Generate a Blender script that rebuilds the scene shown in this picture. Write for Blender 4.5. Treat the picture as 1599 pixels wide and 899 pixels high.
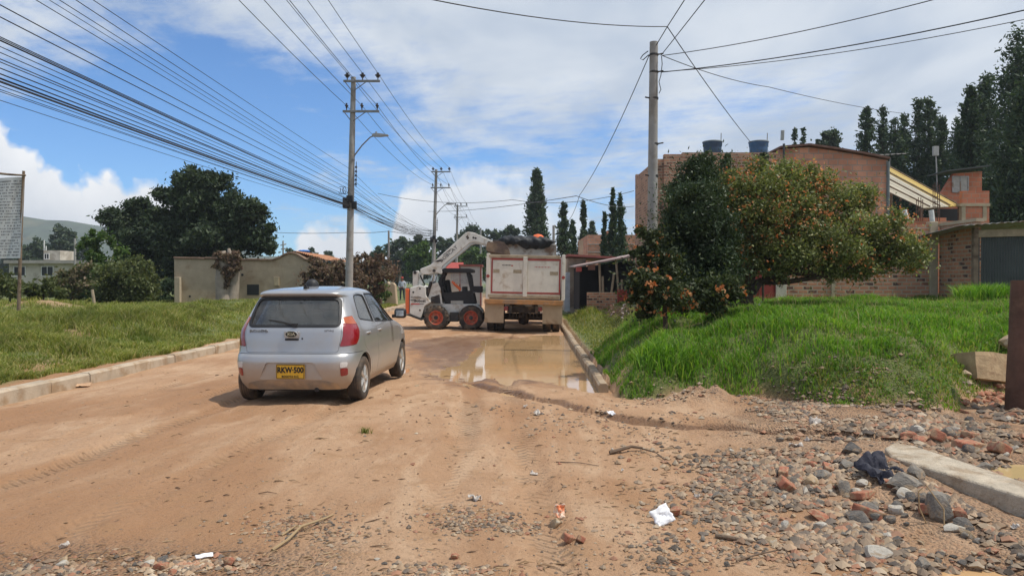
import bpy, bmesh, math, random
import numpy as np
from mathutils import Vector, Matrix, Euler

R = math.radians
random.seed(7)
rng = np.random.default_rng(11)
scene = bpy.context.scene
for o in list(bpy.data.objects):
    bpy.data.objects.remove(o)
col = scene.collection

# ------------------------------------------------------------------ camera
CAMH, FPX, PITCH = 1.6, 1155.0, math.atan(9.5 / 1155.0)
cam_d = bpy.data.cameras.new("camera")
cam_d.sensor_width = 36.0
cam_d.lens = FPX / 1599.0 * 36.0
cam_d.clip_start = 0.05
cam_d.clip_end = 8000.0
cam = bpy.data.objects.new("camera", cam_d)
col.objects.link(cam)
cam.location = (0, 0, CAMH)
cam.rotation_euler = (math.pi / 2 - PITCH, 0, 0)
scene.camera = cam

# ------------------------------------------------------------------ sun, exposure
SUNV = Vector((0.50, -0.07, 1.0)).normalized()
sun_d = bpy.data.lights.new("sun", 'SUN')
sun_d.energy = 3.6
sun_d.angle = R(0.6)
sun_d.color = (1.0, 0.95, 0.86)
sun = bpy.data.objects.new("sun", sun_d)
col.objects.link(sun)
sun.rotation_euler = SUNV.to_track_quat('Z', 'Y').to_euler()
scene.view_settings.view_transform = 'Standard'
scene.view_settings.look = 'None'
scene.view_settings.exposure = 0.10
scene.view_settings.gamma = 1.0
scene.view_settings.use_curve_mapping = False
scene.cycles.max_bounces = 6
scene.cycles.diffuse_bounces = 3
scene.cycles.glossy_bounces = 3
scene.cycles.transmission_bounces = 4
scene.cycles.transparent_max_bounces = 12
scene.cycles.volume_bounces = 0
scene.cycles.sample_clamp_indirect = 6.0
scene.cycles.use_denoising = True


# ------------------------------------------------------------------ node helper
class NT:
    def __init__(s, tree):
        s.t = tree
        s.t.nodes.clear()

    def n(s, typ, ins=None, **props):
        nd = s.t.nodes.new(typ)
        for k, v in props.items():
            setattr(nd, k, v)
        for k, v in (ins or {}).items():
            s.set(nd, k, v)
        return nd

    def set(s, nd, k, v):
        sock = nd.inputs[k]
        if isinstance(v, bpy.types.NodeSocket):
            s.t.links.new(v, sock)
        else:
            sock.default_value = v

    def math(s, op, a, b=None, c=None, clamp=False):
        nd = s.n('ShaderNodeMath', operation=op, use_clamp=clamp)
        for i, v in enumerate((a, b, c)):
            if v is not None:
                s.set(nd, i, v)
        return nd.outputs[0]

    def mix(s, f, a, b, blend='MIX'):
        nd = s.n('ShaderNodeMix', data_type='RGBA', blend_type=blend, clamp_factor=True)
        s.set(nd, 0, f)
        s.set(nd, 6, a)
        s.set(nd, 7, b)
        return nd.outputs[2]

    def noise(s, vec, scale, detail=4, rough=0.55, dist=0.0):
        nd = s.n('ShaderNodeTexNoise', {'Scale': scale, 'Detail': detail, 'Roughness': rough, 'Distortion': dist})
        if vec is not None:
            s.set(nd, 'Vector', vec)
        return nd

    def ramp(s, f, lo, hi, a=0.0, b=1.0, smooth=True):
        nd = s.n('ShaderNodeMapRange', {0: f, 1: lo, 2: hi, 3: a, 4: b}, interpolation_type='SMOOTHSTEP' if smooth else 'LINEAR')
        return nd.outputs[0]

    def xyz(s, x, y, z):
        nd = s.n('ShaderNodeCombineXYZ', {0: x, 1: y, 2: z})
        return nd.outputs[0]


def rgb(r, g, b):
    return (r, g, b, 1.0)


# ------------------------------------------------------------------ world: sky with clouds
world = bpy.data.worlds.new("World")
scene.world = world
world.use_nodes = True
w = NT(world.node_tree)
tc = w.n('ShaderNodeTexCoord')
sep = w.n('ShaderNodeSeparateXYZ', {0: tc.outputs['Generated']})
dx, dy, dz = sep.outputs
SKY_S = 0.138
sky = w.n('ShaderNodeTexSky', sky_type='NISHITA')
sky.sun_disc = False
sky.sun_elevation = math.asin(SUNV.z)
sky.sun_rotation = math.atan2(SUNV.x, SUNV.y)
sky.altitude = 2500.0
sky.air_density = 1.15
sky.dust_density = 0.6
sky.ozone_density = 1.6
skc = w.mix(1.0, sky.outputs[0], rgb(0.52, 0.82, 1.10), 'MULTIPLY')
zc = w.math('MAXIMUM', dz, 0.03)
zl = w.math('ADD', zc, 0.06)
px = w.math('DIVIDE', dx, zl)
py = w.math('DIVIDE', dy, zl)
yc = w.math('MAXIMUM', dy, 0.05)
u = w.math('DIVIDE', dx, yc)          # tangent of the bearing
v = w.math('DIVIDE', dz, yc)          # tangent of the height
lay = w.xyz(px, w.math('MULTIPLY', py, 0.55), 0.0)
n1 = w.noise(lay, 0.95, 7, 0.58, 0.35).outputs[0]
lay2 = w.xyz(w.math('ADD', w.math('MULTIPLY', px, 0.8), w.math('MULTIPLY', py, 0.35)), w.math('MULTIPLY', py, 0.9), 3.1)
n2 = w.noise(lay2, 5.5, 6, 0.66, 0.3).outputs[0]
# cover grows to the right and overhead, thin to the left
bias = w.ramp(u, -0.42, 0.42, 0.02, 0.29)
biasv = w.ramp(v, 0.17, 0.35, -0.10, 0.10)
blu = w.math('MULTIPLY', w.ramp(u, -0.12, -0.40, 0.0, 1.0), w.ramp(v, 0.36, 0.22, 0.0, -0.09))
cov = w.math('ADD', w.math('ADD', n1, bias), w.math('ADD', biasv, blu))
cov = w.math('ADD', cov, w.math('MULTIPLY', w.math('SUBTRACT', n2, 0.5), 0.34))
high = w.ramp(cov, w.ramp(u, -0.3, 0.2, 0.44, 0.40), w.ramp(u, -0.3, 0.2, 0.70, 0.74), 0.0, 0.95)
hb = w.noise(lay, 1.7, 4, 0.5, 0.3).outputs[0]
highc = w.mix(w.ramp(hb, 0.30, 0.68), rgb(3.5, 4.05, 4.85), rgb(5.2, 5.55, 5.95))
c1 = w.mix(high, skc, highc)


# cumulus banks along the horizon, each an area of the sky with billowing tops
def bank(us, tops, bottoms):
    """height of the bank top and bottom as a curve over the bearing"""
    cur = w.n('ShaderNodeFloatCurve')
    cur.inputs[0].default_value = 1.0
    m = cur.mapping.curves[0]
    while len(m.points) > 2:
        m.points.remove(m.points[1])
    pts = list(zip(us, tops))
    m.points[0].location = ((pts[0][0] + 1) / 2, pts[0][1])
    m.points[-1].location = ((pts[-1][0] + 1) / 2, pts[-1][1])
    for a, b in pts[1:-1]:
        m.points.new((a + 1) / 2, b)
    cur.mapping.update()
    w.set(cur, 1, w.math('MULTIPLY_ADD', u, 0.5, 0.5))
    return cur.outputs[0]


uv = w.xyz(u, v, 0.0)
bil = w.n('ShaderNodeTexVoronoi', {'Scale': 26.0, 'Detail': 2.0, 'Roughness': 0.55}, feature='SMOOTH_F1')
wq = w.noise(uv, 11.0, 5, 0.6, 0.0)
wv = w.n('ShaderNodeVectorMath', {0: wq.outputs['Color'], 1: (0.5, 0.5, 0.5)}, operation='SUBTRACT').outputs[0]
wv = w.n('ShaderNodeVectorMath', {0: wv, 'Scale': 0.035}, operation='SCALE').outputs[0]
uvw = w.n('ShaderNodeVectorMath', {0: uv, 1: wv}, operation='ADD').outputs[0]
w.set(bil, 'Vector', uvw)
top1 = bank([-1.0, -0.80, -0.69, -0.655, -0.62, -0.585, -0.55, -0.50, -0.46, -0.40, -0.33, -0.30, -0.28, -0.24, -0.20, -0.175, -0.165, -0.14, -0.09, -0.055, -0.01, 0.02, 0.07, 0.14, 0.3, 1.0],
            [0.22, 0.24, 0.205, 0.175, 0.155, 0.125, 0.138, 0.135, 0.118, 0.085, 0.012, 0.030, 0.055, 0.075, 0.070, 0.025, 0.05, 0.135, 0.155, 0.165, 0.145, 0.12, 0.10, 0.06, 0.05, 0.06], None)
dd = w.math('ADD', w.math('SUBTRACT', top1, v), 0.034)
dd = w.math('ADD', dd, w.math('MULTIPLY', w.math('SUBTRACT', 0.33, bil.outputs['Distance']), 0.05))
dd = w.math('ADD', dd, w.math('MULTIPLY', w.math('SUBTRACT', wq.outputs[0], 0.5), 0.035))
soft = w.ramp(u, -0.18, -0.10, 0.020, 0.036)
cm = w.math('DIVIDE', dd, soft, clamp=True)
cm = w.math('MULTIPLY', cm, w.ramp(u, -0.18, 0.10, 1.0, 0.75))
# light tops, grey bases
dep = w.ramp(dd, 0.0, 0.11)
lit = w.math('SUBTRACT', 1.0, w.math('MULTIPLY', dep, 0.42))
lit = w.math('ADD', lit, w.math('MULTIPLY', w.math('SUBTRACT', 0.36, bil.outputs['Distance']), 0.45))
lit = w.math('ADD', lit, w.math('MULTIPLY', w.math('SUBTRACT', wq.outputs[0], 0.5), 0.5), clamp=True)
cumc = w.mix(lit, rgb(4.0, 4.45, 5.1), rgb(7.4, 7.45, 7.5))
c2 = w.mix(cm, c1, cumc)
# pale air close to the horizon
c3 = w.mix(w.ramp(dz, 0.04, 0.0, 0.0, 0.4), c2, rgb(5.4, 5.8, 6.2))
bg = w.n('ShaderNodeBackground', {0: c3, 1: SKY_S})
out = w.n('ShaderNodeOutputWorld', {0: bg.outputs[0]})


# ------------------------------------------------------------------ picture <-> place
def at(px, py, Y):
    uu = (px - 799.5) / FPX
    vv = (449.5 - py) / FPX
    d = Vector((uu, math.cos(PITCH) + vv * math.sin(PITCH), -math.sin(PITCH) + vv * math.cos(PITCH)))
    d *= Y / d.y
    return Vector((d.x, Y, CAMH + d.z))


# ------------------------------------------------------------------ materials
MATS = {}


def mat(name, c, rough=0.8, metal=0.0, var=0.25, vs=6.0, bump=0.15, bs=40.0, c2=None, c2s=1.5, c2t=(0.5, 0.62), spec=0.4, island=0.0, coat=0.0):
    """base colour broken by two noises, optional second colour in patches (dirt, rust, wear), optional difference per loose piece"""
    m = bpy.data.materials.new(name)
    m.use_nodes = True
    t = NT(m.node_tree)
    co = t.n('ShaderNodeTexCoord').outputs['Object']
    nz = t.noise(co, vs, 6, 0.6)
    k = t.ramp(nz.outputs[0], 0.25, 0.75, 1.0 - var, 1.0 + var, False)
    if island:
        g = t.n('ShaderNodeNewGeometry')
        k = t.math('MULTIPLY', k, t.ramp(g.outputs['Random Per Island'], 0, 1, 1 - island, 1 + island, False))
    base = rgb(*c)
    if c2 is not None:
        n2 = t.noise(co, c2s, 7, 0.62, 0.4)
        base = t.mix(t.ramp(n2.outputs[0], c2t[0], c2t[1]), rgb(*c), rgb(*c2))
    kk = t.n('ShaderNodeCombineColor', {0: k, 1: k, 2: k})
    cc = t.mix(1.0, base, kk.outputs[0], 'MULTIPLY')
    b = t.n('ShaderNodeBsdfPrincipled', {'Base Color': cc, 'Roughness': rough, 'Metallic': metal, 'Specular IOR Level': spec, 'Coat Weight': coat, 'Coat Roughness': 0.06})
    if bump:
        nb = t.noise(co, bs, 5, 0.6)
        bp = t.n('ShaderNodeBump', {'Strength': bump, 'Distance': 0.02, 'Height': nb.outputs[0]})
        t.set(b, 'Normal', bp.outputs[0])
    t.n('ShaderNodeOutputMaterial', {0: b.outputs[0]})
    MATS[name] = m
    return m


def leaf_mat(name, cols, trans=0.35, rough=0.6, tr=(1.2, 1.25, 0.6), patch=None, ps=0.7, pt=(0.52, 0.68), pf=0.7):
    """leaf faces: colour picked per leaf from a list"""
    m = bpy.data.materials.new(name)
    m.use_nodes = True
    t = NT(m.node_tree)
    g = t.n('ShaderNodeNewGeometry')
    cr = t.n('ShaderNodeValToRGB', {0: g.outputs['Random Per Island']})
    e = cr.color_ramp.elements
    e[0].position, e[0].color = 0.0, rgb(*cols[0])
    e[1].position, e[1].color = 1.0, rgb(*cols[-1])
    for i, c in enumerate(cols[1:-1]):
        x = e.new((i + 1) / (len(cols) - 1))
        x.color = rgb(*c)
    co = t.n('ShaderNodeTexCoord').outputs['Object']
    nz = t.noise(co, 0.9, 3, 0.5)
    kc = t.ramp(nz.outputs[0], 0.3, 0.7, 0.75, 1.25, False)
    kk = t.n('ShaderNodeCombineColor', {0: kc, 1: kc, 2: kc})
    cb = cr.outputs[0]
    if patch:
        np_ = t.noise(co, ps, 5, 0.6)
        cb = t.mix(t.ramp(np_.outputs[0], pt[0], pt[1], 0, pf), cb, rgb(*patch))
    cc = t.mix(1.0, cb, kk.outputs[0], 'MULTIPLY')
    d = t.n('ShaderNodeBsdfPrincipled', {'Base Color': cc, 'Roughness': rough, 'Specular IOR Level': 0.3})
    tc2 = t.mix(1.0, cc, rgb(*tr), 'MULTIPLY')
    tl = t.n('ShaderNodeBsdfTranslucent', {0: tc2})
    mx = t.n('ShaderNodeMixShader', {0: trans, 1: d.outputs[0], 2: tl.outputs[0]})
    t.n('ShaderNodeOutputMaterial', {0: mx.outputs[0]})
    MATS[name] = m
    return m


def brick_mat(name, c1, c2, cm, bw, bh, mortar=0.012, bump=0.5, patch=None, patch_t=(0.55, 0.7), dark=0.0):
    """brick courses in metres on any upright face; optional render/plaster patches, optional over-burnt dark bricks"""
    m = bpy.data.materials.new(name)
    m.use_nodes = True
    t = NT(m.node_tree)
    co = t.n('ShaderNodeTexCoord').outputs['Object']
    s = t.n('ShaderNodeSeparateXYZ', {0: co})
    wob = t.noise(co, 2.2, 3, 0.5)
    zz = t.math('ADD', s.outputs[2], t.math('MULTIPLY', wob.outputs[0], 0.03))
    vec = t.xyz(t.math('ADD', s.outputs[0], s.outputs[1]), zz, 0.0)
    br = t.n('ShaderNodeTexBrick', {'Vector': vec, 'Color1': rgb(*c1), 'Color2': rgb(*c2), 'Mortar': rgb(*cm), 'Scale': 1.0, 'Mortar Size': mortar, 'Mortar Smooth': 0.25, 'Bias': 0.0, 'Brick Width': bw, 'Row Height': bh})
    c = br.outputs['Color']
    nz = t.noise(co, 1.3, 6, 0.6)
    k = t.ramp(nz.outputs[0], 0.25, 0.75, 0.72, 1.28, False)
    kk = t.n('ShaderNodeCombineColor', {0: k, 1: k, 2: k})
    c = t.mix(1.0, c, kk.outputs[0], 'MULTIPLY')
    if dark:
        ci = t.n('ShaderNodeTexBrick', {'Vector': vec, 'Color1': rgb(0, 0, 0), 'Color2': rgb(1, 1, 1), 'Mortar': rgb(0, 0, 0), 'Scale': 1.0, 'Mortar Size': mortar, 'Mortar Smooth': 0.2, 'Bias': 0.0, 'Brick Width': bw, 'Row Height': bh})
        nd = t.noise(co, 5.0, 2, 0.5)
        f = t.math('MULTIPLY', t.ramp(ci.outputs[0], 0.62, 0.8), t.ramp(nd.outputs[0], 0.42, 0.56))
        c = t.mix(t.math('MULTIPLY', f, dark), c, rgb(0.07, 0.05, 0.05))
    if patch:
        np_ = t.noise(co, 0.8, 7, 0.65, 0.6)
        c = t.mix(t.ramp(np_.outputs[0], *patch_t), c, rgb(*patch))
    fine = t.noise(co, 45, 5, 0.6)
    h = t.math('ADD', t.math('MULTIPLY', br.outputs['Fac'], -1.0), t.math('MULTIPLY', fine.outputs[0], 0.5))
    bp = t.n('ShaderNodeBump', {'Strength': bump, 'Distance': 0.012, 'Height': h})
    b = t.n('ShaderNodeBsdfPrincipled', {'Base Color': c, 'Roughness': 0.92, 'Specular IOR Level': 0.2, 'Normal': bp.outputs[0]})
    t.n('ShaderNodeOutputMaterial', {0: b.outputs[0]})
    MATS[name] = m
    return m


def glass_mat(name, tint, refl=0.9, dust=0.02):
    m = bpy.data.materials.new(name)
    m.use_nodes = True
    t = NT(m.node_tree)
    fr = t.n('ShaderNodeFresnel', {0: 1.5})
    tr = t.n('ShaderNodeBsdfTransparent', {0: rgb(*tint)})
    gl = t.n('ShaderNodeBsdfGlossy', {0: rgb(refl, refl, refl), 'Roughness': 0.03})
    mx = t.n('ShaderNodeMixShader', {0: t.math('MULTIPLY_ADD', fr.outputs[0], 1.0, 0.02), 1: tr.outputs[0], 2: gl.outputs[0]})
    co = t.n('ShaderNodeTexCoord').outputs['Object']
    dn = t.ramp(t.noise(co, 4.0, 5, 0.65).outputs[0], 0.3, 0.7, 0.4, 1.8, False)
    df = t.n('ShaderNodeBsdfDiffuse', {0: rgb(0.45, 0.42, 0.38)})
    mx = t.n('ShaderNodeMixShader', {0: t.math('MULTIPLY', dn, dust), 1: mx.outputs[0], 2: df.outputs[0]})
    t.n('ShaderNodeOutputMaterial', {0: mx.outputs[0]})
    MATS[name] = m
    return m


# ------------------------------------------------------------------ object helpers
def tag(o, label, cat, group=None, kind=None):
    o['label'] = label
    if cat:
        o['category'] = cat
    if group:
        o['group'] = group
    if kind:
        o['kind'] = kind
    return o


def struct(o, kind='structure'):
    o['kind'] = kind
    return o


def thing(name, label, cat, loc=(0, 0, 0), rotz=0.0, group=None):
    o = bpy.data.objects.new(name, None)
    o.empty_display_size = 0.2
    col.objects.link(o)
    o.location = loc
    o.rotation_euler = (0, 0, rotz)
    return tag(o, label, cat, group)


def link(name, me, m=None, parent=None):
    o = bpy.data.objects.new(name, me)
    col.objects.link(o)
    if m is not None and not me.materials:
        for q in (m if isinstance(m, (list, tuple)) else [m]):
            me.materials.append(q)
    if parent is not None:
        o.parent = parent
    return o


def copy_tree(o, parent=None):
    c = o.copy()
    col.objects.link(c)
    if parent is not None:
        c.parent = parent
        c.matrix_parent_inverse = o.matrix_parent_inverse.copy()
    for ch in list(o.children):
        copy_tree(ch, c)
    return c


def fast_mesh(name, V, loops, totals, smooth=False):
    me = bpy.data.meshes.new(name)
    V = np.ascontiguousarray(V, dtype=np.float32)
    loops = np.ascontiguousarray(loops, dtype=np.int32)
    totals = np.ascontiguousarray(totals, dtype=np.int32)
    me.vertices.add(len(V))
    me.vertices.foreach_set('co', V.ravel())
    me.loops.add(len(loops))
    me.loops.foreach_set('vertex_index', loops)
    me.polygons.add(len(totals))
    st = np.zeros(len(totals), dtype=np.int32)
    st[1:] = np.cumsum(totals)[:-1]
    me.polygons.foreach_set('loop_start', st)
    me.polygons.foreach_set('use_smooth', np.full(len(totals), smooth, dtype=bool))
    me.update(calc_edges=True)
    return me


class MB:
    """collects shapes into one mesh"""
    def __init__(s):
        s.v, s.f, s.mi, s.cur = [], [], [], 0

    def add(s, vs, fs):
        b = len(s.v)
        s.v += [tuple(x) for x in vs]
        s.f += [tuple(b + i for i in f) for f in fs]
        s.mi += [s.cur] * len(fs)
        return s

    def box(s, c, d, rot=None):
        hx, hy, hz = d[0] / 2, d[1] / 2, d[2] / 2
        P = [Vector((x, y, z)) for x in (-hx, hx) for y in (-hy, hy) for z in (-hz, hz)]
        if rot is not None:
            M = Euler(rot).to_matrix()
            P = [M @ p for p in P]
        P = [p + Vector(c) for p in P]
        return s.add(P, [(0, 1, 3, 2), (4, 6, 7, 5), (0, 4, 5, 1), (2, 3, 7, 6), (0, 2, 6, 4), (1, 5, 7, 3)])

    def tube(s, pts, r, seg=8, caps=True):
        pts = [Vector(p) for p in pts]
        rs = r if isinstance(r, (list, tuple)) else [r] * len(pts)
        V, F = [], []
        up = None
        for i, p in enumerate(pts):
            d = (pts[min(i + 1, len(pts) - 1)] - pts[max(i - 1, 0)])
            d = d.normalized() if d.length > 1e-9 else Vector((0, 0, 1))
            if up is None:
                up = Vector((0, 0, 1)) if abs(d.z) < 0.95 else Vector((0, 1, 0))
            a = d.cross(up).normalized()
            b = a.cross(d).normalized()
            up = b
            for k in range(seg):
                t = 2 * math.pi * k / seg
                V.append(p + (a * math.cos(t) + b * math.sin(t)) * rs[i])
        for i in range(len(pts) - 1):
            for k in range(seg):
                k2 = (k + 1) % seg
                F.append((i * seg + k, i * seg + k2, (i + 1) * seg + k2, (i + 1) * seg + k))
        if caps:
            F.append(tuple(reversed(range(seg))))
            F.append(tuple((len(pts) - 1) * seg + k for k in range(seg)))
        return s.add(V, F)

    def prism(s, poly, axis, a, b):
        """polygon in the plane across AXIS ('x': (y,z), 'y': (x,z), 'z': (x,y)), from a to b"""
        def P(p, t):
            return {'x': (t, p[0], p[1]), 'y': (p[0], t, p[1]), 'z': (p[0], p[1], t)}[axis]
        n = len(poly)
        V = [P(p, a) for p in poly] + [P(p, b) for p in poly]
        F = [tuple(range(n)), tuple(range(2 * n - 1, n - 1, -1))]
        F += [(i, n + i, n + (i + 1) % n, (i + 1) % n) for i in range(n)]
        return s.add(V, F)

    def lathe(s, prof, seg=24, M=None, cap=False):
        V, F = [], []
        for r, z in prof:
            for k in range(seg):
                t = 2 * math.pi * k / seg
                V.append(Vector((r * math.cos(t), r * math.sin(t), z)))
        if M is not None:
            V = [M @ p for p in V]
        for i in range(len(prof) - 1):
            for k in range(seg):
                k2 = (k + 1) % seg
                F.append((i * seg + k, i * seg + k2, (i + 1) * seg + k2, (i + 1) * seg + k))
        if cap:
            F.append(tuple(reversed(range(seg))))
            F.append(tuple((len(prof) - 1) * seg + k for k in range(seg)))
        return s.add(V, F)

    def mesh(s, name, fix=True):
        me = bpy.data.meshes.new(name)
        me.from_pydata(s.v, [], s.f)
        if any(s.mi):
            me.polygons.foreach_set('material_index', s.mi)
        if fix:
            bm = bmesh.new()
            bm.from_mesh(me)
            bmesh.ops.recalc_face_normals(bm, faces=bm.faces)
            bm.to_mesh(me)
            bm.free()
        me.update()
        return me

    def obj(s, name, m, parent=None, smooth=False, bevel=0.0, seg=2):
        me = s.mesh(name)
        o = link(name, me, m, parent)
        if smooth:
            smooth_by_angle(me, 40 if smooth is True else smooth)
        if bevel:
            b = o.modifiers.new('edge', 'BEVEL')
            b.width, b.segments, b.limit_method, b.angle_limit = bevel, seg, 'ANGLE', R(35)
        return o


def smooth_by_angle(me, deg):
    bm = bmesh.new()
    bm.from_mesh(me)
    for f in bm.faces:
        f.smooth = True
    for e in bm.edges:
        if len(e.link_faces) == 2 and e.calc_face_angle(0) > R(deg):
            e.smooth = False
    bm.to_mesh(me)
    bm.free()


def rpoly(pts, r, n=4):
    """polygon with rounded corners"""
    outp = []
    N = len(pts)
    rs = r if isinstance(r, (list, tuple)) else [r] * N
    for i in range(N):
        p0, p, p1 = Vector(pts[i - 1]), Vector(pts[i]), Vector(pts[(i + 1) % N])
        a, b = (p0 - p), (p1 - p)
        d = min(rs[i], a.length * 0.45, b.length * 0.45)
        A, B = p + a.normalized() * d, p + b.normalized() * d
        for k in range(n + 1):
            t = k / n
            q = A * (1 - t) ** 2 + p * 2 * t * (1 - t) + B * t * t
            outp.append((q.x, q.y))
    return outp


def eval_mesh(o):
    dg = bpy.context.evaluated_depsgraph_get()
    dg.update()
    return bpy.data.meshes.new_from_object(o.evaluated_get(dg), depsgraph=dg)


def boolean(me, cut_mb, op):
    """mesh after a boolean with the shapes of CUT_MB"""
    a = bpy.data.objects.new('tmp_a', me)
    b = bpy.data.objects.new('tmp_b', cut_mb.mesh('tmp') if isinstance(cut_mb, MB) else cut_mb)
    col.objects.link(a)
    col.objects.link(b)
    md = a.modifiers.new('b', 'BOOLEAN')
    md.operation, md.object, md.solver = op, b, 'EXACT'
    r = eval_mesh(a)
    bpy.data.objects.remove(a)
    bpy.data.objects.remove(b)
    return r


def text_obj(body, size, m, parent, M, name='lettering', extrude=0.002, align='CENTER', sx=1.0, bold=0.0):
    c = bpy.data.curves.new('txt', 'FONT')
    c.body, c.size, c.extrude, c.align_x, c.align_y = body, size, extrude, align, 'CENTER'
    c.offset = bold
    c.resolution_u = 2
    t = bpy.data.objects.new('txt', c)
    col.objects.link(t)
    me = eval_mesh(t)
    bpy.data.objects.remove(t)
    me.transform(M @ Matrix.Diagonal((sx, 1, 1, 1)))
    me.name = name
    me.materials.clear()
    return link(name, me, m, parent)


# ------------------------------------------------------------------ noise in numpy
def _h(i, j, s):
    x = np.sin(i * 127.1 + j * 311.7 + s * 74.7) * 43758.5453
    return x - np.floor(x)


def vnoise(x, y, s=0):
    x, y = np.asarray(x, float), np.asarray(y, float)
    i, j = np.floor(x), np.floor(y)
    fx, fy = x - i, y - j
    fx, fy = fx * fx * (3 - 2 * fx), fy * fy * (3 - 2 * fy)
    a, b = _h(i, j, s), _h(i + 1, j, s)
    c, d = _h(i, j + 1, s), _h(i + 1, j + 1, s)
    return (a * (1 - fx) + b * fx) * (1 - fy) + (c * (1 - fx) + d * fx) * fy - 0.5


def fbm(x, y, o=4, s=0):
    t, a = 0.0, 1.0
    x, y = np.asarray(x, float), np.asarray(y, float)
    for k in range(o):
        t = t + a * vnoise(x, y, s + k * 5)
        x, y, a = x * 2.03 + 1.7, y * 2.03 + 9.2, a * 0.5
    return t


def sst(a, b, x):
    t = np.clip((np.asarray(x, float) - a) / (b - a), 0, 1)
    return t * t * (3 - 2 * t)


# ------------------------------------------------------------------ the lie of the land
def XR(Y):
    return 1.35 + 0.029 * (np.asarray(Y, float) - 11.7)


EX = [1.2, 1.6, 2.2, 2.6, 3.5, 3.9, 4.5, 5.2, 5.7, 6.2, 6.6, 7.5, 9.0, 20]
EY = [11.3, 10.4, 10.3, 10.45, 10.1, 9.3, 8.8, 8.9, 9.3, 9.9, 10.3, 10.6, 11.0, 11.3]


def flat_px(p):
    Y = CAMH * FPX / (p[1] - 440.0)
    return ((p[0] - 799.5) / FPX * Y, Y)


GROOVE = [flat_px(p) for p in [(735, 594), (762, 602), (800, 610), (835, 619), (872, 624), (930, 640), (985, 652), (1020, 657), (1075, 664), (1130, 664), (1200, 672), (1270, 674), (1335, 681)]]
RUTS = [((-3.2, 2.0), (-2.25, 9.5), (-1.6, 24.0), 0.13), ((-4.5, 2.0), (-3.7, 9.5), (-2.9, 24.0), 0.13), ((-0.55, 2.0), (-0.5, 8.0), (-0.9, 20.0), 0.15),
        ((-5.6, 2.0), (-4.6, 7.3), (-3.7, 16), 0.13), ((0.3, 2.0), (0.1, 8.0), (-0.4, 18.0), 0.14), ((-6.1, 3.0), (-5.4, 12.0), (-5.0, 30), 0.16)]


def poly_dist(X, Y, P):
    """distance to a polyline and side (positive beyond it)"""
    best = np.full(np.shape(X), 1e9)
    side = np.zeros(np.shape(X))
    for (x0, y0), (x1, y1) in zip(P[:-1], P[1:]):
        vx, vy = x1 - x0, y1 - y0
        L = vx * vx + vy * vy
        t = np.clip(((X - x0) * vx + (Y - y0) * vy) / L, 0, 1)
        ex, ey = X - (x0 + t * vx), Y - (y0 + t * vy)
        d = np.hypot(ex, ey)
        s = np.sign(vx * ey - vy * ex)
        m = d < best
        best = np.where(m, d, best)
        side = np.where(m, s, side)
    return best, side


def rut_field(X, Y):
    t = np.zeros(np.shape(X))
    for a, b, c, wd in RUTS:
        xc = np.interp(Y, [a[1], b[1], c[1]], [a[0], b[0], c[0]])
        fade = sst(a[1] - 0.5, a[1] + 1, Y) * (1 - sst(c[1] - 5, c[1], Y))
        br = 0.4 + 0.6 * sst(-0.12, 0.15, fbm(X * 0.6 + a[0], Y * 0.35, 3, 40))
        t = np.maximum(t, np.exp(-((X - xc + 0.05 * vnoise(Y * 0.6, Y * 0, 3)) / wd) ** 4) * fade * br)
    return t


def mound_d(X, Y):
    ey = np.interp(X, EX, EY) + 0.25 * fbm(X * 1.3, X * 0 + 2.0, 3, 8)
    side = (X - XR(Y) - 0.22 - 1.35 * sst(15.5, 19.5, Y)) * 1.15
    return np.minimum(Y - ey, side)


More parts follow.
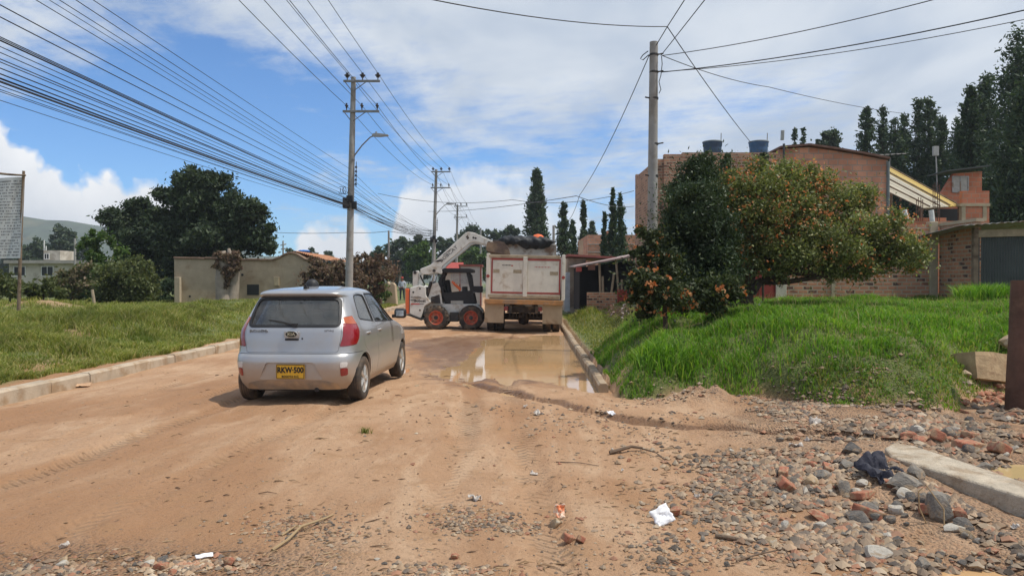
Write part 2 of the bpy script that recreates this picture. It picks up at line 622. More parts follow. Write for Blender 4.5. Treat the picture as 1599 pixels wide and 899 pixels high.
def ground(X, Y):
    X, Y = np.asarray(X, float), np.asarray(Y, float)
    near = 1 - sst(22, 45, Y)
    road = -0.05 * np.clip(((X + 2.7) / 4.1) ** 2, 0, 1.2)
    z = road + near * (0.045 * fbm(X * 0.55, Y * 0.45, 3, 1) + 0.022 * fbm(X * 2.6, Y * 2.0, 3, 2) + 0.010 * fbm(X * 9, Y * 8, 2, 3))
    ru = rut_field(X, Y)
    z = z - 0.04 * ru * near
    # standing water lies in this hollow
    z = z - 0.10 * np.exp(-(np.abs((X - 0.15 - 0.03 * (Y - 15)) / (1.75 + 0.25 * sst(17, 13.5, Y)))) ** 4.0 - (np.abs((Y - 16.8) / 5.2)) ** 4.0)
    # washed-out apron by the side street
    z = z + 0.07 * sst(1.2, 5.0, X) * (1 - sst(11.5, 13, Y))
    d, sd = poly_dist(X, Y, GROOVE)
    wn = 0.09 + 0.07 * fbm(X * 2.5, Y * 2.5, 3, 21)
    d = d + 0.10 * fbm(X * 3.0, Y * 3.0, 3, 22)
    gf = sst(-1.4, -0.4, X) * (1 - sst(4.2, 4.9, X))
    z = z + gf * (0.055 * sst(-0.02, 0.06, d * sd) * np.exp(-np.maximum(d, 0) / 0.7) - 0.045 * np.exp(-(d / np.maximum(wn, 0.03)) ** 2))
    # heap of washed soil, gravel slope
    z = z + 0.22 * np.exp(-((X - 2.5) / 0.50) ** 2 - ((Y - 9.85) / 0.30) ** 2) * (1 + 1.3 * fbm(X * 4, Y * 4, 4, 30))
    z = z + 0.08 * np.exp(-((X - 4.0) / 0.9) ** 2 - ((Y - 9.0) / 0.5) ** 2)
    z = z + 0.14 * np.exp(-((X - 3.0) / 1.0) ** 2 - ((Y - 6.4) / 0.9) ** 2) + 0.05 * near * sst(1.0, 2.5, X) * np.abs(fbm(X * 4, Y * 4, 3, 33)) * (1 - sst(10, 11, Y))
    z = z + 0.075 * np.exp(-((X - 3.12 + 0.2 * (Y - 5.2)) / 0.33) ** 2) * sst(4.1, 4.6, Y) * (1 - sst(6.0, 6.6, Y))
    # water behind the slab
    z = z - 0.10 * np.exp(-((X - 4.35) / 0.42) ** 4 - ((Y - 6.0) / 0.55) ** 4)
    z = z - 0.07 * np.exp(-((X - 2.68) / 0.26) ** 4 - ((Y - 4.15) / 0.14) ** 4)
    # raised grass plot on the right
    md = mound_d(X, Y)
    mh = (1.00 - 0.14 * sst(22, 34, Y)) * (1 - np.exp(-np.maximum(md, 0) / 1.05))
    mh = mh + sst(0.1, 1.2, md) * ((0.22 - 0.12 * sst(12.5, 15.5, Y)) * fbm(X * 0.9, Y * 0.9, 4, 12) + (0.12 - 0.06 * sst(13, 16, Y)) * fbm(X * 2.6, Y * 2.6, 3, 13))
    z = np.where(md > 0, np.maximum(z, 0.05 * sst(0, 0.3, md)) + mh, z)
    # flat grass strip behind the far kerb
    st = (X - XR(Y) - 0.15) * (Y > 12)
    z = np.where((st > 0) & (md <= 0), np.maximum(z, 0.10), z)
    z = z + 0.42 * np.exp(-((X - 2.9) / 0.65) ** 2 - ((Y - 27.5) / 1.8) ** 2)
    # left verge
    lv = -7.02 - X
    vh = 0.13 + (0.55 - 0.27 * sst(22, 38, Y)) * sst(0.0, 5.0, lv) + 0.22 * sst(0.2, 1.6, lv) * fbm(X * 0.5, Y * 0.45, 4, 17) * (1 - 0.5 * sst(30, 60, Y)) + 0.06 * fbm(X * 2.5, Y * 2.5, 3, 18)
    vh = vh + 0.40 * np.exp(-((X + 15.9) / 1.3) ** 2 - ((Y - 25.0) / 1.0) ** 2) + 0.30 * np.exp(-((X + 13.0) / 1.2) ** 2 - ((Y - 36.0) / 1.0) ** 2)
    z = np.where(lv > 0, np.maximum(vh, 0.11), z)
    # far land
    far = sst(60, 110, Y)
    z = z * (1 - far) + far * 0.2
    return z


def gz(x, y):
    return float(ground(np.array([x]), np.array([y]))[0])


def gpts(X_, Y_):
    """many pixels at once -> ground points"""
    X_, Y_ = np.asarray(X_, float), np.maximum(np.asarray(Y_, float), 446.0)
    D = CAMH * FPX / (Y_ - 440)
    for _ in range(9):
        Z = ground((X_ - 799.5) / FPX * D, D)
        D = 0.5 * D + 0.5 * (CAMH - Z) * FPX / (Y_ - 440)
    xw = (X_ - 799.5) / FPX * D
    return np.stack([xw, D, ground(xw, D)], 1)


def gpt(px, py):
    """where the sight line through a pixel meets the ground"""
    Y = CAMH * FPX / max(py - 440.0, 6.0)
    for k in range(12):
        p = at(px, py, Y)
        z = gz(p.x, Y)
        Y2 = (CAMH - z) * FPX / max(py - 440.0, 6.0)
        Y = 0.5 * Y + 0.5 * Y2
    p = at(px, py, Y)
    return Vector((p.x, Y, gz(p.x, Y)))

# ================================================================== GROUND
def grow(a, b, s, k):
    r = [a]
    while r[-1] < b:
        r.append(r[-1] + s)
        s *= k
    return r


xs = [-1500, -900, -450, -220] + [-x for x in reversed(grow(9.0, 110, 0.12, 1.09))][:-1] + list(np.arange(-9.0, 7.0, 0.05)) + grow(7.0, 110, 0.10, 1.09) + [220, 450, 700, 1050]
ys = [-400, -100, -30, -10, -3, 0, 1.2, 2.0] + list(np.arange(2.5, 8, 0.03)) + list(np.arange(8, 14, 0.05)) + list(np.arange(14, 30, 0.12)) + grow(30, 140, 0.2, 1.05) + [180, 260, 420, 700, 1000, 1400]
XX, YY = np.meshgrid(np.array(xs, float), np.array(ys, float))
ZZ = ground(XX, YY)
nx, ny = len(xs), len(ys)
V = np.stack([XX.ravel(), YY.ravel(), ZZ.ravel()], 1)
ii = (np.arange(ny - 1)[:, None] * nx + np.arange(nx - 1)[None, :]).ravel()
F = np.stack([ii, ii + 1, ii + 1 + nx, ii + nx], 1)
g_me = fast_mesh('ground', V, F.ravel(), np.full(len(F), 4), True)


def fattr(me, name, arr):
    a = me.attributes.new(name, 'FLOAT', 'POINT')
    a.data.foreach_set('value', np.ascontiguousarray(arr, dtype=np.float32).ravel())


MD = mound_d(XX, YY)
LV = -7.04 - XX
turf = np.maximum(sst(-0.05, 0.25, MD + 0.35 * fbm(XX * 1.6, YY * 1.6, 3, 50)), sst(0.05, 0.5, LV + 0.25 * fbm(XX * 1.6, YY * 1.6, 3, 51)))
strip = sst(0.1, 0.3, XX - XR(YY)) * sst(15.5, 17, YY)
turf = np.maximum(turf, strip)
bare = np.exp(-((XX + 7.9) / 0.55) ** 2 - ((YY - 12.2) / 1.6) ** 2) + np.exp(-((XX + 10.2) / 1.1) ** 2 - ((YY - 16.5) / 0.5) ** 2) + np.exp(-((XX + 15.9) / 1.3) ** 2 - ((YY - 25.0) / 1.0) ** 2)
bare = bare + np.exp(-((XX - 5.4) / 0.7) ** 2 - ((YY - 10.9) / 0.4) ** 2) * 0.5
turf = np.clip(turf - 0.8 * bare, 0, 1)
fattr(g_me, 'turf', turf)
fattr(g_me, 'rut', rut_field(XX, YY))
grv = np.exp(-((XX - 4.4) / 1.3) ** 2 - ((YY - 9.6) / 1.2) ** 2) + np.exp(-((XX - 2.5) / 0.5) ** 2 - ((YY - 9.8) / 0.3) ** 2) * 0.7 + sst(1.6, 3.2, XX + 0.5 * fbm(XX, YY, 3, 60)) * (1 - sst(8.6, 9.6, YY)) * 0.9
grv = grv + 0.9 * (1 - sst(4.3, 4.75, YY + 0.25 * fbm(XX * 2, YY * 2, 3, 61))) * (1 - sst(-1.3, -0.6, XX))
fattr(g_me, 'grit', np.clip(grv, 0, 1))
wet = np.exp(-(np.abs((XX - 0.0) / 2.2)) ** 3 - (np.abs((YY - 17.2) / 6.4)) ** 4)
wet = wet + np.exp(-((XX + 1.6) / 1.4) ** 2 - ((YY - 19.0) / 2.0) ** 2)
dg_, sg_ = poly_dist(XX, YY, GROOVE)
gft = sst(-1.4, -0.4, XX) * (1 - sst(4.2, 4.9, XX))
wet = wet + 1.0 * gft * np.exp(-((dg_ + 0.10 * fbm(XX * 3, YY * 3, 3, 22)) / 0.075) ** 2)
fattr(g_me, 'wet', np.clip(wet, 0, 1))

gm = bpy.data.materials.new('washed_mud')
gm.use_nodes = True
t = NT(gm.node_tree)
co = t.n('ShaderNodeTexCoord').outputs['Object']


def att(n):
    return t.n('ShaderNodeAttribute', attribute_name=n).outputs['Fac']


aturf, arut, agrit, awet = att('turf'), att('rut'), att('grit'), att('wet')
big = t.noise(co, 0.45, 5, 0.6, 0.4).outputs[0]
mid = t.noise(co, 2.6, 6, 0.65, 0.3).outputs[0]
st_co = t.n('ShaderNodeMapping', {0: co, 3: (1.0, 0.28, 1.0)}).outputs[0]
streak = t.noise(st_co, 2.2, 6, 0.65, 0.8).outputs[0]
fine = t.noise(co, 26.0, 6, 0.7).outputs[0]
vfine = t.noise(co, 95.0, 4, 0.65).outputs[0]
mud = t.mix(t.ramp(big, 0.32, 0.68), rgb(0.385, 0.218, 0.117), rgb(0.485, 0.305, 0.184))
mud = t.mix(t.ramp(streak, 0.46, 0.64, 0, 0.75), mud, rgb(0.53, 0.355, 0.225))
dmp_co = t.n('ShaderNodeMapping', {0: co, 3: (0.55, 0.16, 1.0)}).outputs[0]
damp = t.noise(dmp_co, 1.0, 5, 0.6, 0.5).outputs[0]
mud = t.mix(t.ramp(damp, 0.47, 0.60, 0, 0.8), mud, rgb(0.34, 0.175, 0.082))
mud = t.mix(t.ramp(mid, 0.52, 0.70, 0, 0.65), mud, rgb(0.35, 0.20, 0.10))
mud = t.mix(t.ramp(fine, 0.50, 0.72, 0, 0.55), mud, rgb(0.27, 0.165, 0.095))
mud = t.mix(t.ramp(vfine, 0.62, 0.72, 0, 0.5), mud, rgb(0.55, 0.44, 0.32))
# loose crumbs of soil and pebbles
vo = t.n('ShaderNodeTexVoronoi', {'Vector': co, 'Scale': 30.0, 'Randomness': 1.0})
pcol = t.n('ShaderNodeSeparateColor', {0: vo.outputs['Color']})
peb = t.math('MULTIPLY', t.ramp(vo.outputs['Distance'], 0.34, 0.22), t.ramp(pcol.outputs[0], 0.86, 0.90))
pebc = t.mix(t.ramp(pcol.outputs[1], 0.3, 0.7), rgb(0.16, 0.10, 0.065), rgb(0.36, 0.30, 0.24))
mud = t.mix(t.math('MULTIPLY', peb, t.ramp(mid, 0.45, 0.6)), mud, pebc)
# gritty, stony ground
vg = t.n('ShaderNodeTexVoronoi', {'Vector': co, 'Scale': 42.0, 'Randomness': 1.0})
vgs = t.n('ShaderNodeSeparateColor', {0: vg.outputs['Color']})
gcol = t.n('ShaderNodeValToRGB', {0: vgs.outputs[0]})
e = gcol.color_ramp.elements
e[0].color, e[1].color = rgb(0.085, 0.068, 0.055), rgb(0.36, 0.28, 0.21)
q = e.new(0.5); q.color = rgb(0.20, 0.15, 0.11)
q = e.new(0.85); q.color = rgb(0.33, 0.17, 0.10)
gf = t.math('MULTIPLY', agrit, t.ramp(t.math('ADD', mid, t.math('MULTIPLY', big, 0.4)), 0.40, 0.68), clamp=True)
mud = t.mix(t.math('MULTIPLY', gf, t.ramp(vg.outputs['Distance'], 0.42, 0.30, 0.25, 1.0)), mud, gcol.outputs[0])
wetc = t.mix(1.0, mud, rgb(0.52, 0.47, 0.43), 'MULTIPLY')
wf = t.ramp(t.math('ADD', awet, t.math('MULTIPLY', t.math('SUBTRACT', mid, 0.5), 0.9)), 0.42, 0.85)
mud = t.mix(wf, mud, wetc)
# turf soil with thatch
soil = t.mix(t.ramp(fine, 0.35, 0.65), rgb(0.070, 0.10, 0.026), rgb(0.17, 0.18, 0.06))
soil = t.mix(t.ramp(mid, 0.56, 0.74, 0, 0.8), soil, rgb(0.24, 0.17, 0.10))
posn = t.n('ShaderNodeSeparateXYZ', {0: t.n('ShaderNodeNewGeometry').outputs['Position']})
fcol = t.mix(t.ramp(posn.outputs[1], 60, 110), mud, rgb(0.07, 0.085, 0.04))
gcolr = t.mix(aturf, fcol, soil)
rough = t.math('SUBTRACT', t.ramp(wf, 0, 1, 0.9, 0.42, False), t.ramp(damp, 0.46, 0.62, 0, 0.12))
bb = t.n('ShaderNodeBsdfPrincipled', {'Base Color': gcolr, 'Roughness': rough, 'Specular IOR Level': 0.3})
# tyre lugs pressed across the wheel tracks
sx = t.n('ShaderNodeSeparateXYZ', {0: co})
lug = t.math('SINE', t.math('ADD', t.math('MULTIPLY', sx.outputs[1], 62.0), t.math('MULTIPLY', t.math('ABSOLUTE', t.math('SUBTRACT', t.math('FRACT', t.math('MULTIPLY', sx.outputs[0], 3.5)), 0.5)), 12.0)))
lugf = t.math('MULTIPLY', t.math('MULTIPLY', lug, arut), t.ramp(streak, 0.40, 0.60, 0.1, 1.0))
hh = t.math('ADD', t.math('MULTIPLY', mid, 1.0), t.math('MULTIPLY', fine, 0.55))
hh = t.math('ADD', hh, t.math('MULTIPLY', vfine, 0.22))
hh = t.math('ADD', hh, t.math('MULTIPLY', lugf, 0.5))
hh = t.math('ADD', hh, t.math('MULTIPLY', t.math('MULTIPLY', gf, vg.outputs['Distance']), -0.8))
hh = t.math('ADD', hh, t.math('MULTIPLY', peb, 0.3))
bp = t.n('ShaderNodeBump', {'Strength': 1.0, 'Distance': 0.045, 'Height': hh})
t.set(bb, 'Normal', bp.outputs[0])
t.n('ShaderNodeOutputMaterial', {0: bb.outputs[0]})
g_ob = link('ground', g_me, gm)
struct(g_ob)


# ------------------------------------------------------------------ standing muddy water
def water_mat(name, c, rough):
    m = bpy.data.materials.new(name)
    m.use_nodes = True
    t = NT(m.node_tree)
    co = t.n('ShaderNodeTexCoord').outputs['Object']
    n = t.noise(co, 0.7, 4, 0.6).outputs[0]
    cc = t.mix(t.ramp(n, 0.3, 0.7), rgb(*c), rgb(c[0] * 1.15, c[1] * 1.12, c[2] * 1.08))
    rp = t.noise(t.n('ShaderNodeMapping', {0: co, 3: (1.0, 2.5, 1.0)}).outputs[0], 5.0, 3, 0.5).outputs[0]
    bp = t.n('ShaderNodeBump', {'Strength': 0.05, 'Distance': 0.01, 'Height': rp})
    b = t.n('ShaderNodeBsdfPrincipled', {'Base Color': cc, 'Roughness': rough, 'IOR': 1.33, 'Specular IOR Level': 0.5, 'Normal': bp.outputs[0]})
    t.n('ShaderNodeOutputMaterial', {0: b.outputs[0]})
    return m


wm = water_mat('muddy_water', (0.47, 0.30, 0.155), 0.015)
wm2 = water_mat('yellow_water', (0.40, 0.30, 0.15), 0.03)


def water(cx, cy, rx, ry, z, m):
    b = MB()
    n = 28
    b.add([(cx + rx * math.cos(2 * math.pi * k / n), cy + ry * math.sin(2 * math.pi * k / n), z) for k in range(n)], [tuple(range(n))])
    return struct(b.obj('puddle_water', m))


MB_w = MB()
MB_w.add([(-2.6, 9.8, -0.079), (1.30, 9.8, -0.079), (1.36, 12, -0.079), (1.75, 25.5, -0.079), (-2.6, 25.5, -0.079)], [(0, 1, 2, 3, 4)])
struct(MB_w.obj('puddle_water', wm))
water(4.4, 6.0, 0.5, 0.65, gz(4.35, 6.0) + 0.045, wm2)
water(2.68, 4.15, 0.42, 0.22, gz(2.68, 4.15) + 0.022, wm)

# ------------------------------------------------------------------ kerbs
conc = mat('old_concrete', (0.44, 0.36, 0.27), 0.9, var=0.22, vs=3.0, bump=0.35, bs=35, c2=(0.33, 0.225, 0.135), c2s=2.2, c2t=(0.45, 0.65))
conc_lt = mat('pale_concrete', (0.46, 0.39, 0.30), 0.9, var=0.28, vs=9.0, bump=1.0, bs=38, c2=(0.33, 0.25, 0.17), c2s=4.0, c2t=(0.46, 0.66))


def kerb(y0, y1, xf, w_, top, m):
    b = MB()
    y = y0
    while y < y1:
        L = 1.0
        for a, c in ((y + 0.004, y + L - 0.004),):
            x0, x1 = float(xf(a)), float(xf(c))
            dxa = random.uniform(-0.01, 0.01)
            dz = random.uniform(-0.012, 0.012)
            dz2 = dz + random.uniform(-0.01, 0.01)
            n = 4
            for k in range(n):
                ya, yb = a + (c - a) * k / n, a + (c - a) * (k + 1) / n
                xa, xb = x0 + (x1 - x0) * k / n + dxa, x0 + (x1 - x0) * (k + 1) / n + dxa
                za, zb = top + dz + (dz2 - dz) * k / n, top + dz + (dz2 - dz) * (k + 1) / n
                ch = 0.03
                P = []
                for (yy, xx, zz) in ((ya, xa, za), (yb, xb, zb)):
                    P += [(xx - w_ / 2 * 1.05, yy, -0.25), (xx - w_ / 2, yy, zz - ch), (xx - w_ / 2 + ch, yy, zz), (xx + w_ / 2 - ch, yy, zz), (xx + w_ / 2, yy, zz - ch), (xx + w_ / 2 * 1.05, yy, -0.25)]
                fs = [(i, i + 1, i + 7, i + 6) for i in range(5)]
                if k == 0:
                    fs.append((5, 4, 3, 2, 1, 0))
                if k == n - 1:
                    fs.append((6, 7, 8, 9, 10, 11))
                b.add(P, fs)
        y += L
    return struct(b.obj('kerb', m))


kerb(3.0, 75.0, lambda y: -6.93 + 0.02 * math.sin(y * 0.4), 0.2, 0.135, conc)
kerb(11.2, 60.0, lambda y: XR(y) + 0.06, 0.15, 0.065, mat('muddy_concrete', (0.31, 0.225, 0.145), 0.9, var=0.3, vs=3.0, bump=0.4, bs=30, c2=(0.38, 0.30, 0.21), c2s=1.5, c2t=(0.45, 0.65)))

# slab of broken kerb lying in the rubble
sl = MB()
poly = [(3.13, 6.10), (3.20, 5.75), (3.30, 5.40), (3.43, 4.90), (3.52, 4.5), (3.88, 4.52), (3.70, 5.2), (3.62, 5.9), (3.54, 6.5), (3.42, 6.62), (3.24, 6.42)]
sl.prism(poly, 'z', -0.15, 0.165)
o = sl.obj('concrete_slab', conc_lt, bevel=0.025, seg=3)
tag(o, 'long pale concrete kerb slab lying half buried among the rubble', 'slab')


# ------------------------------------------------------------------ grass
def blades(name, P, H, lean, wid, m, segs=2):
    n = len(P)
    az = rng.uniform(0, 2 * np.pi, n)
    fx, fy = np.cos(az), np.sin(az)
    fa = rng.uniform(0, 2 * np.pi, n)
    wx, wy = np.cos(fa) * wid / 2, np.sin(fa) * wid / 2
    V = np.zeros((n, 5, 3))
    mid_h, tip_h = H * 0.6, H * rng.uniform(0.85, 1.0, n)
    lo = lean * H
    for k, (s, hh_, lf) in enumerate(((-1, 0, 0), (1, 0, 0), (-0.75, mid_h, 0.3), (0.75, mid_h, 0.3), (0, tip_h, 1.0))):
        V[:, k, 0] = P[:, 0] + s * wx + fx * lo * lf
        V[:, k, 1] = P[:, 1] + s * wy + fy * lo * lf
        V[:, k, 2] = P[:, 2] + hh_ - (0.02 if k < 2 else 0)
    base = np.arange(n)[:, None] * 5
    q = (base + np.array([[0, 1, 3, 2]]))
    tr = (base + np.array([[2, 3, 4]]))
    loops = np.concatenate([q, tr], 1).ravel()
    tot = np.tile(np.array([4, 3]), n)
    me = fast_mesh(name, V.reshape(-1, 3), loops, tot, True)
    o = link(name, me, m)
    return o


lush = leaf_mat('lush_grass', [(0.060, 0.14, 0.014), (0.110, 0.245, 0.022), (0.150, 0.32, 0.030), (0.21, 0.39, 0.05), (0.33, 0.42, 0.10)], 0.45, 0.5, (1.15, 1.25, 0.4), patch=(0.24, 0.26, 0.06), ps=0.9, pf=0.35)
dull = leaf_mat('dry_grass', [(0.11, 0.14, 0.028), (0.18, 0.225, 0.045), (0.25, 0.285, 0.065), (0.33, 0.325, 0.105), (0.46, 0.37, 0.17)], 0.4, 0.6, (1.15, 1.2, 0.45), patch=(0.11, 0.17, 0.03), ps=0.5)

N = 560000
X_ = rng.uniform(1.2, 19, N)
Y_ = 8.5 + (24 - 8.5) * rng.uniform(0, 1, N) ** 1.6
md = mound_d(X_, Y_)
cl = fbm(X_ * 2.2, Y_ * 2.2, 3, 70)
keep = (md + 0.25 * cl > 0.02) & (rng.uniform(0, 1, N) < 0.35 + 0.75 * sst(-0.25, 0.2, cl)) & (X_ < 0.72 * Y_ + 0.5)
keep &= ~((np.abs(X_ - 6.95) < 0.35) & (np.abs(Y_ - 10.75) < 0.22))
frontz = sst(3.2, 4.4, X_) * (1 - sst(0.3, 1.2, md))
keep &= rng.uniform(0, 1, N) > 0.30 * frontz
X_, Y_, md, cl, frontz = X_[keep], Y_[keep], md[keep], cl[keep], frontz[keep]
H = (0.045 + 0.065 * sst(-0.3, 0.35, cl) + 0.075 * sst(-0.1, 0.4, fbm(X_ * 0.8, Y_ * 0.8, 3, 71))) * rng.uniform(0.55, 1.25, len(X_)) * (1 - 0.55 * frontz) * (0.62 + 0.38 * sst(0.0, 0.6, md))
P = np.stack([X_, Y_, ground(X_, Y_)], 1)
sel = rng.uniform(0, 1, len(X_)) < 0.50 * frontz + 0.10
tag(blades('grass', P[~sel], H[~sel], rng.uniform(0.2, 0.9, (~sel).sum()), 0.0125 * (1 + 0.03 * (Y_[~sel] - 10)), lush), 'lush bright green grass covering the raised plot', 'grass', kind='stuff')
dry_R = (P[sel], H[sel] * 0.9, Y_[sel])

# low broad-leaved weeds and dry stalks through the turf
kw = (fbm(X_ * 1.1, Y_ * 1.1, 3, 75) > 0.12) & (rng.uniform(0, 1, len(X_)) < 0.055)
WP = np.repeat(P[kw], 2, 0)
WP = WP + rng.normal(size=WP.shape) * np.array([0.03, 0.03, 0.02]) + np.array([0, 0, 0.06])
ks = rng.uniform(0, 1, len(X_)) < 0.012
STK = (P[ks], 0.16 + 0.20 * rng.uniform(0, 1, ks.sum()))
# strip by the far kerb and the hump beyond it
N = 26000
X_ = rng.uniform(1.5, 6.5, N); Y_ = rng.uniform(15.5, 34, N)
keep = (X_ - XR(Y_) > 0.2 + 0.25 * rng.uniform(0, 1, N))
X_, Y_ = X_[keep], Y_[keep]
P3 = np.stack([X_, Y_, ground(X_, Y_)], 1)
hmp = np.exp(-((X_ - 2.9) / 0.8) ** 2 - ((Y_ - 27.5) / 2.0) ** 2)
H3 = (0.06 + 0.16 * hmp) * rng.uniform(0.6, 1.3, len(X_))

N = 460000
Y_ = 8.5 + (46 - 8.5) * rng.uniform(0, 1, N) ** 1.8
X_ = -7.06 - (0.72 * Y_ - 5.5).clip(0.8) * rng.uniform(0, 1, N) ** 1.2
cl = fbm(X_ * 1.6, Y_ * 1.2, 4, 80)
br_ = np.exp(-((X_ + 7.9) / 0.55) ** 2 - ((Y_ - 12.2) / 1.6) ** 2) + np.exp(-((X_ + 10.2) / 1.1) ** 2 - ((Y_ - 16.5) / 0.5) ** 2) + np.exp(-((X_ + 15.9) / 1.3) ** 2 - ((Y_ - 25.0) / 1.0) ** 2)
keep = (rng.uniform(0, 1, N) < 0.22 + 0.6 * sst(-0.25, 0.25, cl)) & (rng.uniform(0, 1, N) > br_ * 0.9) & (X_ > -0.72 * Y_ - 1) & (-7.06 - X_ > 0.12 + 0.25 * vnoise(X_ * 0, Y_ * 1.5, 5))
X_, Y_, cl = X_[keep], Y_[keep], cl[keep]
H4 = (0.06 + 0.10 * sst(-0.3, 0.4, cl) + 0.16 * sst(0.12, 0.42, fbm(X_ * 0.5, Y_ * 0.5, 3, 81))) * rng.uniform(0.5, 1.3, len(X_))
P4 = np.stack([X_, Y_, ground(X_, Y_)], 1)
PP = np.concatenate([P4, dry_R[0], P3])
HH = np.concatenate([H4, dry_R[1], H3])
tag(blades('grass', PP, HH, rng.uniform(0.3, 1.1, len(PP)), 0.014 * (1 + 0.035 * (PP[:, 1] - 9).clip(0)), dull), 'yellowish green rough grass along the verges behind the kerbs', 'grass', kind='stuff')


# ------------------------------------------------------------------ far hill
hb_ = MB()
hx = np.linspace(-1500, 900, 90)
prof = [(337, -799.5)]
hill_top = np.interp(hx, [-1500, -780, -640, -560, -480, -300, 0, 400, 900], [40, 86, 82, 78, 66, 34, 20, 22, 24]) + 5 * fbm(hx * 0.02, hx * 0, 4, 90) + 3.0 * fbm(hx * 0.15, hx * 0, 3, 91)
HV, HF = [], []
for j, (yy, k) in enumerate(((780, 0.0), (830, 0.45), (880, 0.8), (930, 1.0), (1000, 0.9), (1150, 0.0))):
    for i, x in enumerate(hx):
        HV.append((x, yy + 20 * vnoise(x * 0.01, j * 3.0, 2), k * float(hill_top[i]) - (2 if k == 0 else 0)))
n = len(hx)
for j in range(5):
    for i in range(n - 1):
        HF.append((j * n + i, j * n + i + 1, (j + 1) * n + i + 1, (j + 1) * n + i))
hb_.add(HV, HF)
struct(hb_.obj('hill', mat('wooded_hill', (0.055, 0.075, 0.045), 0.95, var=0.5, vs=0.05, bump=1.0, bs=0.2, c2=(0.10, 0.10, 0.05), c2s=0.02), smooth=80))

# ------------------------------------------------------------------ air
hz = MB()
hz.box((-250, 500, 46), (2600, 1900, 104))
hzm = bpy.data.materials.new('haze')
hzm.use_nodes = True
t = NT(hzm.node_tree)
pv = t.n('ShaderNodeVolumePrincipled', {'Color': rgb(0.80, 0.87, 0.97), 'Density': 0.00042, 'Anisotropy': 0.2})
t.t.links.new(pv.outputs[0], t.n('ShaderNodeOutputMaterial').inputs['Volume'])
hz_o = hz.obj('haze', hzm)
tag(hz_o, 'thin pale haze in the air over the whole place', 'haze', kind='stuff')

# ================================================================== VEHICLES
def paint_mat(name, c, metal, rough, dust, dz0, dz1):
    """car paint with a coat; dust thrown up the lower panels"""
    m = bpy.data.materials.new(name)
    m.use_nodes = True
    t = NT(m.node_tree)
    co = t.n('ShaderNodeTexCoord').outputs['Object']
    s = t.n('ShaderNodeSeparateXYZ', {0: co})
    n = t.noise(co, 3.0, 6, 0.65).outputs[0]
    n2 = t.noise(co, 22.0, 4, 0.6).outputs[0]
    f = t.math('ADD', t.ramp(s.outputs[2], dz1, dz0), t.math('MULTIPLY', t.math('SUBTRACT', n, 0.5), 0.8))
    f = t.math('MULTIPLY', t.math('ADD', f, t.math('MULTIPLY', t.math('SUBTRACT', n2, 0.5), 0.3), clamp=True), 0.78)
    f = t.math('ADD', f, 0.05, clamp=True)
    cc = t.mix(f, rgb(*c), rgb(*dust))
    b = t.n('ShaderNodeBsdfPrincipled', {'Base Color': cc, 'Metallic': t.math('MULTIPLY', t.math('SUBTRACT', 1.0, f), metal), 'Roughness': t.math('ADD', rough, t.math('MULTIPLY', f, 0.45)), 'Coat Weight': t.math('SUBTRACT', 0.7, t.math('MULTIPLY', f, 0.7), clamp=True), 'Coat Roughness': 0.08})
    t.n('ShaderNodeOutputMaterial', {0: b.outputs[0]})
    return m


DUST = (0.42, 0.30, 0.19)
silver = paint_mat('silver_paint', (0.455, 0.46, 0.47), 0.72, 0.34, DUST, 0.22, 0.70)
black_pl = mat('black_plastic', (0.022, 0.022, 0.024), 0.55, var=0.2, bump=0.05)
rubber = mat('dusty_rubber', (0.050, 0.042, 0.036), 0.85, var=0.4, vs=9, bump=0.2, c2=(0.17, 0.115, 0.075), c2s=4, c2t=(0.42, 0.66))
dark_in = mat('dark_interior', (0.030, 0.030, 0.032), 0.85, bump=0)
seat_m = mat('grey_seat_cloth', (0.085, 0.085, 0.09), 0.9, bump=0.1)
alloy = mat('silver_wheel', (0.60, 0.58, 0.55), 0.38, 0.6, var=0.15, bump=0)
chrome = mat('bright_metal', (0.75, 0.76, 0.78), 0.15, 1.0, var=0.05, bump=0)
lens_red = mat('red_lens', (0.24, 0.005, 0.012), 0.14, var=0.12, vs=25, bump=0.12, bs=90, coat=0.8, spec=0.6)
lens_amb = mat('amber_lens', (0.42, 0.085, 0.015), 0.12, var=0.12, vs=25, bump=0.12, bs=90, coat=0.8, spec=0.6)
lens_clr = mat('clear_lens', (0.62, 0.60, 0.58), 0.15, var=0.1, vs=30, bump=0.1, coat=0.8)
plate_y = mat('plate_yellow', (0.70, 0.40, 0.03), 0.5, var=0.12, vs=9, bump=0.0)
plate_k = mat('plate_black', (0.018, 0.018, 0.018), 0.6, bump=0)
tint = glass_mat('tinted_glass', (0.68, 0.72, 0.71), dust=0.09)
clear = glass_mat('clear_glass', (0.72, 0.77, 0.76))
badge_m = mat('badge_grey', (0.30, 0.31, 0.33), 0.35, 0.7, bump=0)


def curve1(zs, vs, s=0.018):
    zz = np.linspace(zs[0] - 0.2, zs[-1] + 0.2, 900)
    f = np.interp(zz, zs, vs)
    k = np.exp(-0.5 * (np.arange(-60, 61) * (zz[1] - zz[0]) / s) ** 2)
    k /= k.sum()
    f = np.convolve(np.pad(f, 60, mode='edge'), k, 'valid')
    return lambda z: np.interp(z, zz, f)


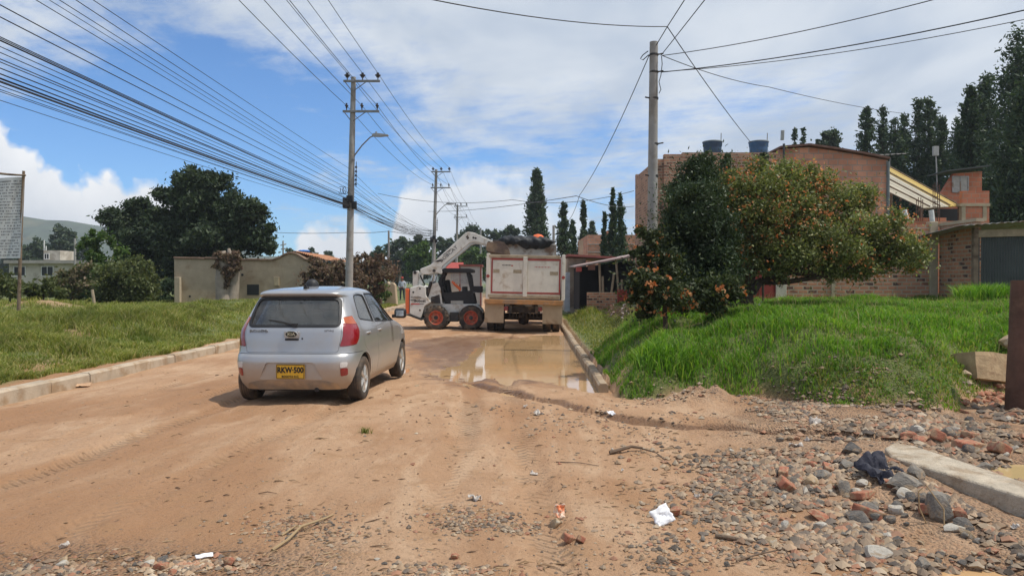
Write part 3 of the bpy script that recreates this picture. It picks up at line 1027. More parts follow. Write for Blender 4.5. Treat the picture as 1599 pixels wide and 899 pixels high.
def build_car():
    zsC = [0.20, 0.27, 0.34, 0.42, 0.52, 0.60, 0.645, 0.70, 0.80, 0.92, 0.99, 1.06, 1.20, 1.33, 1.375, 1.405, 1.435, 1.455, 1.470, 1.480]
    f_r = curve1([0.20, 0.27, 0.36, 0.46, 0.56, 0.62, 0.655, 0.72, 0.82, 0.93, 0.99, 1.10, 1.22, 1.345, 1.37, 1.40, 1.425, 1.45, 1.465, 1.480],
                 [0.13, 0.07, 0.03, 0.005, 0.00, 0.02, 0.055, 0.065, 0.075, 0.095, 0.125, 0.19, 0.265, 0.345, 0.30, 0.285, 0.33, 0.50, 0.80, 1.30], 0.010)
    f_f = curve1([0.20, 0.30, 0.45, 0.60, 0.70, 0.80, 0.87, 0.92, 0.96, 1.00, 1.10, 1.25, 1.38, 1.42, 1.45, 1.465, 1.480],
                 [3.46, 3.55, 3.595, 3.58, 3.52, 3.38, 3.14, 2.90, 2.70, 2.62, 2.45, 2.20, 1.98, 1.88, 1.75, 1.65, 1.42], 0.014)
    f_w = curve1([0.20, 0.28, 0.38, 0.52, 0.62, 0.72, 0.84, 0.92, 0.97, 1.06, 1.20, 1.33, 1.39, 1.42, 1.445, 1.465, 1.480],
                 [0.715, 0.765, 0.785, 0.800, 0.797, 0.792, 0.785, 0.768, 0.745, 0.705, 0.648, 0.592, 0.560, 0.530, 0.470, 0.36, 0.16], 0.012)
    zs = np.unique(np.concatenate([np.linspace(0.20, 0.60, 15), np.linspace(0.60, 0.72, 12), np.linspace(0.72, 1.34, 24), np.linspace(1.34, 1.48, 26)]))
    NP = 168

    def shell(off=0.0, z0=0.2, z1=1.48):
        V = []
        for z in zs:
            zz = z
            a, b, ww = float(f_r(z)) - off, float(f_f(z)) + off, float(f_w(z)) + off
            yc, h = (a + b) / 2, (b - a) / 2
            tt = np.linspace(-np.pi / 2, 1.5 * np.pi, 2001)
            c, s = np.cos(tt), np.sin(tt)
            p_, q_ = 6.5, 9.0
            x = ww * np.sign(c) * np.abs(c) ** (2 / p_)
            y = yc + h * np.sign(s) * np.abs(s) ** (2 / q_)
            L = np.concatenate([[0], np.cumsum(np.hypot(np.diff(x), np.diff(y)))])
            g = np.linspace(0, L[-1], NP + 1)[:-1]
            xx, yy = np.interp(g, L, x), np.interp(g, L, y)
            zoff = off if z > 1.43 else 0
            # roof crown: the roof skin falls a little to the back
            V.append(np.stack([xx, yy, np.full(NP, zz + zoff)], 1))
        V = np.concatenate(V)
        n = len(zs)
        F = []
        for i in range(n - 1):
            for k in range(NP):
                k2 = (k + 1) % NP
                F.append((i * NP + k, i * NP + k2, (i + 1) * NP + k2, (i + 1) * NP + k))
        F.append(tuple(range(NP - 1, -1, -1)))
        F.append(tuple((n - 1) * NP + k for k in range(NP)))
        me = bpy.data.meshes.new('shell')
        me.from_pydata([tuple(v) for v in V], [], F)
        for p in me.polygons:
            p.use_smooth = True
        me.update()
        return me

    def hollow(me, th):
        o = bpy.data.objects.new('tmp', me)
        col.objects.link(o)
        md = o.modifiers.new('s', 'SOLIDIFY')
        md.thickness, md.offset = th, -1
        r = eval_mesh(o)
        bpy.data.objects.remove(o)
        return r

    base = hollow(shell(), 0.028)
    proud = hollow(shell(0.004), 0.030)
    inner = hollow(shell(-0.010), 0.004)

    def P(*prs):
        m = MB()
        for p in prs:
            m.prism(*p)
        return m

    def grow2(poly, d):
        """polygon pushed outwards by d"""
        n = len(poly)
        ar = sum(poly[i][0] * poly[(i + 1) % n][1] - poly[(i + 1) % n][0] * poly[i][1] for i in range(n))
        sg = 1 if ar > 0 else -1
        r = []
        for i in range(n):
            p0, p, p1 = Vector(poly[i - 1]), Vector(poly[i]), Vector(poly[(i + 1) % n])
            a, b = (p - p0).normalized(), (p1 - p).normalized()
            na, nb = Vector((a.y, -a.x)) * sg, Vector((b.y, -b.x)) * sg
            nn = (na + nb)
            nn = nn / max(nn.length_squared / 2, 0.5)
            q = p + nn * d
            r.append((q.x, q.y))
        return r

    win_r = rpoly([(0.62, 1.065), (1.255, 1.005), (1.255, 1.355), (1.0, 1.372), (0.76, 1.345)], [0.05, 0.02, 0.03, 0.1, 0.07], 4)
    win_f = rpoly([(1.345, 0.998), (2.44, 0.955), (2.36, 1.02), (1.95, 1.325), (1.80, 1.368), (1.345, 1.372)], [0.02, 0.02, 0.05, 0.12, 0.12, 0.03], 4)
    scr_f = rpoly([(-0.66, 1.0), (0.66, 1.0), (0.545, 1.375), (-0.545, 1.375)], 0.07, 4)
    scr_r = rpoly([(-0.585, 0.985), (0.585, 0.985), (0.565, 1.17), (0.530, 1.338), (-0.530, 1.338), (-0.565, 1.17)], [0.07, 0.07, 0.2, 0.09, 0.09, 0.2], 5)
    hatch = rpoly([(-0.575, 0.665), (0.575, 0.665), (0.612, 0.86), (0.607, 0.99), (0.585, 1.17), (0.550, 1.352), (-0.550, 1.352), (-0.585, 1.17), (-0.607, 0.99), (-0.612, 0.86)], [0.03, 0.03, .1, .1, .1, .04, .04, .1, .1, .1], 3)
    door_f = rpoly([(1.30, 0.30), (2.50, 0.30), (2.60, 0.55), (2.55, 0.93), (1.99, 1.345), (1.82, 1.393), (1.30, 1.398)], [0.03, 0.10, 0.1, 0.1, 0.1, 0.1, 0.03], 3)
    door_r = rpoly([(1.29, 0.30), (1.02, 0.30), (0.955, 0.46), (0.80, 0.62), (0.60, 0.70), (0.545, 1.0), (0.70, 1.36), (0.98, 1.396), (1.29, 1.398)], [0.03, 0.06, 0.1, 0.1, 0.08, 0.1, 0.1, 0.1, 0.03], 3)
    lampR = rpoly([(0.585, 1.095), (0.70, 1.115), (0.86, 1.02), (0.86, 0.80), (0.74, 0.745), (0.588, 0.735), (0.628, 0.86), (0.617, 0.99)], [0.02, 0.04, 0.06, 0.08, 0.05, 0.03, 0.1, 0.1], 4)
    mir = lambda poly: [(-x, z) for x, z in reversed(poly)]
    arch = [(0.345 * math.cos(2 * math.pi * k / 40), 0.345 * math.sin(2 * math.pi * k / 40)) for k in range(40)]
    AX = (0.58, 2.965)
    arches = P(*[('%s' % 'x', [(y + a, 0.285 + b) for a, b in arch], s * 0.40, s * 1.1) for y in AX for s in (1, -1)]) if False else None
    ar = MB()
    for y in AX:
        for s in (1, -1):
            ar.prism([(y + a, 0.285 + b) for a, b in arch], 'x', min(s * 0.45, s * 1.1), max(s * 0.45, s * 1.1))
    bumpR = [(-1.0, 0.1), (1.0, 0.1), (1.0, 0.655), (-1.0, 0.655)]

    car = thing('car', 'silver five-door hatchback car standing on the muddy road with its back to us', 'car')
    G = 0.004
    # ---- body less the openings
    body = base
    cut = MB()
    for s in (1, -1):
        lo, hi = (0.2, 1.1) if s > 0 else (-1.1, -0.2)
        cut.prism(grow2(door_f, 0.0), 'x', lo, hi)
    body = boolean(body, cut, 'DIFFERENCE')
    cut = MB()
    for s in (1, -1):
        lo, hi = (0.2, 1.1) if s > 0 else (-1.1, -0.2)
        cut.prism(grow2(door_r, 0.0), 'x', lo, hi)
    body = boolean(body, cut, 'DIFFERENCE')
    body = boolean(body, ar, 'DIFFERENCE')
    body = boolean(body, P((hatch, 'y', -0.4, 0.66)), 'DIFFERENCE')
    body = boolean(body, P((scr_f, 'y', 1.6, 3.2)), 'DIFFERENCE')
    side_l = rpoly([(-0.4, 0.6), (0.22, 0.70), (0.36, 0.80), (0.43, 0.93), (0.43, 1.02), (0.36, 1.20), (-0.4, 1.3)], [0.01, .05, .1, .1, .1, .05, .01], 4)

    def lamp_cut(poly, d):
        s = 1 if poly[0][0] > 0 else -1
        return boolean(P((grow2(poly, d), 'y', -0.4, 0.7)).mesh('lc'), P((grow2(side_l, d), 'x', min(s * 0.3, s * 1.2), max(s * 0.3, s * 1.2))), 'INTERSECT')
    body = boolean(body, lamp_cut(lampR, 0.0), 'DIFFERENCE')
    body = boolean(body, lamp_cut(mir(lampR), 0.0), 'DIFFERENCE')
    body = boolean(body, P((bumpR, 'y', -0.4, 0.50)), 'DIFFERENCE')

    def part(name, me, m, parent=car, smooth=True):
        me.name = name
        me.materials.clear()
        o = link(name, me, m, parent)
        me.polygons.foreach_set('material_index', np.zeros(len(me.polygons), dtype=np.int32))
        if smooth:
            smooth_by_angle(me, 32)
        return o

    part('body', body, silver)
    # ---- doors with windows and handles
    for s in (1, -1):
        lo, hi = (0.2, 1.1) if s > 0 else (-1.1, -0.2)
        for nm, poly, win, hy in (('front_door', door_f, win_f, 1.45), ('rear_door', door_r, win_r, 0.80)):
            d = boolean(base, P((grow2(poly, -G), 'x', lo, hi)), 'INTERSECT')
            if nm == 'rear_door':
                d = boolean(d, ar, 'DIFFERENCE')
            d = boolean(d, P((win, 'x', lo, hi)), 'DIFFERENCE')
            do = part(nm, d, silver)
            g = boolean(inner, P((grow2(win, 0.006), 'x', lo, hi)), 'INTERSECT')
            part('window', g, tint if nm == 'rear_door' else clear, do)
            fr = boolean(proud, P((grow2(win, 0.014), 'x', lo, hi)), 'INTERSECT')
            fr = boolean(fr, P((grow2(win, -0.002), 'x', lo, hi)), 'DIFFERENCE')
            part('window_frame', fr, black_pl, do)
            hb = MB()
            xs_ = s * (float(f_w(0.865)) * 0.985 + 0.022)
            hb.tube([(xs_ - s * 0.035, hy - 0.085, 0.868), (xs_, hy - 0.06, 0.872), (xs_ + s * 0.003, hy, 0.874), (xs_, hy + 0.06, 0.872), (xs_ - s * 0.035, hy + 0.085, 0.868)], 0.013, 8)
            hb.obj('handle', silver, do, smooth=True)
            if nm == 'front_door':
                mm = MB()
                mm.box((s * 0.83, 2.24, 1.02), (0.10, 0.05, 0.05))
                mm.obj('mirror_arm', black_pl, do, bevel=0.012)
                mm = MB()
                mm.box((s * 0.915, 2.22, 1.065), (0.185, 0.105, 0.15))
                mo = mm.obj('mirror', black_pl, do, bevel=0.045, seg=4)
                mm = MB()
                mm.box((s * 0.915, 2.166, 1.065), (0.12, 0.004, 0.085))
                mm.obj('mirror_glass', chrome, do, bevel=0.002)
    # quarter trim between rear window and pillar
    # ---- tailgate
    tg = boolean(base, P((grow2(hatch, -G), 'y', -0.4, 0.66)), 'INTERSECT')
    tg = boolean(tg, P((scr_r, 'y', -0.4, 0.8)), 'DIFFERENCE')
    to = part('tailgate', tg, silver)
    g = boolean(inner, P((grow2(scr_r, 0.006), 'y', -0.4, 0.8)), 'INTERSECT')
    part('rear_window', g, tint, to)
    fr = boolean(proud, P((grow2(scr_r, 0.012), 'y', -0.4, 0.8)), 'INTERSECT')
    fr = boolean(fr, P((grow2(scr_r, -0.022), 'y', -0.4, 0.8)), 'DIFFERENCE')
    part('window_frame', fr, black_pl, to)
    # wiper
    wb = MB()

    def rear_y(z):
        return float(f_r(z))
    wb.tube([(0.02, rear_y(1.0) - 0.015, 1.0), (-0.16, rear_y(1.05) - 0.012, 1.045), (-0.33, rear_y(1.07) - 0.0, 1.068)], [0.012, 0.007, 0.005], 6)
    wb.box((0.02, rear_y(1.0) - 0.005, 1.0), (0.06, 0.05, 0.045))
    wb.obj('wiper', black_pl, to, smooth=True)
    # badge, handle and lettering
    yb = rear_y(0.87) - 0.004
    eb = MB()
    eb.prism(rpoly([(-0.092, 0.845), (0.092, 0.845), (0.098, 0.93), (-0.098, 0.93)], 0.02, 3), 'y', yb - 0.022, yb + 0.02)
    eb.obj('badge_plinth', silver, to, bevel=0.006)
    ov = MB()
    ov.prism([(0.070 * math.cos(a * math.pi / 12), 0.893 + 0.034 * math.sin(a * math.pi / 12)) for a in range(24)], 'y', yb - 0.028, yb - 0.0225)
    ov.obj('badge', plate_k, to)
    rg = MB()
    rg.tube([(0.074 * math.cos(a * math.pi / 12), yb - 0.026, 0.893 + 0.037 * math.sin(a * math.pi / 12)) for a in range(25)], 0.005, 6)
    rg.obj('badge_rim', chrome, to, smooth=True)
    hd = MB()
    hd.box((0, yb - 0.010, 0.828), (0.17, 0.03, 0.024))
    hd.obj('handle', black_pl, to, bevel=0.008)
    lk = MB()
    lk.tube([(0.13, yb - 0.006, 0.838), (0.13, yb + 0.01, 0.838)], 0.011, 10)
    lk.obj('lock', black_pl, to)
    RX = Matrix.Rotation(math.pi / 2, 4, 'X')
    text_obj('KIA', 0.050, chrome, to, Matrix.Translation((0, yb - 0.030, 0.893)) @ RX, sx=1.25, bold=0.002)
    yb2 = rear_y(0.925) + 0.010
    text_obj('PICANTO', 0.048, badge_m, to, Matrix.Translation((-0.43, yb2, 0.928)) @ Matrix.Rotation(-0.09, 4, 'Z') @ RX, sx=1.15, bold=0.0015, extrude=0.012)
    text_obj('ION', 0.048, badge_m, to, Matrix.Translation((0.46, yb2 + 0.008, 0.928)) @ Matrix.Rotation(0.09, 4, 'Z') @ RX, sx=1.3, bold=0.0015, extrude=0.012)
    # ---- bumper
    bm_ = boolean(base, P((rpoly([(-1.0, 0.1), (1.0, 0.1), (1.0, 0.649), (-1.0, 0.649)], 0.002, 1), 'y', -0.4, 0.497)), 'INTERSECT')
    bm_ = boolean(bm_, ar, 'DIFFERENCE')
    rec = rpoly([(-0.395, 0.345), (0.395, 0.345), (0.30, 0.548), (-0.30, 0.548)], 0.03, 3)
    bm_ = boolean(bm_, P((rec, 'y', -0.4, 0.3)), 'DIFFERENCE')
    bo = part('bumper', bm_, silver)
    rp = MB()
    rp.prism(grow2(rec, 0.012), 'y', 0.034, 0.046)
    rp.obj('plate_recess', silver, bo)
    lp_ = boolean(proud, P((rpoly([(-0.60, 0.19), (0.60, 0.19), (0.56, 0.285), (0.42, 0.318), (-0.42, 0.318), (-0.56, 0.285)], 0.02, 2), 'y', -0.4, 0.4)), 'INTERSECT')
    part('lower_trim', lp_, mat('dusty_reflection_trim', (0.27, 0.23, 0.19), 0.7, c2=DUST, c2s=3, c2t=(0.35, 0.6)), bo)  # tan ground reflection put into the lip's colour, plus dust patches
    for s in (1, -1):
        for z0, z1, m, nm in ((0.372, 0.475, lens_red, 'reflector'), (0.477, 0.55, lens_clr, 'reversing_lamp')):
            pl = rpoly([(s * 0.615, z0), (s * 0.69, z0 + 0.012), (s * 0.695, z1), (s * 0.615, z1)], 0.02, 3)
            r = boolean(proud, P((pl, 'y', -0.4, 0.42)), 'INTERSECT')
            part(nm, r, m, bo)
    # plate
    pt = MB()
    pt.prism(rpoly([(-0.18, 0.345), (0.18, 0.345), (0.18, 0.525), (-0.18, 0.525)], 0.012, 3), 'y', 0.012, 0.020)
    po = pt.obj('number_plate', plate_y, car, bevel=0.002)
    bd = MB()
    for (x, z, a, c) in ((0, 0.352, 0.344, 0.006), (0, 0.518, 0.344, 0.006), (-0.171, 0.435, 0.006, 0.162), (0.171, 0.435, 0.006, 0.162)):
        bd.box((x, 0.0105, z), (a, 0.003, c))
    bd.obj('border', plate_k, po)
    text_obj('RKW·500', 0.098, plate_k, po, Matrix.Translation((0, 0.0105, 0.452)) @ RX, sx=0.83, bold=0.0035)
    text_obj('BOGOTA D.C.', 0.034, plate_k, po, Matrix.Translation((0, 0.0105, 0.374)) @ RX, sx=1.0, bold=0.001)
    # ---- lights
    for s in (1, -1):
        lp = lampR if s > 0 else mir(lampR)
        L = boolean(proud, lamp_cut(lp, -0.003), 'INTERSECT')
        red = boolean(L, P(([(-1, 0.5), (1, 0.5), (1, 0.955), (0.0, 1.13), (-1, 0.955)], 'y', -1, 1)), 'INTERSECT')
        amb = boolean(L, P(([(-1, 0.958), (0, 1.133), (1, 0.958), (1, 1.3), (-1, 1.3)], 'y', -1, 1)), 'INTERSECT')
        lo_ = part('tail_light', red, lens_red)
        part('indicator', amb, lens_amb, lo_)
    # headlights wrap the front corners
    for s in (1, -1):
        hl = [(s * 0.42, 0.66), (s * 0.9, 0.72), (s * 0.9, 0.86), (s * 0.55, 0.78)]
        r = boolean(proud, P((hl, 'y', 2.9, 3.8)), 'INTERSECT')
        part('headlight', r, lens_clr)
    # windscreen
    g = boolean(inner, P((grow2(scr_f, 0.006), 'y', 1.6, 3.2)), 'INTERSECT')
    part('windscreen', g, clear)
    # antenna foot and dark round dome on the roof
    an = MB()
    an.box((0.0, 0.62, 1.466), (0.05, 0.10, 0.03))
    an.tube([(0.0, 0.60, 1.475), (0.0, 0.585, 1.515)], [0.018, 0.012], 8)
    an.obj('antenna', black_pl, car, bevel=0.008)
    dm = MB()
    dm.lathe([(0.088, 1.474), (0.09, 1.495), (0.083, 1.53), (0.063, 1.56), (0.032, 1.578), (0.002, 1.582)], 20, Matrix.Translation((-0.13, 1.25, 0)))
    dm.obj('roof_dome', black_pl, car, smooth=True)
    # ---- under and inside
    fl = MB()
    fl.box((0, 1.78, 0.215), (1.16, 3.2, 0.07))
    fl.box((0, 0.50, 0.30), (0.9, 0.5, 0.16))
    fl.tube([(0.30, 0.10, 0.20), (0.30, 0.9, 0.22)], 0.028, 10)
    fl.box((0, 0.58, 0.27), (1.3, 0.09, 0.09))
    fl.box((0, 2.965, 0.27), (1.2, 0.09, 0.09))
    fl.obj('underbody', black_pl, car)
    for y in AX:
        for s in (1, -1):
            wl = MB()
            arc = [(y + 0.352 * math.cos(R(a)), 0.285 + 0.352 * math.sin(R(a))) for a in range(12, 157, 9)]
            n = len(arc)
            wl.add([(s * 0.765, a, b) for a, b in arc] + [(s * 0.47, a, b) for a, b in arc], [(i, i + 1, n + i + 1, n + i) for i in range(n - 1)] + [tuple(range(n, 2 * n))])
            wl.obj('wheel_well', dark_in, car)
    it = MB()
    it.box((0, 1.5, 0.45), (1.36, 2.5, 0.30))
    it.box((0, 2.58, 0.80), (1.30, 0.42, 0.26))
    it.obj('cabin_floor', dark_in, car)
    for x in (-0.36, 0.36):
        sb = MB()
        sb.box((x, 1.50, 0.68), (0.48, 0.50, 0.18))
        sb.box((x, 1.25, 0.97), (0.46, 0.13, 0.56), (-0.18, 0, 0))
        sb.box((x, 1.19, 1.315), (0.26, 0.09, 0.15), (-0.12, 0, 0))
        sb.obj('front_seat', seat_m, car, bevel=0.03, seg=3)
    sb = MB()
    sb.box((0, 0.82, 0.66), (1.20, 0.48, 0.18))
    sb.box((0, 0.56, 0.88), (1.16, 0.13, 0.50), (-0.22, 0, 0))
    for x in (-0.38, 0.38):
        sb.box((x, 0.50, 1.13), (0.24, 0.08, 0.11), (-0.2, 0, 0))
    sb.obj('rear_seat', seat_m, car, bevel=0.03, seg=3)
    sw = MB()
    sw.tube([(-0.36 + 0.18 * math.cos(a * math.pi / 10), 2.17 - 0.07 * math.sin(a * math.pi / 10), 0.98 + 0.165 * math.sin(a * math.pi / 10)) for a in range(21)], 0.016, 8)
    sw.obj('steering_wheel', black_pl, car, smooth=True)
    # ---- wheels
    for y in AX:
        for s in (1, -1):
            M = Matrix.Translation((s * 0.70, y, 0.287)) @ Matrix.Rotation(s * math.pi / 2, 4, 'Y')
            tb = MB()
            tb.lathe([(0.182, -0.085), (0.215, -0.092), (0.262, -0.09), (0.282, -0.076), (0.287, -0.05), (0.2885, 0.0), (0.287, 0.05), (0.282, 0.076), (0.262, 0.09), (0.215, 0.092), (0.182, 0.085)], 48, M)
            wo = tb.obj('wheel', rubber, car, smooth=50)
            gr = MB()
            for zc in (-0.045, -0.015, 0.015, 0.045):
                gr.lathe([(0.2895, zc - 0.003), (0.2895, zc + 0.003)], 48, M)
            gr.obj('tread', black_pl, wo)
            rm = MB()
            rm.lathe([(0.188, -0.07), (0.190, 0.070), (0.182, 0.082), (0.172, 0.075), (0.165, 0.045), (0.160, 0.02)], 40, M)
            for k in range(5):
                for d in (-0.13, 0.13):
                    a = 2 * math.pi * k / 5 + 0.2
                    p0 = M @ Vector((0.035 * math.cos(a), 0.035 * math.sin(a), 0.068))
                    p1 = M @ Vector((0.172 * math.cos(a + d), 0.172 * math.sin(a + d), 0.060))
                    rm.tube([p0, p1], [0.022, 0.017], 6)
            rm.lathe([(0.0, 0.082), (0.035, 0.082), (0.045, 0.074), (0.05, 0.05)], 20, M)
            rm.obj('rim', alloy, wo, smooth=40)
            dk = MB()
            dk.lathe([(0.0, 0.018), (0.17, 0.018)], 24, M)
            dk.obj('brake_disc', dark_in, wo)
    for me in (base, proud, inner):
        bpy.data.meshes.remove(me)
    a = R(-3.2)
    K = 1.045
    car.scale = (K, K, K)
    car.rotation_euler = (0, R(-1.0), a)
    # stand on the ruts
    car.location = (-2.86, 9.52, 0)
    zs_ = []
    for lx in (-0.7, 0.7):
        for ly in AX:
            q = Matrix.Rotation(a, 3, 'Z') @ Vector((lx * K, ly * K, 0)) + car.location
            zs_.append(gz(q.x, q.y))
    car.location.z = sum(zs_) / 4 + 0.004
    zl, zr = (zs_[0] + zs_[1]) / 2, (zs_[2] + zs_[3]) / 2
    car.rotation_euler.y = -math.atan2(zr - zl, 1.4 * K)
    return car


build_car()


# ------------------------------------------------------------------ skid-steer loader
white_w = mat('worn_white_paint', (0.66, 0.64, 0.59), 0.5, var=0.12, vs=4, bump=0.08, c2=(0.36, 0.28, 0.20), c2s=2.6, c2t=(0.50, 0.70), coat=0.1)
steel_d = mat('dark_steel', (0.045, 0.043, 0.042), 0.5, 0.3, var=0.3, c2=(0.14, 0.10, 0.07), c2s=4, c2t=(0.5, 0.7))
orange = mat('safety_orange', (0.72, 0.15, 0.05), 0.5, var=0.15, bump=0.05)
rim_red = mat('orange_red_rim', (0.52, 0.105, 0.055), 0.55, var=0.25, vs=6, bump=0.1, c2=(0.33, 0.20, 0.13), c2s=5, c2t=(0.5, 0.7))
bucket_m = mat('muddy_steel', (0.13, 0.085, 0.065), 0.75, 0.2, var=0.35, bump=0.4, c2=(0.25, 0.17, 0.11), c2s=2)
rod_m = mat('cylinder_rod', (0.65, 0.65, 0.66), 0.2, 0.9, bump=0)
ink = mat('dark_lettering', (0.03, 0.028, 0.03), 0.6, bump=0)
ink_red = mat('red_lettering', (0.45, 0.05, 0.04), 0.6, bump=0)


def build_loader():
    Wd = 1.62
    q = 0.00433

    def p(zx, zy):
        return ((zx - 60) * q, (822 - zy) * q)

    T = thing('skid_steer_loader', 'white skid-steer loader with orange rims raising its boom over the dump truck', 'loader')
    # wheels
    for cx, cz in ((1.05, 0.40), (2.22, 0.395)):
        for s in (0, 1):
            yy = 0.14 if s == 0 else Wd - 0.14
            sg = -1 if s == 0 else 1
            M = Matrix.Translation((cx, yy, cz)) @ Matrix.Rotation(-sg * math.pi / 2, 4, 'X')
            b = MB()
            b.lathe([(0.24, -0.13), (0.30, -0.142), (0.37, -0.135), (0.40, -0.11), (0.405, 0.0), (0.40, 0.11), (0.37, 0.135), (0.30, 0.142), (0.24, 0.13)], 40, M)
            wo = b.obj('wheel', rubber, T, smooth=50)
            lg = MB()
            for k in range(20):
                a = 2 * math.pi * k / 20
                for zz, da in ((-0.065, 0.0), (0.065, 0.157)):
                    MM = M @ Matrix.Rotation(a + da, 4, 'Z') @ Matrix.Translation((0.403, 0, zz)) @ Matrix.Rotation((0.5 if zz > 0 else -0.5), 4, 'X')
                    c = MB().box((0, 0, 0), (0.035, 0.045, 0.15))
                    lg.add([MM @ Vector(v) for v in c.v], c.f)
            lg.obj('tread', rubber, wo)
            r = MB()
            r.lathe([(0.245, -0.10), (0.245, 0.128), (0.225, 0.135), (0.205, 0.10), (0.185, 0.05), (0.12, 0.045), (0.115, 0.085), (0.0, 0.087)], 32, M)
            r.obj('rim', rim_red, wo, smooth=40)
            h = MB()
            h.lathe([(0.075, 0.05), (0.07, 0.10), (0.0, 0.105)], 20, M)
            for k in range(8):
                a = 2 * math.pi * k / 8
                c = M @ Vector((0.15 * math.cos(a), 0.15 * math.sin(a), 0.05))
                h.tube([c, c + (M.to_3x3() @ Vector((0, 0, 0.022)))], 0.016, 6)
            h.obj('hub', steel_d, wo, smooth=40)
    # chassis
    ch = MB()
    ch.prism(rpoly([(0.62, 0.27), (2.55, 0.27), (2.62, 0.60), (2.42, 0.85), (1.35, 0.85), (1.15, 0.90), (0.60, 0.90)], 0.05, 2), 'y', 0.30, Wd - 0.30)
    ch.obj('chassis', white_w, T, bevel=0.02)
    for y0 in (0.22, Wd - 0.22):
        st = MB()
        st.box((1.65, y0, 0.42), (0.30, 0.16, 0.32))
        st.obj('step', steel_d, T, bevel=0.02)
    # rear engine housing
    eh = MB()
    eh.prism(rpoly([p(98, 700), p(185, 735), p(215, 640), p(265, 610), p(225, 560), p(222, 492), p(180, 478), p(100, 498)], 0.04, 2), 'y', 0.06, Wd - 0.06)
    eo = eh.obj('engine_housing', white_w, T, bevel=0.025)
    gd = MB()
    gd.prism([p(62, 710), p(90, 715), p(190, 752), p(215, 735), p(186, 733), p(100, 700)], 'y', 0.04, Wd - 0.04)
    gd.obj('rear_guard', steel_d, T, bevel=0.01)
    for y0 in (0.15, Wd - 0.15):
        tl = MB()
        tl.box((0.085, y0, 0.95), (0.13, 0.16, 0.86))
        tl.obj('tail_lamp_guard', orange, T, bevel=0.03)
    td = MB()
    td.box((0.06, Wd / 2, 1.0), (0.10, Wd - 0.5, 0.8))
    td.obj('rear_door', steel_d, T, bevel=0.02)
    for a in (p(127, 533), p(178, 672), p(178, 505)):
        bt = MB()
        bt.tube([(a[0], 0.05, a[1]), (a[0], 0.07, a[1])], 0.032, 12)
        bt.obj('bolt', steel_d, eo)
    # upright, engine side panel
    for y0 in (0.10, Wd - 0.28):
        up = MB()
        up.prism(rpoly([p(122, 372), p(168, 365), p(160, 490), p(120, 490)], 0.03, 2), 'y', y0, y0 + 0.18)
        up.obj('boom_tower', white_w, T, bevel=0.015)
    for y0 in (0.048, Wd - 0.108):
        for a in (p(140, 381), p(288, 367), p(713, 152), p(548, 108), p(609, 116), p(592, 112)):
            pp = MB()
            pp.tube([(a[0], y0, a[1]), (a[0], y0 + 0.06, a[1])], 0.055 if a[1] < 2.1 or a[0] > 2.7 else 0.035, 14)
            pp.obj('pivot_pin', steel_d, T)
    for y0 in (0.24, Wd - 0.30):
        sd = MB()
        sd.prism(rpoly([p(230, 590), p(262, 470), p(310, 455), p(332, 500), p(350, 630), p(262, 615)], 0.02, 2), 'y', y0, y0 + 0.06)
        so = sd.obj('side_panel', white_w, T, bevel=0.01)
        gl = MB()
        y1 = y0 - 0.014 if y0 < 1 else y0 + 0.062
        gl.prism([p(258, 575), p(325, 550), p(334, 622), p(264, 618)], 'y', y1, y1 + 0.012)
        for k in range(6):
            zz = p(0, 568 + k * 9)[1]
            gl.box(((295 - 60) * q, y1 - 0.006 if y0 < 1 else y1 + 0.018, zz), (0.28, 0.008, 0.012))
        gl.obj('grille', steel_d, so)
    en = MB()
    en.box((0.72, Wd / 2, 1.05), (1.0, Wd - 0.66, 0.75))
    en.obj('engine_block', steel_d, T, bevel=0.02)
    # hydraulic lift cylinders
    for y0 in (0.20, Wd - 0.20):
        cy = MB()
        a, b = Vector((p(222, 585)[0], y0, p(222, 585)[1])), Vector((p(286, 370)[0], y0, p(286, 370)[1]))
        cy.tube([a, a.lerp(b, 0.62)], 0.055, 12)
        co_ = cy.obj('lift_cylinder', steel_d, T, smooth=True)
        cr = MB()
        cr.tube([a.lerp(b, 0.6), b], 0.026, 10)
        cr.obj('rod', rod_m, co_, smooth=True)
    # boom arms with cross tube
    poly = [p(180, 352), p(215, 340), p(258, 322), p(290, 296), p(530, 74), p(552, 66), p(600, 74), p(648, 96), p(742, 138), p(749, 155), p(742, 172), p(722, 177), p(690, 169), p(640, 150), p(592, 144), p(560, 154), p(352, 330), p(344, 352), p(352, 385), p(338, 394), p(312, 382), p(290, 384), p(240, 397), p(200, 395), p(182, 378)]
    for i, y0 in enumerate((0.06, Wd - 0.24)):
        bo_ = MB()
        bo_.prism(rpoly(poly, 0.03, 2), 'y', y0, y0 + 0.18)
        ob = bo_.obj('boom_arm', white_w, T, bevel=0.018)
        if i == 0:
            ang = math.atan2((rp_ := (Vector(p(540, 110)) - Vector(p(330, 300)))).y, rp_.x)
            Mx = Matrix.Translation((p(395, 238)[0], y0 - 0.003, p(395, 238)[1])) @ Matrix.Rotation(-ang, 4, 'Y') @ Matrix.Rotation(math.pi / 2, 4, 'X')
            text_obj('BOBCAT', 0.16, ink, ob, Mx @ Matrix.Translation((0.02, -0.02, 0)), sx=1.2)
            ar_ = MB()
            for pl in ([p(532, 105), p(548, 92), p(552, 104), p(540, 114)], [p(538, 118), p(556, 106), p(560, 116), p(545, 126)], [p(284, 296), p(330, 282), p(360, 288), p(318, 300)], [p(355, 244), p(420, 196), p(422, 200), p(358, 248)]):
                ar_.prism(pl, 'y', y0 - 0.004, y0 + 0.002)
            ar_.obj('decal', ink, ob)
    ct = MB()
    ct.tube([(p(715, 152)[0], 0.1, p(715, 152)[1]), (p(715, 152)[0], Wd - 0.1, p(715, 152)[1])], 0.06, 12)
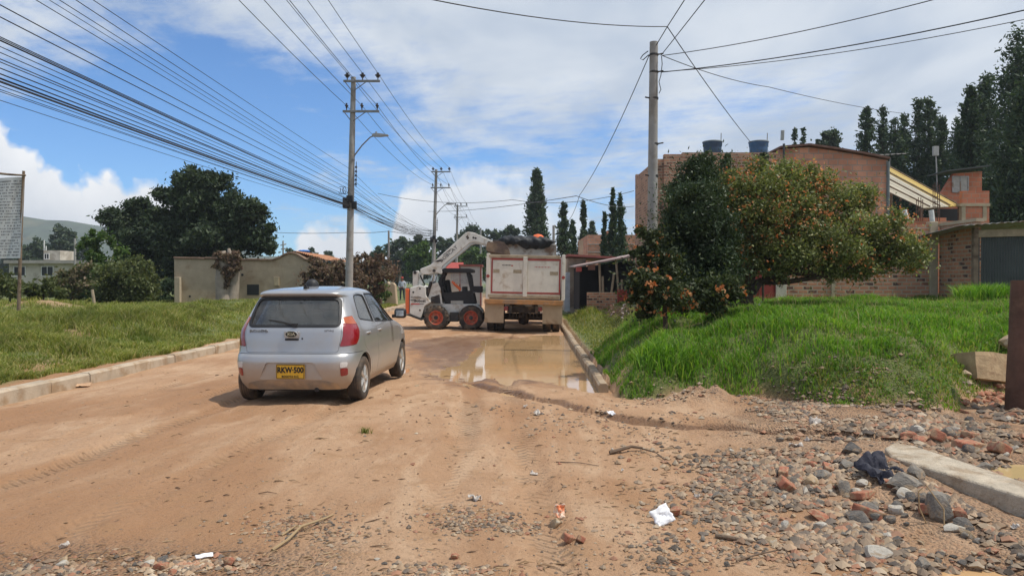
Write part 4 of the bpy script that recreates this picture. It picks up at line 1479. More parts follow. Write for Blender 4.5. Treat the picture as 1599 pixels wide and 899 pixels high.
    ct.tube([(p(580, 110)[0], 0.1, p(580, 110)[1]), (p(580, 110)[0], Wd - 0.1, p(580, 110)[1])], 0.07, 12)
    ct.tube([(p(230, 365)[0], 0.1, p(230, 365)[1]), (p(230, 365)[0], Wd - 0.1, p(230, 365)[1])], 0.07, 12)
    ct.obj('cross_tube', steel_d, T, smooth=True)
    # tilt cylinder, hoses
    tc_ = MB()
    for y0 in (0.5, Wd - 0.5):
        tc_.tube([(p(590, 112)[0], y0, p(590, 112)[1]), (p(690, 128)[0], y0, p(690, 128)[1])], 0.045, 10)
        tc_.tube([(p(690, 128)[0], y0, p(690, 128)[1]), (p(788, 130)[0], y0, p(788, 130)[1])], 0.022, 8)
    tc_.obj('tilt_cylinder', steel_d, T, smooth=True)
    hs = MB()
    for k in range(3):
        hs.tube([(p(170, 400)[0], 0.35 + 0.05 * k, p(170, 400)[1]), (p(188, 440)[0], 0.34 + 0.05 * k, p(188, 440)[1]), (p(205, 470)[0], 0.36 + 0.05 * k, p(200, 470)[1]), (p(190, 500)[0], 0.4, p(190, 500)[1])], 0.02, 6)
    hs.obj('hoses', black_pl, T, smooth=True)
    # bucket, tipped over the truck body
    bk = MB()
    prof = [(3.02, 2.95), (3.03, 2.72), (3.12, 2.62), (3.58, 2.58), (3.60, 2.60), (3.14, 2.66), (3.07, 2.74), (3.06, 2.95)]
    prof = [p(700, 150), p(690, 205), p(712, 222), p(880, 250), p(880, 246), p(720, 214), p(700, 200), p(706, 152)]
    side = [p(700, 150), p(690, 205), p(712, 222), p(880, 250), p(868, 205), p(830, 150), p(780, 140)]
    bk.prism(prof, 'y', -0.10, Wd + 0.10)
    bk.prism(side, 'y', -0.12, -0.10)
    bk.prism(side, 'y', Wd + 0.10, Wd + 0.12)
    bk.obj('bucket', bucket_m, T, bevel=0.006)
    # cab cage
    yA, yB = 0.36, Wd - 0.36
    for y0 in (yA, yB - 0.06):
        cb = MB()
        cb.prism([p(348, 378), p(372, 378), p(336, 450), p(390, 628), p(366, 628), p(310, 452)], 'y', y0, y0 + 0.06)
        cb.prism([p(532, 380), p(556, 380), p(612, 640), p(588, 640)], 'y', y0, y0 + 0.06)
        cb.prism([p(366, 610), p(604, 618), p(606, 640), p(370, 632)], 'y', y0, y0 + 0.06)
        cb.obj('cab_frame', black_pl, T, bevel=0.01)
    rf = MB()
    rf.prism(rpoly([p(344, 352), p(360, 346), p(560, 348), p(592, 356), p(590, 382), p(345, 382)], 0.03, 2), 'y', yA - 0.04, yB + 0.04)
    rf.obj('cab_roof', black_pl, T, bevel=0.015)
    for y0 in (yB - 0.03, yA + 0.005):
        lw = MB()
        lw.prism([p(344, 540), p(580, 520), p(604, 618), p(370, 612)], 'y', y0, y0 + 0.025)
        lo = lw.obj('cab_side', black_pl, T)
    pl_ = MB()
    pl_.box(((460 - 60) * q, yA - 0.004, p(0, 612)[1]), (0.42, 0.008, 0.10))
    pl_.obj('notice_plate', mat('grey_plate', (0.42, 0.40, 0.36), 0.6), lo)
    ms = MB()
    for y0 in (yA + 0.02, yB - 0.02):
        for k in range(9):
            x0 = 415 + k * 15
            ms.tube([(p(x0, 384)[0], y0, p(x0, 384)[1]), (p(x0 + 4, 470)[0], y0, p(x0 + 4, 470)[1])], 0.010, 4)
        for k in range(6):
            z0 = 390 + k * 15
            ms.tube([(p(412, z0)[0], y0, p(412, z0)[1]), (p(548, z0)[0], y0, p(548, z0)[1])], 0.010, 4)
    ms.obj('window_mesh', mat('pale_mesh', (0.42, 0.42, 0.42), 0.5), T)
    bw = MB()
    bw.prism([p(350, 385), p(342, 450), p(372, 540), p(380, 540), p(350, 450), p(358, 385)], 'y', yA + 0.06, yB - 0.06)
    bw.obj('cab_back', dark_in, T)
    stt = MB()
    stt.box(((425 - 60) * q, Wd / 2, p(0, 570)[1]), (0.50, 0.5, 0.18))
    stt.box(((385 - 60) * q, Wd / 2, p(0, 500)[1]), (0.14, 0.48, 0.55), (0, -0.15, 0))
    stt.obj('seat', dark_in, T, bevel=0.04)
    bar = MB()
    a, b = Vector((p(420, 450)[0], yA + 0.05, p(420, 450)[1])), Vector((p(488, 516)[0], yA + 0.05, p(488, 516)[1]))
    bar.tube([a, b], 0.05, 10)
    bar.obj('safety_bar', orange, T, smooth=True)
    ll = MB()
    ll.box((p(515, 525)[0], Wd / 2, p(515, 525)[1]), (0.16, 0.6, 0.3))
    ll.box((p(470, 560)[0], Wd / 2, p(470, 560)[1]), (0.7, 0.8, 0.06))
    ll.obj('controls', steel_d, T, bevel=0.02)
    ft = MB()
    ft.box((p(618, 512)[0], Wd / 2, p(618, 512)[1]), (0.32, Wd - 0.7, 0.22))
    fo = ft.obj('front_lamp_box', black_pl, T, bevel=0.02)
    fl2 = MB()
    fl2.box((p(600, 531)[0], yA + 0.005, p(600, 531)[1]), (0.14, 0.02, 0.05))
    fl2.obj('lamp', lens_clr, fo)
    fp = MB()
    fp.prism([p(555, 385), p(580, 398), p(592, 490), p(572, 490), p(566, 400)], 'y', yA + 0.02, yA + 0.05)
    fp.obj('grab_rail', black_pl, T)
    # lettering on the housing
    RXm = Matrix.Rotation(math.pi / 2, 4, 'X')
    text_obj('Bobcat', 0.125, ink, eo, Matrix.Translation((p(178, 600)[0], 0.058, p(178, 600)[1])) @ RXm, sx=1.1, bold=0.004)
    rl = MB()
    rl.box((p(142, 624)[0], 0.058, p(142, 624)[1]), (0.30, 0.006, 0.035))
    rl.obj('stripe', ink_red, eo)
    r2 = MB()
    r2.box((p(192, 623)[0], 0.058, p(192, 623)[1]), (0.14, 0.006, 0.02))
    for k in range(9):
        r2.box((p(112 + k * 9, 571)[0], 0.058, p(0, 571 + (k % 3))[1]), (0.026, 0.006, 0.03))
    for k in range(3):
        r2.box((p(110 + k * 9, 594)[0], 0.058, p(0, 594)[1]), (0.028, 0.006, 0.035))
    r2.obj('small_lettering', ink, eo)
    Y0 = 24.7
    x0 = at(631.5, 515, Y0).x
    T.location = (x0, Y0, gz(x0 + 1.5, Y0 + 0.6) - 0.005)
    return T


build_loader()


# ------------------------------------------------------------------ dump truck
ivory = mat('worn_ivory_paint', (0.68, 0.63, 0.55), 0.6, var=0.14, vs=3, bump=0.12, c2=(0.38, 0.27, 0.17), c2s=2.3, c2t=(0.52, 0.74))
ivory_d = mat('muddy_ivory', (0.40, 0.325, 0.23), 0.75, var=0.2, vs=3, bump=0.2, c2=(0.24, 0.15, 0.085), c2s=2.5, c2t=(0.5, 0.7))
red_st = mat('faded_red_stripe', (0.34, 0.060, 0.05), 0.6, var=0.25, vs=6, bump=0.05, c2=(0.50, 0.40, 0.31), c2s=7, c2t=(0.60, 0.70))
rust = mat('rusty_steel', (0.42, 0.21, 0.085), 0.85, var=0.3, vs=6, bump=0.3, c2=(0.30, 0.19, 0.12), c2s=3)
flap = mat('muddy_flap', (0.43, 0.34, 0.235), 0.8, var=0.2, vs=2.5, bump=0.15, c2=(0.26, 0.17, 0.10), c2s=2.2, c2t=(0.5, 0.72))
tarp_m = mat('black_tarpaulin', (0.020, 0.021, 0.024), 0.6, var=0.3, vs=3, bump=0.5, bs=8)
chas = mat('truck_chassis', (0.040, 0.032, 0.026), 0.85, var=0.3, bump=0.3, c2=(0.13, 0.085, 0.05), c2s=3)
dirty_w = mat('rust_streaked_white', (0.48, 0.45, 0.40), 0.7, var=0.2, vs=3, bump=0.15, c2=(0.20, 0.12, 0.075), c2s=1.7, c2t=(0.46, 0.64))


def build_truck():
    T = thing('dump_truck', 'ivory dump truck with red-bordered tailgate standing behind the puddle', 'truck')
    Yr = 23.6
    k = Yr / FPX          # metres per photo pixel at the tail
    cx = 816.8

    def p(px, py):
        """photo pixel at the tail -> local x, z"""
        return ((px - cx) * k, CAMH - (py - 440) * k + 0.06)
    # tailgate
    tgm = MB()
    x0, zt = p(763, 401); x1, zb = p(875, 466)
    tgm.box((0, 0.02, (zt + zb) / 2), (x1 - x0, 0.05, zt - zb))
    tg = tgm.obj('tailgate', ivory, T, bevel=0.008)
    pn = MB()
    for a, b in ((767.5, 814.5), (822.0, 870.5)):
        xa, za = p(a, 408); xb, zb2 = p(b, 457)
        pn.box(((xa + xb) / 2, -0.012, (za + zb2) / 2), (xb - xa, 0.016, za - zb2))
    pn.obj('panel', ivory, tg, bevel=0.006)
    cp = MB()
    xa, za = p(814.8, 401); xb, zb2 = p(821.2, 463)
    cp.box(((xa + xb) / 2, -0.03, (za + zb2) / 2), (xb - xa, 0.06, za - zb2))
    cp.obj('centre_post', ivory, tg, bevel=0.008)
    rm = MB()
    for (a, b, c, d) in ((765.0, 403.5, 873.5, 406.5), (765.0, 455.8, 873.5, 458.6), (765.0, 406.7, 767.2, 455.6), (871.0, 406.7, 873.4, 455.6)):
        xa, za = p(a, b); xb, zb2 = p(c, d)
        if xb - xa > 1:
            for u0, u1 in ((xa, p(814.5, 0)[0]), (p(821.6, 0)[0], xb)):
                rm.box(((u0 + u1) / 2, -0.013, (za + zb2) / 2), (u1 - u0, 0.016, za - zb2))
        else:
            rm.box(((xa + xb) / 2, -0.013, (za + zb2) / 2), (xb - xa, 0.016, za - zb2))
    rm.obj('border_stripe', red_st, tg)
    fr = MB()
    fr.box((0, -0.018, p(0, 400.5)[1]), (x1 - x0, 0.05, 0.09))
    fr.box((0, -0.018, p(0, 462.5)[1]), (x1 - x0 + 0.02, 0.05, 0.10))
    fr.obj('frame', ivory_d, tg, bevel=0.01)
    bare = mat('bare_patch', (0.36, 0.29, 0.20), 0.7, var=0.35, vs=14)
    for (a, b, w_) in ((773, 424, 10), (806, 424, 13), (863, 426, 13)):
        pt = MB()
        x, z = p(a, b)
        pt.box((x, -0.0215, z), (w_ * k, 0.004, 0.115))
        pt.obj('scraped_plate', bare, tg)
    RXm = Matrix.Rotation(math.pi / 2, 4, 'X')
    lt = MB()
    for i in range(7):
        x, z = p(782.5 + i * 2.1, 414.5)
        lt.box((x, -0.0215, z), (0.026, 0.004, 0.028 + 0.012 * (i % 2)))
    lt.obj('small_lettering', ink, tg)
    lt = MB()
    for i in range(11):
        x, z = p(833.5 + i * 2.3, 416.5)
        lt.box((x, -0.0215, z), (0.024, 0.004, 0.026 + 0.010 * ((i * 3) % 2)))
    lt.box((p(797.5, 0)[0], -0.0215, p(0, 415)[1]), (0.06, 0.004, 0.035))
    lt.obj('red_lettering', ink_red, tg)
    # corner posts with lamps
    for a, b in ((757.5, 762.8), (875.2, 880)):
        ps = MB()
        xa, za = p(a, 396.5); xb, zb2 = p(b, 468)
        ps.box(((xa + xb) / 2, 0.03, (za + zb2) / 2), (xb - xa, 0.14, za - zb2))
        po = ps.obj('corner_post', ivory, T, bevel=0.012)
        lm = MB()
        x, z = p((a + b) / 2, 432)
        lm.tube([(x, -0.046, z), (x, -0.06, z)], 0.055, 14)
        lm.obj('side_reflector', red_st, po)
    # box
    bx = MB()
    L = 4.6
    zt2, zb3 = p(0, 400)[1], p(0, 468)[1]
    for a in (760, 877.5):
        x, _ = p(a, 0)
        bx.box((x, 0.12 + L / 2, (zt2 + zb3) / 2), (0.07, L, zt2 - zb3))
        for j in range(6):
            bx.box((x + (0.06 if a > 800 else -0.06), 0.4 + j * 0.78, (zt2 + zb3) / 2), (0.05, 0.10, zt2 - zb3 - 0.05))
    bx.box((0, 0.12 + L / 2, zb3 + 0.05), (p(877, 0)[0] - p(760, 0)[0] - 0.08, L, 0.10))
    bx.obj('cargo_box', ivory, T, bevel=0.006)
    ld = MB()
    n = 14
    gx = np.linspace(p(763, 0)[0], p(874, 0)[0], n); gy = np.linspace(0.15, L, n)
    lv = [(x, y, zb3 + 0.35 + 0.55 * math.sin(math.pi * i / (n - 1)) * math.sin(math.pi * j / (n - 1)) + 0.12 * float(fbm(np.array([x * 2]), np.array([y * 2]), 3, 4)[0])) for j, y in enumerate(gy) for i, x in enumerate(gx)]
    ld.add(lv, [(j * n + i, j * n + i + 1, (j + 1) * n + i + 1, (j + 1) * n + i) for j in range(n - 1) for i in range(n - 1)])
    lo = ld.obj('load', mat('dug_soil', (0.20, 0.13, 0.08), 0.95, var=0.4, bump=0.7), T, smooth=True)
    # headboard
    hbY = 0.12 + L
    kk = (Yr + hbY) / FPX
    hz0, hz1 = zb3, CAMH + (440 - 378) * kk
    hx0, hx1 = (778 - cx) * kk, (865 - cx) * kk
    hb = MB()
    hb.box(((hx0 + hx1) / 2, hbY + 0.05, (hz0 + hz1) / 2), (hx1 - hx0, 0.08, hz1 - hz0))
    hb.box(((hx0 + hx1) / 2, hbY - 0.02, hz1 - 0.03), (hx1 - hx0, 0.06, 0.06))
    hb.obj('headboard', dirty_w, T, bevel=0.01)
    tp = MB()
    pts, rs = [], []
    for i in range(15):
        f = i / 14
    nU, nR = 60, 20
    V = []
    for i in range(nU + 1):
        f = i / nU
        end = min(1.0, 8 * f + 0.15, 8 * (1 - f) + 0.15)
        for kq in range(nR):
            a = 2 * math.pi * kq / nR
            q = float(fbm(np.array([f * 9 + math.cos(a) * 0.8]), np.array([math.sin(a) * 1.2 + 3 + f * 4]), 4, 6)[0])
            ry = (0.30 + 0.12 * q) * end
            rz = (0.13 + 0.05 * math.sin(f * 3.1) + 0.13 * q) * end
            sag = 0.16 * math.exp(-((f - 0.52) / 0.16) ** 2) * (math.sin(a) < 0) * abs(math.sin(a)) + 0.05 * math.sin(f * 11) * (math.sin(a) < 0)
            V.append((hx0 - 0.12 + f * (hx1 - hx0 + 0.12), hbY + 0.05 + ry * math.cos(a), hz1 + 0.13 + rz * math.sin(a) - sag - 0.05 * f))
    Fc = [(i * nR + k, i * nR + (k + 1) % nR, (i + 1) * nR + (k + 1) % nR, (i + 1) * nR + k) for i in range(nU) for k in range(nR)]
    tp.add(V, Fc + [tuple(range(nR)), tuple(nU * nR + k for k in range(nR))])
    to = tp.obj('rolled_tarp', tarp_m, T, smooth=50)
    # cab beyond
    cbm = MB()
    cbm.prism(rpoly([(hbY + 0.30, 0.55), (hbY + 2.2, 0.55), (hbY + 2.25, 1.3), (hbY + 2.0, hz1 - 0.12), (hbY + 0.30, hz1 - 0.08)], 0.12, 4), 'x', hx0 + 0.12, hx1 - 0.05)
    cbo = cbm.obj('cab', mat('cab_white', (0.6, 0.58, 0.54), 0.45, coat=0.4), T, bevel=0.03)
    cw = MB()
    for x in (hx0 + 0.115, hx1 - 0.045):
        cw.box((x, hbY + 1.2, 1.75), (0.012, 1.0, 0.6))
    cw.box(((hx0 + hx1) / 2, hbY + 2.14, 1.75), (hx1 - hx0 - 0.5, 0.03, 0.7), (-0.25, 0, 0))
    cw.obj('window', tint, cbo)
    # bumper beam
    bb_ = MB()
    xa, za = p(755.5, 468); xb, zb2 = p(878, 475)
    bb_.box(((xa + xb) / 2, 0.0, (za + zb2) / 2), (xb - xa, 0.20, za - zb2))
    bb_.obj('bumper_beam', rust, T, bevel=0.012)
    # flaps
    for a, b in ((755.8, 785.8), (846.5, 877.5)):
        fm = MB()
        xa, za = p(a, 474); xb, zb2 = p(b, 505)
        n = 6
        vs, fs = [], []
        for j in range(n + 1):
            z = za + (zb2 - za) * j / n
            y = 0.06 + 0.05 * (j / n) ** 2
            vs += [(xa, y, z), (xb, y, z), (xa, y + 0.012, z), (xb, y + 0.012, z)]
        for j in range(n):
            o = j * 4
            fs += [(o, o + 1, o + 5, o + 4), (o + 3, o + 2, o + 6, o + 7), (o, o + 4, o + 6, o + 2), (o + 1, o + 3, o + 7, o + 5)]
        fs += [(0, 2, 3, 1), (n * 4, n * 4 + 1, n * 4 + 3, n * 4 + 2)]
        fm.add(vs, fs)
        fm.obj('mud_flap', flap, T)
    # lamps
    for a in (789.5, 842):
        lm = MB()
        x, z = p(a, 482)
        lm.box((x, 0.06, z), (0.14, 0.06, 0.145))
        lo = lm.obj('tail_lamp', lens_red, T, bevel=0.012)
    cr = MB()
    xa, _ = p(789, 0); xb, _ = p(842, 0)
    cr.box(((xa + xb) / 2, 0.12, p(0, 481)[1]), (xb - xa, 0.08, 0.10))
    cr.box(((xa + xb) / 2, 0.10, p(0, 483)[1]), (0.12, 0.1, 0.16))
    for s in (-0.42, 0.42):
        cr.box((s, 3.2, 0.78), (0.09, 6.6, 0.24))
    cr.tube([(-0.9, 1.05, 0.48), (0.9, 1.05, 0.48)], 0.09, 10)
    cr.lathe([(0.02, -0.25), (0.14, -0.2), (0.22, 0.0), (0.14, 0.2), (0.02, 0.25)], 16, Matrix.Translation((0, 1.05, 0.48)))
    cr.tube([(-0.9, 2.25, 0.48), (0.9, 2.25, 0.48)], 0.09, 10)
    cr.tube([(0, 1.05, 0.55), (0, 5.0, 0.70)], 0.05, 8)
    cr.box((0, 0.16, 0.74), (1.05, 0.03, 0.16))
    for i in range(9):
        cr.box((-0.45 + i * 0.11, 0.165, 0.60 - 0.05 * random.random()), (0.03, 0.02, 0.18))
    cr.obj('chassis', chas, T)
    # wheels: twin rear, single front
    for y, xx in ((1.05, (-1.08, -0.79, 0.79, 1.08)), (2.25, (-1.08, -0.79, 0.79, 1.08)), (5.9, (-0.95, 0.95))):
        for x in xx:
            M = Matrix.Translation((x, y, 0.48)) @ Matrix.Rotation(math.pi / 2 if x > 0 else -math.pi / 2, 4, 'Y')
            w_ = MB()
            w_.lathe([(0.26, -0.11), (0.36, -0.125), (0.45, -0.115), (0.485, -0.09), (0.49, 0.0), (0.485, 0.09), (0.45, 0.115), (0.36, 0.125), (0.26, 0.11)], 36, M)
            wo = w_.obj('wheel', rubber, T, smooth=50)
            r = MB()
            r.lathe([(0.265, -0.09), (0.265, 0.10), (0.24, 0.08), (0.2, 0.02), (0.1, 0.03), (0.09, 0.09), (0.0, 0.095)], 24, M)
            r.obj('rim', chas, wo, smooth=40)
    T.location = (at(cx, 440, Yr).x, Yr, -0.06)
    T.rotation_euler = (0, R(1.2), R(-1.2))
    # orange cloth bundle on the tarp
    og = MB()
    og.lathe([(0.02, 0.20), (0.10, 0.17), (0.16, 0.09), (0.19, 0.0), (0.12, -0.03), (0.0, -0.03)], 14, Matrix.Diagonal((1.3, 1, 0.75, 1)))
    oo = og.obj('orange_cap', mat('orange_cloth', (0.75, 0.16, 0.06), 0.8, bump=0.3), smooth=60)
    oo.location = at(840, 371.5, Yr + hbY + 0.05)
    tag(oo, 'small orange cap lying on the black tarpaulin above the truck headboard', 'cap')


build_truck()

# ================================================================== BUILDINGS
adobe = mat('adobe_plaster', (0.43, 0.345, 0.24), 0.95, var=0.18, vs=2.0, bump=0.3, bs=14, c2=(0.32, 0.235, 0.15), c2s=1.0, c2t=(0.48, 0.70))
adobe_t = mat('clay_coping', (0.22, 0.145, 0.10), 0.95, var=0.3, vs=4, bump=0.4)
tile = mat('clay_roof_tile', (0.40, 0.19, 0.10), 0.9, var=0.3, vs=5, bump=0.4)
cream = mat('cream_plaster', (0.50, 0.46, 0.39), 0.9, var=0.15, vs=1.2, bump=0.15, c2=(0.36, 0.32, 0.26), c2s=0.8)
dark_op = mat('dark_opening', (0.018, 0.02, 0.022), 0.5, bump=0)
block_b = brick_mat('hollow_block', (0.47, 0.215, 0.135), (0.57, 0.29, 0.19), (0.36, 0.27, 0.215), 0.36, 0.22, 0.022, 0.6, patch=(0.40, 0.24, 0.17), patch_t=(0.62, 0.80))
old_b = brick_mat('old_brick', (0.52, 0.25, 0.15), (0.38, 0.17, 0.10), (0.42, 0.33, 0.24), 0.28, 0.115, 0.020, 0.9, patch=(0.45, 0.33, 0.22), patch_t=(0.58, 0.74), dark=0.9)
old_b2 = brick_mat('weathered_brick', (0.46, 0.245, 0.16), (0.33, 0.165, 0.11), (0.40, 0.30, 0.22), 0.25, 0.105, 0.018, 0.8, patch=(0.42, 0.27, 0.18), patch_t=(0.52, 0.72), dark=0.7)
red_b = brick_mat('red_block', (0.52, 0.20, 0.115), (0.45, 0.155, 0.09), (0.36, 0.24, 0.17), 0.34, 0.20, 0.014, 0.5)
conc2 = mat('column_concrete', (0.36, 0.33, 0.29), 0.95, var=0.2, vs=3, bump=0.4)
conc3 = mat('sandy_concrete', (0.42, 0.345, 0.235), 0.95, var=0.2, vs=3, bump=0.4)
tank_m = mat('dark_blue_tank', (0.030, 0.055, 0.095), 0.45, bump=0.03)
tank_b = mat('blue_tank', (0.045, 0.10, 0.19), 0.45, bump=0.03)
tank_s = mat('bright_blue_tank', (0.03, 0.16, 0.50), 0.45, bump=0.03)
zinc = mat('grey_zinc', (0.34, 0.34, 0.33), 0.5, 0.4, var=0.25, vs=2, bump=0.1, c2=(0.24, 0.17, 0.12), c2s=2)
slate_s = mat('dark_green_sheet', (0.060, 0.068, 0.066), 0.6, 0.1, var=0.25, vs=2, bump=0.1)
black_sh = mat('blackened_sheet', (0.028, 0.028, 0.030), 0.6, 0.1, var=0.3, vs=2, bump=0.1)
wood = mat('weathered_wood', (0.20, 0.145, 0.10), 0.95, var=0.35, vs=5, bump=0.5, bs=30, c2=(0.11, 0.075, 0.05), c2s=3)
wood_p = mat('pale_wood', (0.34, 0.27, 0.19), 0.95, var=0.3, vs=5, bump=0.4, bs=30)
rbar = mat('rusty_rebar', (0.12, 0.065, 0.045), 0.85, bump=0)
red_p = mat('dull_red_paint', (0.34, 0.055, 0.042), 0.65, var=0.2, bump=0.1)
pipe_w = mat('white_pipe', (0.66, 0.66, 0.63), 0.5, bump=0)


def wall_px(b, px0, px1, py_t, Y, z0=-0.3, th=0.2, dyb=0.0):
    """upright wall facing us between two pixel columns at distance Y"""
    a, c = at(px0, py_t, Y), at(px1, py_t, Y)
    b.box(((a.x + c.x) / 2, Y + th / 2 + dyb, (z0 + a.z) / 2), (c.x - a.x, th, a.z - z0))


def opening(name, px0, py0, px1, py1, Y, m, parent, frame=None, off=-0.012):
    a, c = at(px0, py0, Y), at(px1, py1, Y)
    b = MB()
    b.box(((a.x + c.x) / 2, Y + off, (a.z + c.z) / 2), (c.x - a.x, 0.03, a.z - c.z))
    o = b.obj(name, m, parent)
    if frame is not None:
        f = MB()
        t_ = 0.05
        mx_, mz = (a.x + c.x) / 2, (a.z + c.z) / 2
        for (x, z, sx_, sz) in ((mx_, a.z, c.x - a.x + t_, t_), (mx_, c.z, c.x - a.x + t_, t_), (a.x, mz, t_, a.z - c.z - t_), (c.x, mz, t_, a.z - c.z - t_), (mx_, mz, t_ * 0.7, a.z - c.z - t_)):
            f.box((x, Y + off - 0.02, z), (sx_, 0.04, sz))
        f.obj('frame', frame, o)
    return o


# ---- adobe house on the left
H = thing('adobe_house', 'low bare adobe house with clay tile coping behind the verge', 'house')
Y = 40.0
b = MB()
gp = [(272, 404), (340, 405), (375, 406.5), (428, 406.5), (434, 404), (442, 400), (450, 396.8), (456, 396), (462, 397.5), (470, 402), (478, 407), (486, 408)]
P_ = [at(x, y, Y) for x, y in gp]
b.prism([(p.x, p.z) for p in P_] + [(P_[-1].x, -0.2), (P_[0].x, -0.2)], 'y', Y, Y + 0.4)
x0, x1 = P_[0].x, P_[-1].x
b.box((x0 + 0.2, Y + 3.9, 1.25), (0.4, 7.0, 2.9))
b.box((x1 - 0.2, Y + 3.9, 1.25), (0.4, 7.0, 2.9))
b.box(((x0 + x1) / 2, Y + 7.6, 1.25), (x1 - x0, 0.4, 2.9))
b.obj('wall', adobe, H)
c = MB()
for q0, q1 in zip(P_[:-1], P_[1:]):
    n = max(1, int((q1 - q0).length / 0.32))
    for i in range(n):
        a, d = q0.lerp(q1, i / n), q0.lerp(q1, (i + 1) / n)
        ang = math.atan2(d.z - a.z, d.x - a.x)
        c.box(((a.x + d.x) / 2, Y + 0.16, (a.z + d.z) / 2 + 0.05 + random.uniform(-0.015, 0.015)), ((d - a).length * 0.97, 0.56, 0.10), (random.uniform(-0.03, 0.03), -ang, 0))
c.obj('coping', adobe_t, H, bevel=0.02)
r = MB()
zt = at(0, 397, Y).z
pk = P_[7]
for (xa, za, xb, zb) in ((P_[3].x, P_[3].z + 0.05, pk.x, pk.z + 0.14), (pk.x, pk.z + 0.14, P_[-1].x + 0.6, P_[-1].z + 0.10)):
    n = 14
    for i in range(n):
        f0, f1 = i / n, (i + 1) / n
        xa_, xb_ = xa + (xb - xa) * f0, xa + (xb - xa) * f1
        za_, zb_ = za + (zb - za) * f0, za + (zb - za) * f1
        xm, zm = (xa_ + xb_) / 2, (za_ + zb_) / 2 + 0.05
        r.add([(xa_, Y + 0.5, za_), (xm, Y + 0.5, zm), (xb_, Y + 0.5, zb_), (xa_, Y + 8, za_), (xm, Y + 8, zm), (xb_, Y + 8, zb_)], [(0, 1, 4, 3), (1, 2, 5, 4)])
r.obj('roof', tile, H)
opening('window', 386, 444, 404.5, 460.5, Y, dark_op, H)
v_ = MB()
for i in range(5):
    a = at(386.5, 446 + i * 3.2, Y); d = at(404, 446 + i * 3.2, Y)
    v_.box(((a.x + d.x) / 2, Y - 0.035, a.z), (d.x - a.x, 0.012, 0.02))
v_.obj('window_bars', slate_s, H)
mb_ = MB()
a, d = at(428.5, 432.5, Y), at(436.5, 446, Y)
mb_.box(((a.x + d.x) / 2, Y - 0.06, (a.z + d.z) / 2), (d.x - a.x, 0.12, a.z - d.z))
mb_.obj('meter_box', mat('meter_cream', (0.42, 0.34, 0.22), 0.8), H, bevel=0.01)
pl_ = MB()
wall_px(pl_, 272, 280.5, 432.5, Y - 0.25, -0.2, 0.24)
pl_.obj('buttress', mat('pale_plaster', (0.46, 0.38, 0.27), 0.95, var=0.15, bump=0.2), H, bevel=0.02)
hl = MB()
a = at(296.5, 462.5, Y)
hl.box((a.x, Y - 0.004, a.z), (0.10, 0.02, 0.10))
a = at(378.5, 429, Y)
hl.box((a.x, Y - 0.004, a.z), (0.12, 0.02, 0.12))
hl.obj('vent', dark_op, H)
tk = MB()
a = at(475, 394, 46.5)
tk.lathe([(0.0, 0.0), (0.30, 0.0), (0.36, 0.38), (0.38, 0.40), (0.30, 0.46), (0.0, 0.48)], 18, Matrix.Translation((a.x, 46.5, a.z - 0.32)))
o = tk.obj('water_tank', tank_s, smooth=40)
tag(o, 'small bright blue water tank on the tiled roof of the adobe house', 'water tank')

# ---- cream house far left
H = thing('cream_house', 'cream flat-roofed house with dark windows behind the shrubs and banner', 'house')
Y = 60.0
b = MB()
wall_px(b, 14, 190, 411, Y, -0.3, 8.0)
b.obj('wall', cream, H)
b = MB()
a, d = at(12, 406.5, Y), at(192, 411.5, Y)
b.box(((a.x + d.x) / 2, Y + 3.9, (a.z + d.z) / 2), (d.x - a.x, 8.8, a.z - d.z))
b.obj('roof_slab', conc2, H)
b = MB()
a, d = at(68, 391, Y + 2), at(94, 406, Y + 2)
b.box(((a.x + d.x) / 2, Y + 3, (a.z + d.z) / 2 - 0.1), (d.x - a.x, 2.0, a.z - d.z + 0.2))
so = b.obj('stair_box', cream, H)
opening('window', 69.5, 396, 77, 404.5, Y + 2, dark_op, so, pipe_w)
opening('window', 65, 416, 83.5, 430.5, Y, dark_op, H, pipe_w)
opening('window', 22, 416, 40, 430.5, Y, dark_op, H, pipe_w)
b = MB()
for x, y in ((69, 375), (72, 384)):
    a = at(x, y, Y + 3); d = at(x, 391, Y + 3)
    b.tube([a, d], 0.05, 6)
b.obj('roof_pole', pipe_w, H)

# ---- big brick house behind the flowering bush
H = thing('brick_house', 'large two-storey unplastered brick house with low gable behind the flowering bush', 'house')
b = MB()
ztop = at(1027, 243, 27).z
xc = at(1027, 243, 27).x
xe = at(1216, 240, 27).x
b.box((xc + 0.12, 29.4, (ztop - 0.3) / 2 + 0.1), (0.24, 4.5, ztop - 0.1))
b.box(((xc + 0.24 + xe) / 2 + 0.1, 27.12, (ztop + 0.05) / 2), (xe - xc - 0.24 + 0.2, 0.24, ztop + 0.05))
b.box(((xc + xe) / 2, 31.8, ztop / 2), (xe - xc, 0.24, ztop))
